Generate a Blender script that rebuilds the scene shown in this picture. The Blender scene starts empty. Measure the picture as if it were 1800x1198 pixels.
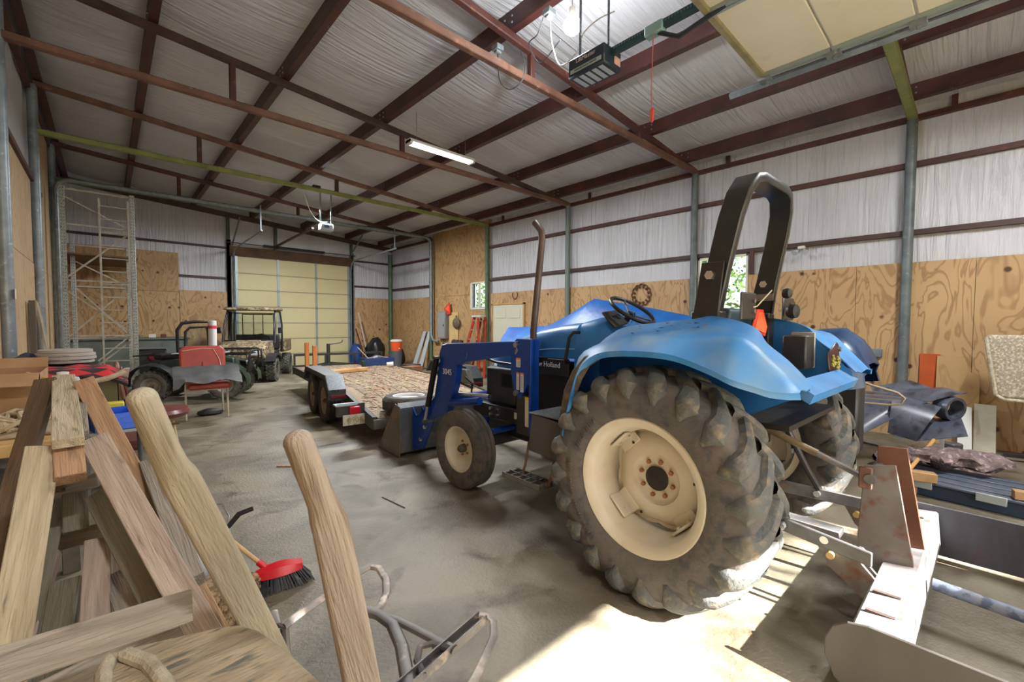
import bpy, math, random
from mathutils import Vector, Matrix, Euler
import numpy as np
random.seed(7)
SC = bpy.context.scene
COL = SC.collection
# ------------------------------------------------------------------ camera
F, CX, CY, H = 762.9, 900.0, 599.0, 1.57
def _rot(yaw, pitch, roll):
    yaw, pitch, roll = [math.radians(a) for a in (yaw, pitch, roll)]
    cy, sy, cp, sp, cr, sr = math.cos(yaw), math.sin(yaw), math.cos(pitch), math.sin(pitch), math.cos(roll), math.sin(roll)
    f = np.array([sy*cp, cy*cp, sp]); r = np.array([cy, -sy, 0]); u = np.cross(r, f)
    return np.array([cr*r+sr*u, -(-sr*r+cr*u), f])
M = _rot(42.998, -2.321, .242)
CAM = np.array([0, 0, H])
def hit(px, py, ax, v):
    """world point where the line of sight of a photo pixel meets a real plane (axis ax at value v)"""
    d = M.T@np.array([(px-CX)/F, (py-CY)/F, 1.]); t = (v-CAM[ax])/d[ax]
    return Vector(CAM+t*d)
def PX(x, y, v): return hit(x, y, 0, v)
def PY(x, y, v): return hit(x, y, 1, v)
def PZ(x, y, v=0.): return hit(x, y, 2, v)
cam = bpy.data.cameras.new('camera'); cam.sensor_width = 36; cam.lens = F/1800*36; cam.clip_start = .02
camo = bpy.data.objects.new('camera', cam); COL.objects.link(camo)
mw = Matrix.Identity(4)
for i in range(3):
    mw[i][0] = M[0][i]; mw[i][1] = -M[1][i]; mw[i][2] = -M[2][i]; mw[i][3] = CAM[i]
camo.matrix_world = mw
SC.camera = camo
# ------------------------------------------------------------------ light and exposure
SC.view_settings.view_transform = 'Standard'; SC.view_settings.look = 'None'
SC.view_settings.exposure = 0.12; SC.view_settings.gamma = 1.0; SC.view_settings.use_curve_mapping = False
W = bpy.data.worlds.new('world'); SC.world = W; W.use_nodes = True
_n = W.node_tree.nodes; _bg = _n['Background']
_sky = _n.new('ShaderNodeTexSky'); _sky.sky_type = 'NISHITA'; _sky.sun_disc = False
_sky.sun_elevation = math.radians(38); _sky.sun_rotation = math.radians(190); _sky.air_density = 1.0; _sky.dust_density = 2.0
W.node_tree.links.new(_sky.outputs[0], _bg.inputs[0]); _bg.inputs[1].default_value = .5
SUN_DIR = Vector((-.12, 1.0, -.72)).normalized()          # the way the sunlight travels
sl = bpy.data.lights.new('sun', 'SUN'); sl.energy = 60; sl.angle = math.radians(.6); sl.color = (1, .97, .92)
so = bpy.data.objects.new('sun', sl); COL.objects.link(so); so.rotation_euler = SUN_DIR.to_track_quat('-Z', 'Y').to_euler(); so.location = (2, -8, 6)
def lamp(name, kind, loc, power, color=(1, 1, 1), size=.1, size_y=None, rot=(0, 0, 0), portal=False):
    l = bpy.data.lights.new(name, kind); l.energy = power; l.color = color
    if kind == 'AREA':
        l.shape = 'RECTANGLE'; l.size = size; l.size_y = size_y or size
        if portal: l.cycles.is_portal = True
    else: l.shadow_soft_size = size
    o = bpy.data.objects.new(name, l); COL.objects.link(o); o.location = loc; o.rotation_euler = rot
    return o
lamp('door_portal', 'AREA', (2.75, -2.3, 1.35), 1, size=3.7, size_y=2.7, rot=(math.pi/2, 0, 0), portal=True)
lamp('bulb_light', 'POINT', (3.30, 2.72, 4.28), 95, (.93, .97, 1), .07)
lamp('tube_and_fill_light', 'AREA', (4.2, 6.23, 4.36), 250, (.95, .98, 1), 1.15, .14)
lamp('tube_and_fill_light', 'AREA', (1.0, -.9, 4.25), 300, (.95, .98, 1), 1.15, .14)      # unseen fill lamp added to brighten the front bay
lamp('tube_and_fill_light', 'AREA', (4.2, 11.3, 4.36), 330, (.95, .98, 1), 1.15, .14)     # fill lamp without a fixture, added to brighten the far end
lamp('tube_and_fill_light', 'AREA', (5.4, -.9, 4.2), 170, (.95, .98, 1), 1.15, .14)  # another added fill lamp, no fixture, for the right front
# ------------------------------------------------------------------ helpers
def lin(c):
    return tuple((x/12.92 if x <= .04045 else ((x+.055)/1.055)**2.4) for x in [v/255 for v in c])+(1,)
MATS = {}
def mat(name, c, rough=.6, metal=0., c2=None, scale=6., stretch=(1, 1, 1), amt=1., bump=0., bscale=None, spec=None,
        c3=None, s3=30., t3=(.55, .7), distort=0., emit=None, alpha=None, trans=0., detail=5., coat=0., b_stretch=None, lo=.3, hi=.7, coord='Object'):
    if name in MATS: return MATS[name]
    m = bpy.data.materials.new(name); m.use_nodes = True; nt = m.node_tree; N = nt.nodes; L = nt.links
    b = N['Principled BSDF']; b.inputs['Base Color'].default_value = lin(c); b.inputs['Roughness'].default_value = rough
    b.inputs['Metallic'].default_value = metal
    if spec is not None: b.inputs['Specular IOR Level'].default_value = spec
    if coat: b.inputs['Coat Weight'].default_value = coat
    if trans: b.inputs['Transmission Weight'].default_value = trans
    if emit: b.inputs['Emission Color'].default_value = lin(emit[0]); b.inputs['Emission Strength'].default_value = emit[1]
    if alpha is not None: b.inputs['Alpha'].default_value = alpha
    tc = N.new('ShaderNodeTexCoord')
    def mp(st):
        q = N.new('ShaderNodeMapping'); q.inputs['Scale'].default_value = st; L.new(tc.outputs[coord], q.inputs[0]); return q
    def noise(sc, st, det=detail, dis=distort):
        q = N.new('ShaderNodeTexNoise'); q.inputs['Scale'].default_value = sc; q.inputs['Detail'].default_value = det
        q.inputs['Distortion'].default_value = dis; L.new(mp(st).outputs[0], q.inputs['Vector']); return q
    def ramp(src, a, z):
        q = N.new('ShaderNodeMapRange'); q.inputs[1].default_value = a; q.inputs[2].default_value = z; L.new(src, q.inputs[0]); return q.outputs[0]
    cur = None
    if c2 is not None:
        mx = N.new('ShaderNodeMix'); mx.data_type = 'RGBA'; mx.inputs[6].default_value = lin(c); mx.inputs[7].default_value = lin(c2)
        n1 = noise(scale, stretch); r = ramp(n1.outputs[0], lo, hi)
        mu = N.new('ShaderNodeMath'); mu.operation = 'MULTIPLY'; mu.inputs[1].default_value = amt; L.new(r, mu.inputs[0])
        L.new(mu.outputs[0], mx.inputs[0]); cur = mx.outputs[2]
    if c3 is not None:
        mx = N.new('ShaderNodeMix'); mx.data_type = 'RGBA'; mx.inputs[7].default_value = lin(c3)
        if cur: L.new(cur, mx.inputs[6])
        else: mx.inputs[6].default_value = lin(c)
        L.new(ramp(noise(s3, stretch if stretch != (1, 1, 1) else (1, 1, 1.01)).outputs[0], *t3), mx.inputs[0]); cur = mx.outputs[2]
    if cur: L.new(cur, b.inputs['Base Color'])
    if bump:
        n = noise(bscale or scale*3, b_stretch or stretch); bp = N.new('ShaderNodeBump'); bp.inputs['Strength'].default_value = min(1, bump); bp.inputs['Distance'].default_value = .02*bump
        L.new(n.outputs[0], bp.inputs['Height']); L.new(bp.outputs[0], b.inputs['Normal'])
    MATS[name] = m
    return m

def rotm(r):
    if r is None: return Matrix.Identity(3)
    if isinstance(r, Matrix): return r.to_3x3()
    return Euler(r).to_matrix()
def frame(d, up=(0, 0, 1)):
    d = Vector(d).normalized(); up = Vector(up)
    if abs(d.dot(up.normalized())) > .98: up = Vector((0, 1, 0)) if abs(d.y) < .9 else Vector((1, 0, 0))
    s = d.cross(up).normalized(); u = s.cross(d).normalized()
    return s, u, d
class MB:
    def __init__(s): s.v = []; s.f = []; s.m = []; s.k = 0
    def add(s, vs, fs):
        o = len(s.v); s.v += [tuple(p) for p in vs]; s.f += [tuple(i+o for i in q) for q in fs]; s.m += [s.k]*len(fs); return s
    def mat(s, k): s.k = k; return s
    def box(s, c, d, r=None):
        R_ = rotm(r); c = Vector(c); vs = []
        for x in (-.5, .5):
            for y in (-.5, .5):
                for z in (-.5, .5): vs.append(c+R_@Vector((x*d[0], y*d[1], z*d[2])))
        return s.add(vs, [(0, 1, 3, 2), (4, 6, 7, 5), (0, 4, 5, 1), (2, 3, 7, 6), (0, 2, 6, 4), (1, 5, 7, 3)])
    def bb(s, a, b):   # box by two corners
        a, b = Vector(a), Vector(b); return s.box((a+b)/2, [abs(q) for q in (b-a)])
    def beam(s, p0, p1, w, h, up=(0, 0, 1)):
        p0, p1 = Vector(p0), Vector(p1); a, u, d = frame(p1-p0, up)
        R_ = Matrix((a, u, d)).transposed(); return s.box((p0+p1)/2, (w, h, (p1-p0).length), R_)
    def cyl(s, p0, p1, r0, r1=None, n=12, caps=True):
        p0, p1 = Vector(p0), Vector(p1); r1 = r0 if r1 is None else r1; a, u, d = frame(p1-p0); vs = []
        for p, r in ((p0, r0), (p1, r1)):
            for i in range(n): t = 2*math.pi*i/n; vs.append(p+r*(math.cos(t)*a+math.sin(t)*u))
        fs = [(i, (i+1) % n, n+(i+1) % n, n+i) for i in range(n)]
        if caps: fs += [tuple(range(n-1, -1, -1)), tuple(range(n, 2*n))]
        return s.add(vs, fs)
    def tube(s, pts, r, n=8, closed=False, flat=None):
        pts = [Vector(p) for p in pts]; m = len(pts); vs = []; N0 = None
        for i, p in enumerate(pts):
            if closed: d = pts[(i+1) % m]-pts[i-1]
            else: d = pts[min(i+1, m-1)]-pts[max(i-1, 0)]
            d.normalize()
            if N0 is None: N0, u, _ = frame(d)
            N0 = (N0-d*N0.dot(d)).normalized(); u = d.cross(N0)
            rr = r[i] if isinstance(r, (list, tuple)) else r
            fx = flat or (1, 1)
            for k in range(n): t = 2*math.pi*k/n; vs.append(p+rr*(fx[0]*math.cos(t)*N0+fx[1]*math.sin(t)*u))
        fs = []
        for i in range(m if closed else m-1):
            j = (i+1) % m
            for k in range(n): l = (k+1) % n; fs.append((i*n+k, i*n+l, j*n+l, j*n+k))
        if not closed: fs += [tuple(range(n-1, -1, -1)), tuple((m-1)*n+k for k in range(n))]
        return s.add(vs, fs)
    def lathe(s, prof, o=(0, 0, 0), ax=(0, 0, 1), n=32, closed=False, up=(0, 0, 1), a0=0, a1=2*math.pi):
        """prof: list of (along axis, radius)"""
        o = Vector(o); a, u, d = frame(ax, up); vs = []; full = abs(a1-a0-2*math.pi) < 1e-6; nn = n if full else n+1
        for (h, r) in prof:
            for i in range(nn): t = a0+(a1-a0)*i/n; vs.append(o+d*h+r*(math.cos(t)*a+math.sin(t)*u))
        fs = []; m = len(prof)
        for j in range(m if closed else m-1):
            k = (j+1) % m
            for i in range(n): l = (i+1) % nn; fs.append((j*nn+i, j*nn+l, k*nn+l, k*nn+i))
        return s.add(vs, fs)
    def prism(s, pts, ext):
        ext = Vector(ext); pts = [Vector(p) for p in pts]; n = len(pts)
        vs = pts+[p+ext for p in pts]
        return s.add(vs, [tuple(range(n-1, -1, -1)), tuple(range(n, 2*n))]+[(i, (i+1) % n, n+(i+1) % n, n+i) for i in range(n)])
    def grid(s, P, thick=0., closed_u=False):
        """P rows of points; thick extrudes against the normals"""
        R_ = len(P); C_ = len(P[0]); vs = [Vector(p) for row in P for p in row]; fs = []
        for i in range(R_ if closed_u else R_-1):
            for j in range(C_-1):
                a = i*C_+j; b = ((i+1) % R_)*C_+j; fs.append((a, a+1, b+1, b))
        if thick:
            nr = [Vector() for _ in vs]
            for q in fs:
                n_ = (vs[q[2]]-vs[q[0]]).cross(vs[q[3]]-vs[q[1]])
                for k in q: nr[k] += n_
            n = len(vs); vs2 = [v-nr[i].normalized()*thick for i, v in enumerate(vs)]
            bd = []
            for j in range(C_-1):
                if not closed_u: bd += [(j+1, j), ((R_-1)*C_+j, (R_-1)*C_+j+1)]
            for i in range(R_ if closed_u else R_-1): bd += [(i*C_, ((i+1) % R_)*C_), (((i+1) % R_)*C_+C_-1, i*C_+C_-1)]
            f2 = [tuple(k+n for k in reversed(q)) for q in fs]
            fs = fs+f2+[(a, b, b+n, a+n) for a, b in bd]; vs += vs2
        return s.add(vs, fs)
    def build(s, name, mats, parent=None, bevel=0, smooth=35, label=None, cat=None, group=None, kind=None, origin=None, sub=0, seg=1, xf=None):
        V = [Vector(p) for p in s.v]
        if xf is not None: V = [xf@p for p in V]
        if parent is None:
            if origin is None:
                a = [min(p[i] for p in V) for i in range(3)]; z = [max(p[i] for p in V) for i in range(3)]
                origin = Vector(((a[0]+z[0])/2, (a[1]+z[1])/2, a[2]))
            origin = Vector(origin)
        else: origin = Vector(parent.get('_o', (0, 0, 0))) if xf is None and '_o' in parent else Vector((0, 0, 0))
        me = bpy.data.meshes.new(name); me.from_pydata([p-origin for p in V], [], s.f)
        if not isinstance(mats, (list, tuple)): mats = [mats]
        for m_ in mats: me.materials.append(m_)
        if len(mats) > 1: me.polygons.foreach_set('material_index', s.m)
        me.update()
        if smooth:
            me.shade_smooth(); me.set_sharp_from_angle(angle=math.radians(smooth))
        o = bpy.data.objects.new(name, me); COL.objects.link(o)
        if parent is None: o.location = origin
        else: o.parent = parent
        if bevel:
            b = o.modifiers.new('bevel', 'BEVEL'); b.width = bevel; b.segments = seg; b.limit_method = 'ANGLE'; b.angle_limit = math.radians(40); b.harden_normals = False
        if sub:
            b = o.modifiers.new('sub', 'SUBSURF'); b.levels = sub; b.render_levels = sub
        tag(o, label, cat, group, kind)
        if parent is None: o['_o'] = tuple(origin)
        elif '_o' in parent: o['_o'] = tuple(parent['_o'])
        return o
def tag(o, label=None, cat=None, group=None, kind=None):
    if label: o['label'] = label
    if cat: o['category'] = cat
    if group: o['group'] = group
    if kind: o['kind'] = kind
    return o
def thing(name, label, cat, loc=(0, 0, 0), rz=0., group=None, rot=None, world=False, kind=None):
    """an Empty at the base of a thing; world=True: its parts are given in world coordinates"""
    o = bpy.data.objects.new(name, None); COL.objects.link(o); o.location = loc; o.rotation_euler = rot or (0, 0, rz); o.empty_display_size = .1
    if world: o['_o'] = tuple(loc)
    return tag(o, label, cat, group, kind)
def copy_tree(o, parent=None):
    c = o.copy(); COL.objects.link(c)
    if parent: c.parent = parent
    for ch in list(o.children): copy_tree(ch, c)
    return c
def text_part(name, s, size, mt, parent, loc, rot, extrude=.001, align='CENTER', squash=1.):
    cu = bpy.data.curves.new(name, 'FONT'); cu.body = s; cu.size = size; cu.extrude = extrude; cu.align_x = align; cu.align_y = 'CENTER'; cu.resolution_u = 3
    t = bpy.data.objects.new(name+'_t', cu); COL.objects.link(t); bpy.context.view_layer.update()
    me = bpy.data.meshes.new_from_object(t); bpy.data.objects.remove(t)
    me.materials.clear(); me.materials.append(mt)
    o = bpy.data.objects.new(name, me); COL.objects.link(o); o.parent = parent; o.location = loc
    if isinstance(rot, Matrix): o.rotation_euler = rot.to_euler()
    else: o.rotation_euler = rot
    o.scale = (squash, 1, 1)
    return o
def rnd(a, b): return random.uniform(a, b)
# ------------------------------------------------------------------ materials of the shell
XL, XR, YF, YB = -.83, 8.25, 15.85, -2.45
def roofz(x): return 5.15-.083*(x+.77)
RUST = mat('rust red steel', (88, 50, 42), .55, 0, (66, 34, 30), 3, c3=(120, 72, 52), s3=9, t3=(.6, .75))
RUST2 = mat('worn rusty steel', (124, 88, 70), .6, 0, (92, 62, 50), 4, c3=(150, 110, 84), s3=11, t3=(.6, .75))
DKRUST = mat('dark steel', (78, 58, 50), .6, 0, (58, 36, 32), 4)
PURL = mat('purlin steel', (82, 44, 40), .45, 0, (56, 30, 28), 2.2, c3=(110, 70, 60), s3=12, t3=(.62, .8))
GREEN = mat('faded green paint', (140, 146, 82), .5, 0, (110, 120, 62), 4, c3=(84, 74, 46), s3=12, t3=(.62, .75))
GREEN2 = mat('green painted steel', (92, 118, 86), .5, 0, (70, 92, 66), 4, c3=(80, 80, 60), s3=12, t3=(.62, .75))
GALV = mat('galvanised steel', (140, 148, 152), .42, .35, (112, 120, 126), 7, c3=(160, 168, 172), s3=20, t3=(.6, .7))
GALVD = mat('dull galvanised post', (116, 124, 126), .5, .2, (86, 94, 98), 5, c3=(140, 146, 146), s3=18, t3=(.6, .75))
WHITE = mat('white enamel', (214, 212, 202), .45)
BLACK = mat('black plastic', (28, 28, 30), .45)
def insul(name, stretch, bst):
    m = mat(name, (204, 204, 210), .34, 0, (186, 186, 190), .9, stretch=stretch, bump=1.0, bscale=2.2, b_stretch=bst, distort=.5, detail=6)
    nt = m.node_tree; bp = [n for n in nt.nodes if n.type == 'BUMP'][0]; bp.inputs['Distance'].default_value = .05; bp.inputs['Strength'].default_value = .8
    return m
INS_C = insul('vinyl ceiling insulation', (.6, 1.5, 1), (.35, 7, 1))
INS_Y = insul('vinyl wall insulation right', (1, 1.5, .6), (1, 7, .5))
INS_X = insul('vinyl wall insulation far', (1.5, 1, .6), (7, 1, .5))
def plymat(name, base, dark, knot=True):
    """plywood: face grain along local Z, knots in loose rows"""
    m = bpy.data.materials.new(name); m.use_nodes = True; nt = m.node_tree; N = nt.nodes; L = nt.links; b = N['Principled BSDF']
    b.inputs['Roughness'].default_value = .55
    tc = N.new('ShaderNodeTexCoord'); g = N.new('ShaderNodeNewGeometry')
    mp = N.new('ShaderNodeMapping'); mp.inputs['Scale'].default_value = (1.6, 1.6, .55); L.new(g.outputs['Position'], mp.inputs[0])
    n1 = N.new('ShaderNodeTexNoise'); n1.inputs['Scale'].default_value = 1.7; n1.inputs['Detail'].default_value = 3; n1.inputs['Distortion'].default_value = .7; L.new(mp.outputs[0], n1.inputs['Vector'])
    # contour lines of a smooth noise = cathedral grain
    mu = N.new('ShaderNodeMath'); mu.operation = 'MULTIPLY'; mu.inputs[1].default_value = 62; L.new(n1.outputs[0], mu.inputs[0])
    sn = N.new('ShaderNodeMath'); sn.operation = 'SINE'; L.new(mu.outputs[0], sn.inputs[0])
    mr = N.new('ShaderNodeMapRange'); mr.inputs[1].default_value = .3; mr.inputs[2].default_value = 1.; mr.inputs[4].default_value = .75; L.new(sn.outputs[0], mr.inputs[0])
    mx = N.new('ShaderNodeMix'); mx.data_type = 'RGBA'; mx.inputs[6].default_value = lin(base); mx.inputs[7].default_value = lin(dark); L.new(mr.outputs[0], mx.inputs[0])
    n2 = N.new('ShaderNodeTexNoise'); n2.inputs['Scale'].default_value = 1.1; L.new(g.outputs['Position'], n2.inputs['Vector'])
    mr2 = N.new('ShaderNodeMapRange'); mr2.inputs[1].default_value = .35; mr2.inputs[2].default_value = .7; mr2.inputs[4].default_value = .5; L.new(n2.outputs[0], mr2.inputs[0])
    mx2 = N.new('ShaderNodeMix'); mx2.data_type = 'RGBA'; mx2.inputs[7].default_value = lin(tuple(int(a*.5+c*.5) for a, c in zip(base, dark)))
    L.new(mx.outputs[2], mx2.inputs[6]); L.new(mr2.outputs[0], mx2.inputs[0]); cur = mx2.outputs[2]
    if knot:
        mp2 = N.new('ShaderNodeMapping'); mp2.inputs['Scale'].default_value = (4.2, 4.2, 1.55); L.new(g.outputs['Position'], mp2.inputs[0])
        vo = N.new('ShaderNodeTexVoronoi'); vo.inputs['Scale'].default_value = 1; vo.inputs['Randomness'].default_value = .75; L.new(mp2.outputs[0], vo.inputs['Vector'])
        # distance measured in true space so that knots stay round
        sb = N.new('ShaderNodeVectorMath'); sb.operation = 'SUBTRACT'; L.new(mp2.outputs[0], sb.inputs[0]); L.new(vo.outputs['Position'], sb.inputs[1])
        dv = N.new('ShaderNodeVectorMath'); dv.operation = 'DIVIDE'; dv.inputs[1].default_value = (4.2, 4.2, 1.55); L.new(sb.outputs[0], dv.inputs[0])
        ln = N.new('ShaderNodeVectorMath'); ln.operation = 'LENGTH'; L.new(dv.outputs[0], ln.inputs[0])
        mr3 = N.new('ShaderNodeMapRange'); mr3.inputs[1].default_value = .044; mr3.inputs[2].default_value = .024; L.new(ln.outputs['Value'], mr3.inputs[0])
        wn = N.new('ShaderNodeTexNoise'); wn.inputs['Scale'].default_value = 2.0; L.new(g.outputs['Position'], wn.inputs['Vector'])
        gt = N.new('ShaderNodeMath'); gt.operation = 'GREATER_THAN'; gt.inputs[1].default_value = .42; L.new(wn.outputs[0], gt.inputs[0])
        m4 = N.new('ShaderNodeMath'); m4.operation = 'MULTIPLY'; L.new(mr3.outputs[0], m4.inputs[0]); L.new(gt.outputs[0], m4.inputs[1])
        mx3 = N.new('ShaderNodeMix'); mx3.data_type = 'RGBA'; mx3.inputs[7].default_value = lin((74, 40, 18)); L.new(cur, mx3.inputs[6]); L.new(m4.outputs[0], mx3.inputs[0]); cur = mx3.outputs[2]
    L.new(cur, b.inputs['Base Color'])
    return m
PLY = plymat('plywood knotty', (188, 154, 110), (138, 102, 62))
PLY2 = plymat('plywood plain', (182, 148, 104), (134, 100, 62), False)
PLYL = plymat('plywood pale', (194, 166, 130), (160, 126, 88), False)
# ------------------------------------------------------------------ floor
m = mat('concrete floor', (136, 128, 110), .5, 0, (100, 92, 76), 1.6, bump=.5, bscale=45, lo=.38, hi=.62, c3=(80, 66, 50), s3=3.1, t3=(.55, .72), distort=.6, detail=8)
mb = MB()
mb.box(((XL+XR)/2, (YF+YB)/2, -.1), (XR-XL+.6, YF-YB+.6, .2)); mb.build('floor', m, kind='structure', origin=(0, 0, 0))
mb = MB(); mb.box((4, -9.0, -.16), (40, 12.6, .2)); mb.box((16.5, 8, -.16), (16, 22, .2))
mb.build('ground', mat('gravel and grass', (150, 140, 110), .9, 0, (96, 110, 62), .8), kind='structure', origin=(0, 0, 0))
# ------------------------------------------------------------------ ceiling with purlins
PURX = [-.72, .44, 1.88, 3.38, 4.9, 6.42, 7.7]
mb = MB(); rows = []
nx, ny = 110, 90
rr = random.Random(3)
from mathutils import noise as mnoise
for i in range(ny+1):
    y = YB+(YF-YB)*i/ny; row = []
    for j in range(nx+1):
        x = XL-.05+(XR-XL+.1)*j/nx
        # sag between the purlins
        k = [p for p in PURX if p <= x]; a = k[-1] if k else XL; q = [p for p in PURX if p > x]; b_ = q[0] if q else XR+.3
        t = (x-a)/(b_-a); sg = .07*math.sin(math.pi*t)**.6 if 0 < t < 1 else 0
        w = mnoise.noise(Vector((x*.5, y*2.4, 1)))*.022+mnoise.noise(Vector((x*.9, y*6.5, 5)))*.012
        row.append((x, y, roofz(x)+.255-sg+w*min(1, sg*20)))
    rows.append(row)
mb.grid(rows)
ceil = mb.build('ceiling', INS_C, kind='structure', origin=(0, 0, 0), smooth=60)
mb = MB(); mb.prism([(XL-.3, YB-.3, roofz(XL)+.36), (XR+.3, YB-.3, roofz(XR)+.36), (XR+.3, YB-.3, roofz(XR)+.4), (XL-.3, YB-.3, roofz(XL)+.4)], (0, YF-YB+.6, 0))
mb.build('roof_deck', GALV, ceil)
for i, x in enumerate(PURX):
    z = roofz(x)+.05; mb = MB()
    # C section: web, two flanges, lips
    mb.bb((x-.004, YB, z), (x+.004, YF, z+.24)); mb.bb((x, YB, z-.004), (x+.09, YF, z+.004)); mb.bb((x-.09 if i else x, YB, z+.236), (x, YF, z+.244)); mb.bb((x+.086, YB, z), (x+.092, YF, z+.025))
    mb.build('purlin', PURL, ceil, smooth=0)
    mb = MB()
    for y in (.7, 3.7, 6.77, 9.8, 12.8):
        for dy in (-.06, .06):
            for dz in (.06, .13): mb.cyl((x-.004, y+dy, z+dz), (x-.016, y+dy, z+dz), .012, n=6)
    mb.build('bolts', GALV, ceil, kind='stuff', smooth=0)
# ------------------------------------------------------------------ walls
def wallgrid(ax, v, a0, a1, z0, ztop, inward, st=.12, sags=()):
    rows = []; n = int((a1-a0)/st)+1; mz = 36
    for j in range(mz+1):
        row = []
        for i in range(n+1):
            a = a0+(a1-a0)*i/n; zt = ztop(a) if callable(ztop) else ztop; z = z0+(zt-z0)*j/mz
            w = mnoise.noise(Vector((a*3.0, z*.5, 9+v)))*.018+mnoise.noise(Vector((a*9+z*1.5, z*.8, 2+v)))*.007
            p = v+inward*w
            row.append((p, a, z) if ax == 0 else (a, p, z))
        rows.append(row)
    return MB().grid(rows)
# right wall
wr = wallgrid(0, XR, YB, YF, 0, roofz(XR)+.25, -1).build('wall_right', INS_Y, kind='structure', origin=(XR, 0, 0), smooth=60)
wr['_o'] = (XR, 0., 0.)
MB().bb((XR+.12, YB-.1, 0), (XR+.15, YF+.1, 4.8)).build('siding', GALV, wr)
W1 = (PX(830, 497, XR), PX(858, 543, XR)); W2 = (PX(1318, 446, XR), PX(1228, 556, XR)); D3 = (PX(869, 534, XR), PX(926, 534, XR))
for z in (2.85, 3.78, 4.41):
    mb = MB(); x = XR-.03; fz = .034
    for (ga, gb) in ((YB, 9.76), (12.78, YF)):
        mb = MB(); mb.bb((x-.055, ga, z-.034), (x-.05, gb, z+.034)); mb.bb((x-.05, ga, z+.028), (x+.03, gb, z+.034)); mb.bb((x-.05, ga, z-.034), (x+.03, gb, z-.028)); mb.build('girt', DKRUST if z < 3 else RUST, wr, smooth=0)
for y in (.3, 3.15, 6.2, 9.2): MB().bb((XR-.06, y-.03, 4.42), (XR-.02, y+.03, 4.62)).build('girt_clip', RUST, wr, smooth=0)
def sheet(par, x0, y0, z0, x1, y1, z1, mt): return MB().bb((x0, y0, z0), (x1, y1, z1)).build('plywood_sheet', mt, par, bevel=.002, smooth=0)
y = YB+.05
holes = [(W1[1].y if W1[1].y < W1[0].y else W1[0].y, max(W1[0].y, W1[1].y), min(W1[0].z, W1[1].z), max(W1[0].z, W1[1].z)),
         (min(W2[0].y, W2[1].y), max(W2[0].y, W2[1].y), min(W2[0].z, W2[1].z), max(W2[0].z, W2[1].z)),
         (min(D3[0].y, D3[1].y), max(D3[0].y, D3[1].y), -1, D3[0].z)]
def ply_run(par, mk, a0, a1, z0, z1, mt, step=1.22, hol=()):
    """sheets side by side along a wall, cut around openings"""
    a = a0
    while a < a1-.02:
        b = min(a+step, a1); cuts = [(h[0], h[1], h[2], h[3]) for h in hol if h[0] < b and h[1] > a]
        ed = sorted(set([a, b]+[min(max(c, a), b) for h in cuts for c in h[:2]]))
        for p, q in zip(ed, ed[1:]):
            if q-p < .02: continue
            hs = [h for h in cuts if h[0] < (p+q)/2 < h[1]]
            g = .002
            if hs:
                h = hs[0]
                if h[2] > z0+.02: mk(par, p+g, q-g, z0, min(h[2], z1), mt)
                if h[3] < z1-.02: mk(par, p+g, q-g, h[3], z1, mt)
            else: mk(par, p+g, q-g, z0, z1, mt)
        a = b
mkR = lambda par, p, q, z0, z1, mt: sheet(par, XR-.055, p, z0, XR-.04, q, z1, mt)
ply_run(wr, mkR, YB+.05, 9.7, 0, 2.44, PLY, hol=holes)
ply_run(wr, mkR, 9.75, 12.78, 0, 2.44, PLY2, hol=holes)
ply_run(wr, mkR, 9.75, 12.78, 2.445, 4.6, PLY2, hol=holes)
ply_run(wr, mkR, 12.82, YF-.06, 0, 2.47, PLY2)
# windows and door of the right wall
def window(n, h, trim):
    y0, y1, z0, z1 = h; w = thing('window_%d' % n, None, None, (XR-.05, (y0+y1)/2, z0), world=True, kind='structure')
    mb = MB(); t = .035; x0, x1 = XR-.075, XR+.02
    for a in ((y0, z0, y0+t, z1), (y1-t, z0, y1, z1), (y0, z0, y1, z0+t), (y0, z1-t, y1, z1)): mb.bb((x0, a[0], a[1]), (x1, a[2], a[3]))
    mb.bb((x0+.02, (y0+y1)/2-.018, z0), (x1, (y0+y1)/2+.018, z1)); mb.build('window_frame', trim, w, bevel=.003)
    for a, b in ((y0+t, (y0+y1)/2-.018), ((y0+y1)/2+.018, y1-t)):
        MB().bb((XR-.02, a, z0+t), (XR-.014, b, z1-t)).build('pane', GLASS, w)
GLASS = bpy.data.materials.new('window glass'); GLASS.use_nodes = True
_N = GLASS.node_tree.nodes; _L = GLASS.node_tree.links; _N.remove(_N['Principled BSDF'])
_g = _N.new('ShaderNodeBsdfGlossy'); _g.inputs['Roughness'].default_value = .05; _t = _N.new('ShaderNodeBsdfTransparent'); _t.inputs[0].default_value = (.93, .96, .95, 1)
_m = _N.new('ShaderNodeMixShader'); _m.inputs[0].default_value = .07; _L.new(_t.outputs[0], _m.inputs[1]); _L.new(_g.outputs[0], _m.inputs[2]); _L.new(_m.outputs[0], _N['Material Output'].inputs[0])
# the openings are cut out of the vinyl
import bmesh
def cut(o, ax, lo, hi, z0, z1):
    bm = bmesh.new(); bm.from_mesh(o.data); og = o.location
    def inside(p): q = p+og; return lo-.05 < q[ax] < hi+.05 and z0-.05 < q.z < z1+.05
    bmesh.ops.delete(bm, geom=[f for f in bm.faces if all(inside(v.co) for v in f.verts)], context='FACES'); bm.to_mesh(o.data); bm.free()
for h in holes[:2]:
    cut(wr, 0+1, h[0], h[1], h[2], h[3])
sid = [c for c in wr.children if c.name.startswith('siding')][0]
bpy.data.objects.remove(sid)
ply_holes = [(h[0], h[1], h[2], h[3]) for h in holes[:2]]
ply_run(wr, lambda par, p, q, z0, z1, mt: MB().bb((XR+.12, p, z0), (XR+.14, q, z1)).build('siding', mt, par, smooth=0), YB-.1, YF+.1, 0, 4.8, GALV, step=3.05, hol=ply_holes)
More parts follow.
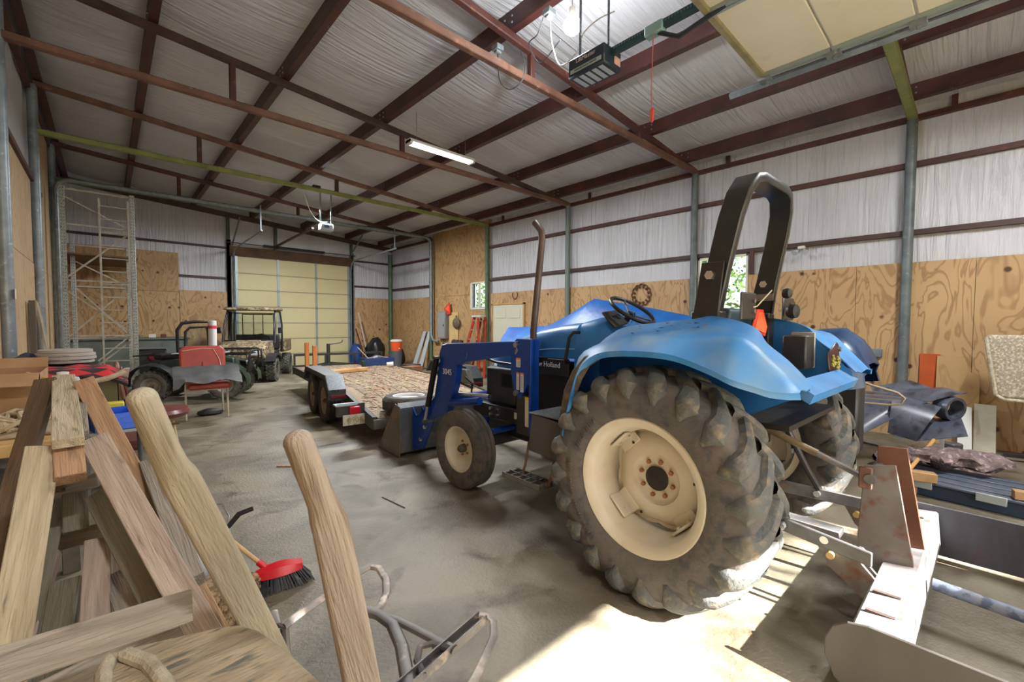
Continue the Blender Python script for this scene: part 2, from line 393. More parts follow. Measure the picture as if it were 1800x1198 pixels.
window(1, holes[0], WHITE); window(2, holes[1], WHITE)
for yy in (holes[1][0]-.06, holes[1][1]+.06):
    MB().bb((XR-.09, yy-.03, 2.44), (XR-.05, yy+.03, 2.85)).build('window_stud', RUST, wr)
DOORW = mat('cream painted door', (200, 196, 176), .45)
TRIMY = mat('pale pine trim', (200, 166, 108), .6, 0, (170, 132, 80), 5, stretch=(1, 1, .3))
dd = thing('door_3', None, None, (XR-.06, (holes[2][0]+holes[2][1])/2, 0), world=True, kind='structure')
y0, y1, zt = holes[2][0], holes[2][1], holes[2][3]
MB().bb((XR-.09, y0+.04, 0.01), (XR-.05, y1-.04, zt-.04)).build('door_leaf', DOORW, dd, bevel=.003)
for (a, b, c, d) in ((.12, .42, .2, .85), (.55, .85, .2, .85), (.12, .42, 1.0, 1.55), (.55, .85, 1.0, 1.55), (.12, .42, 1.65, 1.9), (.55, .85, 1.65, 1.9)):
    w_ = y1-y0; s_ = zt/2.05
    MB().bb((XR-.102, y0+a*w_, c*s_), (XR-.088, y0+b*w_, d*s_)).build('door_panel', DOORW, dd, bevel=.005)
mb = MB(); mb.bb((XR-.11, y0, 0), (XR-.04, y0+.045, zt)); mb.bb((XR-.11, y1-.045, 0), (XR-.04, y1, zt)); mb.bb((XR-.11, y0, zt-.04), (XR-.04, y1, zt)); mb.build('door_frame', TRIMY, dd)
MB().lathe([(0, .012), (.03, .012), (.035, .03), (.06, .03), (.075, .015), (.078, 0)], (XR-.09, y0+.13, .98), (-1, 0, 0), 12).build('door_knob', GALV, dd)
# far wall
wf = wallgrid(1, YF, XL, XR, 0, lambda a: roofz(a)+.25, -1).build('wall_back', INS_X, kind='structure', origin=(0, YF, 0), smooth=60)
wf['_o'] = (0., YF, 0.)
MB().bb((XL-.2, YF+.12, 0), (XR+.2, YF+.15, 5.4)).build('siding', GALV, wf)
def mkF(par, p, q, z0, z1, mt): return MB().bb((p, YF-.055, z0), (q, YF-.04, z1)).build('plywood_sheet', mt, par, bevel=.002, smooth=0)
ply_run(wf, mkF, XL+.03, 1.55, 0, 2.44, PLY); ply_run(wf, mkF, XL+.03, 1.55, 2.445, 3.56, PLY); ply_run(wf, mkF, 1.553, 2.74, 0, 2.5, PLY); ply_run(wf, mkF, 6.72, XR-.06, 0, 2.5, PLY)
for z in (2.92, 3.85):
    for a, b in ((XL, 2.74), (6.66, XR-.06)):
        if a < 0 and z < 3: a = 1.55
        MB().bb((a, YF-.06, z-.03), (b, YF-.01, z+.03)).build('girt', DKRUST, wf, smooth=0)
mb = MB(); mb.beam((XL, YF-.06, roofz(XL)+.0), (XR, YF-.06, roofz(XR)+.0), .12, .14); mb.build('rake_channel', DKRUST, wf, smooth=0)
for x in (2.78, 4.1, 6.62): MB().bb((x-.04, YF-.12, 3.6 if 3 < x < 5 else 0), (x+.04, YF-.04, roofz(x)-.03)).build('stud', mat('dark green post', (74, 84, 76), .5), wf, smooth=0)
# far overhead door
CREAM = mat('cream door panel', (205, 196, 150), .5, 0, (196, 184, 138), .9)
CREAM2 = mat('cream door panel inner', (222, 214, 198), .55, 0, (210, 200, 178), 1.3, c3=(188, 176, 154), s3=3, t3=(.62, .8))
STILE = mat('grey door stile', (150, 162, 164), .4, .3)
d1 = thing('door_1', None, None, (4.7, YF-.06, 0), world=True, kind='structure')
dx0, dx1, dz = 2.95, 6.5, 3.62
zs = [dz*k/7 for k in range(8)]
for a, b in zip(zs, zs[1:]):
    for p, q in zip([dx0, 4.15, 5.35], [4.15, 5.35, dx1]):
        MB().bb((p+.03, YF-.115, a+.012), (q-.03, YF-.09, b-.012)).build('door_panel', CREAM, d1, bevel=.006, smooth=0)
    for x in (dx0+.02, 4.15, 5.35, dx1-.02): MB().bb((x-.035, YF-.14, a+.004), (x+.035, YF-.09, b-.004)).build('door_stile', STILE, d1, smooth=0)
    MB().bb((dx0, YF-.125, b-.012), (dx1, YF-.095, b+.012)).build('section_rail', mat('dull section rail', (150, 146, 118), .5), d1, smooth=0)
for x in (dx0, 4.15, 5.35, dx1):
    for z in zs[1:-1]: MB().bb((x-.03, YF-.155, z-.04), (x+.03, YF-.138, z+.04)).build('hinge', GALV, d1)
RST = mat('old timber jamb', (96, 70, 46), .8, 0, (70, 50, 34), 5)
MB().bb((2.74, YF-.12, 0), (2.84, YF-.02, 4.1)).build('door_jamb', RST, d1); MB().bb((6.6, YF-.12, 0), (6.7, YF-.02, 4.1)).build('door_jamb', GALVD, d1)
MB().bb((2.8, YF-.16, 3.62), (6.62, YF-.04, 3.92)).build('header_board', RST, d1)
for x in (2.88, 6.55):
    pts = [(x, YF-.2, 0), (x, YF-.2, 3.45)]+[(x, YF-.2-.35*(1-math.cos(t)), 3.45+.35*math.sin(t)) for t in [.2, .5, .8, 1.1, 1.4, 1.57]]+[(x, YF-3.6, 3.86)]
    MB().tube(pts, .028, 4).build('door_track', GALV, d1)
MB().cyl((2.7, YF-.25, 4.0), (6.7, YF-.25, 4.0), .016, n=8).build('torsion_shaft', DKRUST, d1)
MB().cyl((3.7, YF-.25, 4.0), (5.6, YF-.25, 4.0), .04, n=10).build('torsion_spring', BLACK, d1)
for x in (2.88, 6.55):
    MB().beam((x, YF-3.5, 3.88), (x, YF-3.5, 4.5), .03, .03).build('track_hanger', GALV, d1); MB().beam((x, YF-.1, 3.95), (x, YF-1.2, 4.6), .035, .035).build('track_brace', GALVD, d1)
MB().beam((4.1, YF-.2, 4.05), (4.1, YF-3.6, 4.1), .06, .05).build('opener_rail', DKRUST, d1)
# left wall
wl = wallgrid(0, XL, YB, YF, 0, roofz(XL)+.25, 1).build('wall_left', INS_Y, kind='structure', origin=(XL, 0, 0), smooth=60)
wl['_o'] = (XL, 0., 0.)
MB().bb((XL-.15, YB-.1, 0), (XL-.12, YF+.1, 5.5)).build('siding', GALV, wl)
mkL = lambda par, p, q, z0, z1, mt: sheet(par, XL+.03, p, z0, XL+.045, q, z1, mt)
ply_run(wl, mkL, YB, 9.66, 0, 2.44, PLYL); ply_run(wl, mkL, YB, 9.66, 2.445, 3.66, PLYL); ply_run(wl, mkL, 9.66, YF-.06, 0, 2.44, PLYL)
ply_run(wl, mkL, 10.9, 12.6, 2.445, 5.1, PLYL); ply_run(wl, mkL, 12.6, YF-.06, 2.445, 3.6, PLYL)
for a, b, z in ((YB, 10.9, 3.7), (YB, YF, 5.08), (YB, 9.66, 4.6)): 
    if z != 4.6: MB().bb((XL+.02, a, z-.035), (XL+.08, b, z+.035)).build('girt', RUST, wl, smooth=0)
# front wall with its big doorway
wb = MB(); ox0, ox1, oz = .95, 4.55, 3.62
wb.bb((XL, YB-.06, 0), (ox0, YB, roofz(XL))); wb.bb((ox1, YB-.06, 0), (XR, YB, roofz(ox1))); wb.bb((ox0, YB-.06, oz), (ox1, YB, 5.1)); wfr = wb.build('wall_front', PLY2, kind='structure', origin=(0, YB, 0))
# ------------------------------------------------------------------ trusses and posts
TY = [.7, 3.7, 6.77, 9.8, 12.8]
BOT = [GREEN, RUST2, RUST2, GREEN, GREEN2]; TOP = [RUST, RUST, DKRUST, RUST2, RUST]
LBT = ['green bottomed roof truss nearest the front doorway', 'rusty roof truss behind the shining ceiling bulb', 'rusty roof truss with the lit shop light beside it', 'roof truss with yellow green bottom chord holding the small opener', 'farthest roof truss with green bottom chord and grey conduit along it']
WEB = [[2.4, 4.9], [1.28, 3.74, 6.13], [1.28, 3.74, 6.13], [1.31, 3.80, 6.2], [1.3, 3.9, 6.2]]
for i, y in enumerate(TY):
    t = thing('roof_truss', LBT[i], 'truss', (3.7, y, 4.36), world=True, group='roof trusses')
    zb = 4.44; w = .10 if i == 0 else .085
    MB().beam((-.74, y, zb), (8.17, y, zb-.03 if i < 4 else zb), w, w).build('bottom_chord', BOT[i], t, bevel=.012, label=['faded green steel chord', 'orange brown rusty chord', 'orange brown rusty chord', 'faded green steel chord', 'green steel chord'][i])
    MB().beam((-.74, y, roofz(-.74)), (8.17, y, roofz(8.17)), .08, .09).build('top_chord', TOP[i], t, bevel=.01)
    for x in WEB[i]: MB().bb((x-.035, y-.035, zb), (x+.035, y+.035, roofz(x))).build('web', RUST, t, bevel=.006)
PL = ['grey steel wall post nearest the beige seat cushion', 'slim grey wall post beside the window behind the roll bar', 'slim grey wall post right of the exhaust stack', 'green wall post beside the cream door and red stepladder', 'green wall post beside the grey electrical panel']
for i, y in enumerate(TY):
    MB().cyl((8.13, y, 0), (8.13, y, 4.37), .06 if i < 4 else .055, n=16).build('wall_post', [GALVD, GALVD, mat('grey green post', (104, 116, 108), .5), GREEN2, GREEN2][i], label=PL[i], cat='post', group='wall posts')
MB().cyl((8.1, 15.65, 0), (8.1, 15.65, 4.2), .07, n=16).build('wall_post', GREEN2, label='green corner post where the far wall meets the right wall', cat='post', group='wall posts')
LL = ['grey pipe post on the pale plywood left wall at the picture edge', 'tall grey pipe post against the left wall beside the leaning plank', 'grey post in the left corner behind the conduit']
for i, y in enumerate((6.77, 9.8, 12.8)):
    MB().cyl((-.745, y, 0), (-.745, y, roofz(-.74)-.03), .06, n=16).build('wall_post', GALV, label=LL[i], cat='post', group='wall posts')
t = thing('conduit', 'grey pipe running up the left corner and along the farthest truss', 'conduit', (-.68, 12.7, 0), world=True)
r_ = .045
pts = [(-.68, 12.62, 0), (-.68, 12.62, 4.2)]+[(-.68+.22*(1-math.cos(a)), 12.62, 4.2+.22*math.sin(a)) for a in (.3, .6, .9, 1.2, 1.5)]+[(7.8, 12.62, 4.42)]+[(7.8+.22*math.sin(a), 12.62, 4.2+.22*math.cos(a)) for a in (.3, .6, .9, 1.2, 1.5)]+[(8.02, 12.62, 1.2), (8.02, 12.5, 1.0), (8.1, 12.3, .95)]
MB().tube(pts, r_, 10).build('pipe', GALV, t)
for p in ((-.68, 12.62, 2.8), (-.68, 12.62, 1.9), (1.3, 12.62, 4.42), (4.4, 12.62, 4.42), (8.02, 12.62, 3)): MB().cyl(Vector(p)-Vector((0, 0, .02)) if p[2] < 4 else Vector(p)-Vector((.02, 0, 0)), Vector(p)+Vector((0, 0, .02)) if p[2] < 4 else Vector(p)+Vector((.02, 0, 0)), r_+.008, n=12).build('coupling', GALV, t)
# foliage outside the windows
mb = MB()
rr = random.Random(5)
for i in range(16000):
    p = Vector((rr.uniform(12, 14.5), rr.uniform(2, 18), rr.uniform(-.05, 6))); s_ = rr.uniform(.05, .12)
    a = Vector((rr.uniform(-1, 1), rr.uniform(-1, 1), rr.uniform(-1, 1))).normalized()*s_; b = Vector((rr.uniform(-1, 1), rr.uniform(-1, 1), rr.uniform(-1, 1))).normalized()*s_*.6
    mb.add([p-a, p-b, p+a, p+b], [(0, 1, 2, 3)]); mb.m[-1] = rr.randrange(3)
mb.build('foliage', [mat('leaf light', (92, 128, 58), .6), mat('leaf mid', (50, 84, 36), .6), mat('leaf pale', (138, 166, 96), .6)], label='sunlit green foliage outside the windows', cat='foliage', kind='stuff', smooth=0)
# ------------------------------------------------------------------ overhead door drawn back over the front bay
d2 = thing('door_2', None, None, (2.75, YB, 0), world=True, kind='structure')
zd = 3.9; xa, xb = .95, 4.5; ye = 1.46
TAN = mat('door edge rail', (150, 138, 104), .5, 0, (120, 108, 80), 6)
for k in range(6):
    y1 = ye-.04-k*.52; y0 = y1-.505
    for i in range(3):
        p, q = xa+(xb-xa)*i/3, xa+(xb-xa)*(i+1)/3
        MB().bb((p+.03, y0, zd-.02), (q-.03, y1, zd+.02)).build('door_panel', CREAM2, d2, bevel=.006, smooth=0)
    for i in range(4):
        x = xa+(xb-xa)*i/3; mb = MB(); mb.bb((x-.035, y0, zd-.05), (x+.035, y1, zd-.015)); mb.bb((x-.008, y0, zd-.06), (x+.008, y1, zd-.05)); mb.build('door_stile', STILE, d2, smooth=0)
        if i in (0, 3):
            mb = MB(); mb.bb((x-.02, y1-.05, zd-.075), (x+.1 if i else x+.02, y1+.05, zd-.05)); mb.cyl((x+(.02 if i else -.02), y1, zd-.06), (x+(.12 if i else -.12), y1, zd-.06), .022, n=10)
            mb.build('roller_bracket', GALV, d2)
MB().bb((xa, ye-.05, zd-.05), (xb, ye, zd+.03)).build('end_rail', TAN, d2, bevel=.006)
# the last sections hang down in the doorway
for k, (yy0, zz0, yy1, zz1) in enumerate([(-1.72, 3.9, -2.1, 3.72), (-2.1, 3.72, -2.27, 3.3), (-2.27, 3.3, -2.3, 2.66)]):
    MB().prism([(xa, yy0, zz0), (xa, yy1, zz1), (xa, yy1-.04, zz1), (xa, yy0-.04, zz0+.03)], (xb-xa, 0, 0)).build('door_section', CREAM2, d2, smooth=0)
for x in (xb+.1, xa-.1):
    mb = MB(); pts = [(x, YB+.12, 0), (x, YB+.12, 3.4), (x, YB+.2, 3.62), (x, YB+.4, 3.8), (x, YB+.65, 3.84), (x, 1.76, 3.84)]
    mb.tube(pts, .034, 4); mb.build('door_track', GALV, d2, smooth=0)
MB().beam((xb+.1, .7, 3.85), (xb+.1, .7, 4.4), .03, .03).build('track_hanger', GALV, d2)
MB().beam((xa-.1, .7, 3.85), (xa-.1, .7, 4.4), .03, .03).build('track_hanger', GALV, d2)
MB().bb((XL, YB-.04, 5.08-.9), (XR, YB-.01, 5.5)).build('gable_filler', PLY2, wfr)
# tree outside the doorway, its leaves dapple the sunlight
mb = MB(); rr = random.Random(77)
cl = [(rr.uniform(2.9, 5.4), rr.uniform(-8.4, -7.6), rr.uniform(5.4, 6.9)) for _ in range(24)]
t = thing('tree', 'tree with sparse crown outside the front doorway', 'tree', (5.2, -8.2, 0), world=True)
for i in range(1500):
    c = Vector(rr.choice(cl))+Vector((rr.gauss(0, .22), rr.gauss(0, .3), rr.gauss(0, .2))); a = Vector((rr.uniform(-1, 1), rr.uniform(-1, 1), rr.uniform(-1, 1))).normalized()*rr.uniform(.04, .08); b = Vector((rr.uniform(-1, 1), rr.uniform(-1, 1), rr.uniform(-1, 1))).normalized()*.035
    mb.add([c-a, c-b, c+a, c+b], [(0, 1, 2, 3)])
mb.build('foliage', MATS['leaf mid'], t, kind='stuff', smooth=0)
mb = MB(); mb.tube([(5.2, -8.2, -.1), (5.15, -8.1, 2), (4.9, -8.05, 3.6), (4.6, -8, 4.8)], [.16, .13, .10, .05], 10); MB.build(mb, 'trunk', mat('bark', (88, 74, 60), .9), t)
for c in cl[::2]: MB().tube([(4.9, -8.05, 3.6), ((4.9+c[0])/2, (c[1]-8)/2, (3.7+c[2])/2), c], [.05, .03, .012], 6).build('branch', MATS['bark'], t)
# ------------------------------------------------------------------ garage opener
TEAL = mat('black opener housing', (34, 44, 56), .4); LBL = mat('white label', (206, 206, 204), .5); TXT = mat('pale print', (190, 196, 200), .5); TXK = mat('dark print', (50, 50, 54), .6)
bx = PY(1055, 108, 1.98)
o_ = Vector((3.2, 2.15, 3.86))
def D(px, py, d):
    q = M.T@np.array([(px-CX)/F, (py-CY)/F, 1.]); return Vector(CAM+d*q)
# box: bottom near corner at photo (1065,108), long side along Y
c0 = PZ(1062, 107, 3.82)
t = thing('garage_opener', 'dark boxy garage door opener motor hanging on two perforated straps beside the shining bulb', 'opener', (c0.x+.14, c0.y+.2, 3.82), world=True)
X0, Y0 = c0.x, c0.y; bw, bl, bh = .26, .40, .17
MB().bb((X0, Y0, 3.82), (X0+bw, Y0+bl, 3.82+bh)).build('housing', TEAL, t, bevel=.012)
MB().bb((X0-.004, Y0+.03, 3.85), (X0, Y0+bl-.03, 3.885)).build('label_strip', mat('grey label strip', (150, 160, 158), .5), t)
R_side = Matrix(((0, 0, -1), (-1, 0, 0), (0, 1, 0)))
text_part('lettering', 'LiftMaster', .052, mat('opener lettering', (196, 176, 170), .5), t, Vector((X0-.003, Y0+bl/2, 3.945))-t.location, R_side)
text_part('lettering', 'GARAGE DOOR OPENER', .022, TXK, t, Vector((X0-.006, Y0+bl/2, 3.867))-t.location, R_side)
MB().bb((X0+.15, Y0-.003, 3.86), (X0+.24, Y0, 3.93)).build('side_label', mat('pink label', (206, 160, 150), .5), t)
for k in range(5):
    MB().bb((X0+.03, Y0+.04+k*.07, 3.817), (X0+.22, Y0+.04+k*.07+.045, 3.82)).build('bottom_label', mat('bottom label', (168, 178, 190), .5), t)
for dx in (.05, .2):
    mb = MB(); x = X0+dx; mb.beam((x, Y0+.3 if dx < .1 else Y0+.1, 3.99), (x, Y0+.3 if dx < .1 else Y0+.1, roofz(x)), .03, .004, up=(0, 1, 0)); mb.build('hanger_strap', mat('perforated strap', (108, 116, 120), .45, .4, (60, 66, 72), 60, lo=.45, hi=.55), t)
MB().beam((X0+.13, Y0, 3.95), (X0+.13, -2.2, 3.99), .045, .06).build('rail', mat('dark teal rail', (28, 58, 62), .4), t)
mb = MB()
for k in range(40): mb.box((X0+.108, Y0-.03-k*.025, 3.965), (.01, .012, .02))
mb.build('chain', mat('chain steel', (90, 110, 112), .4, .6), t, kind='stuff', smooth=0)
yT = PX(1152, 50, X0+.13).y
mb = MB(); mb.bb((X0+.09, yT-.08, 3.90), (X0+.17, yT+.08, 3.99)); mb.build('trolley', mat('teal trolley', (120, 150, 146), .45), t, bevel=.01)
yT2 = max(1.3, yT-.9)
MB().tube([(X0+.13, yT-.03, 3.91), (X0+.13, (yT+ye)/2, 3.80), (X0+.13, ye-.15, 3.86)], .018, 6).build('trolley_arm', TEAL, t)
t2 = thing('release_cord', 'red emergency release cord hanging from the opener rail', 'cord', (X0+.1, yT, 3.5), world=True)
MB().tube([(X0+.1, yT, 3.9), (X0+.1, yT+.01, 3.45), (X0+.1, yT, 3.3)], .004, 5).build('cord', mat('red cord', (190, 110, 104), .7), t2)
MB().lathe([(0, .004), (.02, .016), (.1, .02), (.12, .006)], (X0+.1, yT, 3.2), (0, 0, 1), 8).build('handle', mat('red handle', (200, 70, 60), .5), t2)
# bulb
bl_ = Vector((3.30, 2.72, 4.40))
t = thing('light_bulb', 'glowing white bulb hanging from the ceiling beside the opener', 'light', (bl_.x, bl_.y, 4.3), world=True)
EM = mat('lit bulb', (255, 255, 255), .5, emit=((255, 255, 250), 30))
MB().lathe([(-.085, 0), (-.078, .04), (-.045, .075), (0, .088), (.035, .072), (.065, .042), (.09, .028)], bl_, (0, 0, 1), 20).build('globe', EM, t)  # globe drawn oversize to stand in for the glare of the bulb
MB().cyl(bl_+Vector((0, 0, .09)), bl_+Vector((0, 0, .16)), .03, n=14).build('socket', WHITE, t)
MB().tube([bl_+Vector((0, 0, .16)), (bl_.x, bl_.y, roofz(bl_.x)+.2)], .005, 5).build('flex', WHITE, t)
bpy.data.objects['bulb_light'].location = (bl_.x, bl_.y, 4.26)
# shop light
def shoplight(y, x0, x1, z, lab, hang=True):
    t = thing('shop_light', lab, 'light', ((x0+x1)/2, y, z), world=True, group='twin tube shop lights')
    MB().prism([(x0, y-.1, z+.02), (x0, y-.05, z+.08), (x0, y+.05, z+.08), (x0, y+.1, z+.02)], (x1-x0, 0, 0)).build('reflector', mat('white reflector', (220, 220, 214), .4), t, smooth=0)
    for dy in (-.045, .045): MB().cyl((x0+.02, y+dy, z+.012), (x1-.02, y+dy, z+.012), .016, n=10).build('tube', mat('lit tube', (255, 255, 255), .5, emit=((255, 252, 240), 7)), t)
    for x in (x0, x1-.04): MB().bb((x, y-.08, z-.008), (x+.04, y+.08, z+.06)).build('end_cap', WHITE, t)
    for x in (x0+.15, x1-.15): MB().cyl((x, y, z+.08), (x, y, roofz(x)+.16), .004, n=5).build('chain', GALV, t)
shoplight(6.23, 3.55, 4.82, 4.40, 'long lit fluorescent shop light hanging under the middle of the ceiling')
# junction boxes with cables
for k, (px, py, z, lab) in enumerate([(965, 28, 4.62, 'grey junction box on the rusty purlin left of the bulb'), (875, 90, 4.6, 'grey junction box hanging under the purlin with a looped black cable')]):
    p = PZ(px, py, z); t = thing('junction_box', lab, 'electrical box', p, world=True)
    MB().box(p+Vector((0, 0, .03)), (.1, .1, .06)).build('box', GALV, t, bevel=.006); MB().box(p+Vector((0, 0, -.01)), (.07, .05, .03)).build('outlet', mat('outlet grey', (120, 124, 124), .5), t, bevel=.004)
def cable(pts, r, mt, lab, cat='cable', group=None, name='cable'):
    # smooth through the points
    P = [Vector(p) for p in pts]; out = []
    for i in range(len(P)-1):
        a, b, c, d = P[max(i-1, 0)], P[i], P[i+1], P[min(i+2, len(P)-1)]
        for s in range(6):
            u = s/6; out.append(.5*((2*b)+(c-a)*u+(2*a-5*b+4*c-d)*u*u+(3*b-a-3*c+d)*u**3))
    out.append(P[-1]); return MB().tube(out, r, 6).build(name, mt, label=lab, cat=cat, group=group)
BLK = mat('black rubber cable', (40, 40, 42), .6); WCB = mat('white cable', (196, 190, 180), .6)
cable([PZ(967, 35, 4.56), PZ(970, 75, 4.3), PZ(985, 115, 4.1), PZ(1015, 90, 4.1), PZ(1025, 60, 4.2), PZ(1050, 35, 4.3), PZ(1080, 20, 4.5)], .006, WCB, 'white cable drooping from the junction box to the opener')
cable([PZ(875, 95, 4.55), PZ(878, 140, 4.2), PZ(895, 157, 4.1), PZ(915, 145, 4.15), PZ(923, 120, 4.3), PZ(915, 88, 4.5)], .006, BLK, 'black cable loop hanging below the purlin near the bulb')
cable([PZ(955, 30, 4.6), PZ(945, 60, 4.5), PZ(930, 78, 4.5), PZ(950, 110, 4.4), PZ(985, 70, 4.4)], .006, BLK, 'black cable looped over the truss left of the bulb')
# small far opener with strap hangers
p = PY(573, 400, 11.2)
t = thing('garage_opener', 'small pale opener motor hanging on two bright straps over the trailer', 'opener', (p.x, 11.2, p.z), world=True)
MB().box(p, (.30, .22, .17)).build('housing', mat('pale motor housing', (176, 184, 190), .4), t, bevel=.02)
MB().box(p+Vector((-.02, -.12, .02)), (.12, .02, .08)).build('blue_lens', mat('blue lens', (70, 100, 140), .3), t, bevel=.005)
for dx in (-.13, .13): MB().beam(p+Vector((dx, 0, .05)), (p.x+dx, 11.2, roofz(p.x)+.05), .035, .004, up=(0, 1, 0)).build('hanger_strap', GALV, t)
cable([PY(533, 335, 9.8), PY(545, 370, 10.5), PY(560, 388, 11.1), PY(575, 390, 11.2)], .007, WCB, 'white cable drooping from the green truss chord to the small opener')
MB().box(PY(556, 328, 9.75), (.16, .08, .05)).build('socket_box', BLACK, label='small black socket box sitting on the yellow green truss chord', cat='electrical box', bevel=.008)
# ================================================================== TRACTOR (local: x right, y forward)
BLUE = mat('tractor blue', (50, 130, 200), .38, 0, (34, 98, 170), 3, c3=(92, 138, 186), s3=7, t3=(.6, .85), spec=.5)
BLUEF = mat('sun faded blue fender', (60, 138, 206), .45, 0, (48, 112, 176), 3.5, c3=(104, 140, 170), s3=4, t3=(.48, .72), bump=.1, bscale=30)
BLUED = mat('deep loader blue', (10, 66, 156), .35, 0, (8, 54, 134), 3, c3=(30, 84, 160), s3=9, t3=(.62, .8))
TYRE = mat('dusty tyre rubber', (80, 77, 75), .8, 0, (98, 90, 82), 5, c3=(62, 64, 66), s3=14, t3=(.5, .68), bump=.5, bscale=45)
TYREL = mat('muddy tread lug', (92, 92, 86), .7, 0, (58, 64, 66), 7, c3=(120, 108, 88), s3=14, t3=(.5, .7), bump=.6, bscale=50)
RIM = mat('dusty cream rim', (206, 200, 184), .55, 0, (188, 174, 148), 3, c3=(160, 134, 104), s3=4, t3=(.6, .85))
BLKM = mat('black painted steel', (36, 36, 38), .42, .1, (52, 48, 44), 5)
BLKP = mat('black moulded plastic', (30, 32, 34), .5, 0, (46, 44, 42), 6)
DIRT = mat('caked mud', (104, 92, 76), .95, 0, (66, 58, 50), 14, bump=.8, bscale=50)
CHR = mat('hydraulic chrome', (190, 190, 190), .2, .9)
STEEL = mat('worn steel', (120, 120, 120), .42, .4, (86, 84, 82), 8, c3=(130, 104, 80), s3=10, t3=(.6, .75))
YEL = mat('pale brass tube', (150, 132, 100), .4, .3, (110, 96, 76), 9)
TR = thing('tractor', 'blue farm tractor with front loader and black roll bar, cream rear rims', 'tractor', (3.11, 1.25, 0), math.radians(-1.5))
def T(name, mb, m, par=None, **k): return mb.build(name, m, par or TR, **k)
def tread_surface(w, R, drop=.045, side=.16, ir=None):
    """profile of a tyre: list of (x, r) from inner bead to outer bead"""
    h = w/2; ir = ir
    return [(-h*.72, ir), (-h*.93, ir+(R-ir)*.22), (-h, ir+(R-ir)*.55), (-h*.93, ir+(R-ir)*.84), (-h*.8, R-drop*.55), (-h*.45, R-drop*.12), (0, R), (h*.45, R-drop*.12), (h*.8, R-drop*.55), (h*.93, ir+(R-ir)*.84), (h, ir+(R-ir)*.55), (h*.93, ir+(R-ir)*.22), (h*.72, ir)]
def ag_wheel(cx, cy, cz, w, R, ir, side, nl=20):
    """side=-1: outer face to the left"""
    pr = tread_surface(w, R, ir=ir); fine = []
    for a, b in zip(pr, pr[1:]): fine += [((a[0]*(1-u)+b[0]*u), (a[1]*(1-u)+b[1]*u)) for u in (0, .5)]
    fine.append(pr[-1])
    tyre = T('rear_tyre', MB().lathe(fine, (cx, cy, cz), (1, 0, 0), 72), TYRE, smooth=50, label='big dusty lugged tyre')
    mb = MB(); h = w/2
    def surf(x): return float(np.interp(abs(x), [0, h*.45, h*.8, h*.93], [R, R-.0054, R-.025, ir+(R-ir)*.84]))
    for s in (-1, 1):
        for k in range(nl):
            a0 = 2*math.pi*(k+(.25 if s > 0 else -.25))/nl; rows = []
            path = [(-.02, 0, .040), (h*.25, .10, .042), (h*.5, .185, .044), (h*.75, .25, .044), (h*.9, .275, .042), (h*.985, .285, .028)]
            for (x, da, hh) in path:
                r = surf(min(x, h*.9)) if x < h*.95 else ir+(R-ir)*.84
                n = Vector((0, 1)) if x < h*.6 else (Vector((.35, .94)) if x < h*.8 else (Vector((.75, .66)) if x < h*.95 else Vector((1, .25))))
                n.normalize(); wd = .036+.018*x/h; a = a0+da
                row = []
                for (t_, lift) in ((-wd*1.5, -.015), (-wd*.95, hh*.75), (-wd*.35, hh), (wd*.35, hh), (wd*.95, hh*.75), (wd*1.5, -.015)):
                    rr_ = r+n.y*lift; xx = (x+n.x*lift)*s; aa = a+t_/R
                    row.append((cx+xx, cy+rr_*math.cos(aa), cz+rr_*math.sin(aa)))
                rows.append(row)
            # end cap down the sidewall
            x, da, hh = h*.985, .29, .0; r = ir+(R-ir)*.64; a = a0+.288; row = []
            for t_, lf in ((-.040, -.004), (-.03, .014), (-.012, .02), (.012, .02), (.03, .014), (.040, -.004)):
                aa = a+t_/R; row.append((cx+(h*1.0+lf)*s, cy+r*math.cos(aa), cz+r*math.sin(aa)))
            rows.append(row)
            r = ir+(R-ir)*.48; a = a0+.29; row = []
            for t_ in (-.022, -.014, -.005, .005, .014, .022):
                aa = a+t_/R; row.append((cx+x*s*1.0, cy+r*math.cos(aa), cz+r*math.sin(aa)))
            rows.append(row)
            if s > 0: rows = [list(reversed(q)) for q in rows]
            mb.grid(rows)
    lg = T('tread_lugs', mb, TYREL, tyre, smooth=40, kind='stuff')
    mb2 = MB()
    for ring in (0, 1):
        for k in range(26 if ring == 0 else 14):
            a = (-.95 if ring == 0 else .35)+.042*k
            if k % 7 == 6: continue
            for q in range(2):
                aa = a+.012*q; r_ = ir+.115-(.045 if ring else 0); e = Vector((0, math.cos(aa), math.sin(aa))); mb2.box(Vector((cx+side*(h*.985), cy, cz))+e*r_, (.008, .004, .030), (aa-math.pi/2+.2*q, 0, 0))
    T('moulded_marks', mb2, TYRE, tyre, kind='stuff', smooth=0)
    f = side; pr2 = [(f*-h*.80, ir-.03), (f*-h*.78, ir+.012), (f*-h*.70, ir-.01), (f*-h*.3, ir-.028), (0, ir-.05), (f*h*.3, ir-.028), (f*h*.60, ir-.012), (f*h*.66, ir-.004), (f*h*.72, ir-.01), (f*h*.76, ir+.014), (f*h*.80, ir+.026), (f*h*.83, ir+.018), (f*h*.80, ir+.002), (f*h*.70, ir-.03), (f*h*.62, ir-.038), (f*h*.3, ir-.05), (0, ir-.068), (f*-h*.5, ir-.05)]
    T('rim', MB().lathe(pr2, (cx, cy, cz), (1, 0, 0), 64, closed=True), RIM, tyre, smooth=50, label='dusty cream rim')
    # disc: rounded square outline, dished
    rows = []; n = 64; dx = cx-side*h*.12
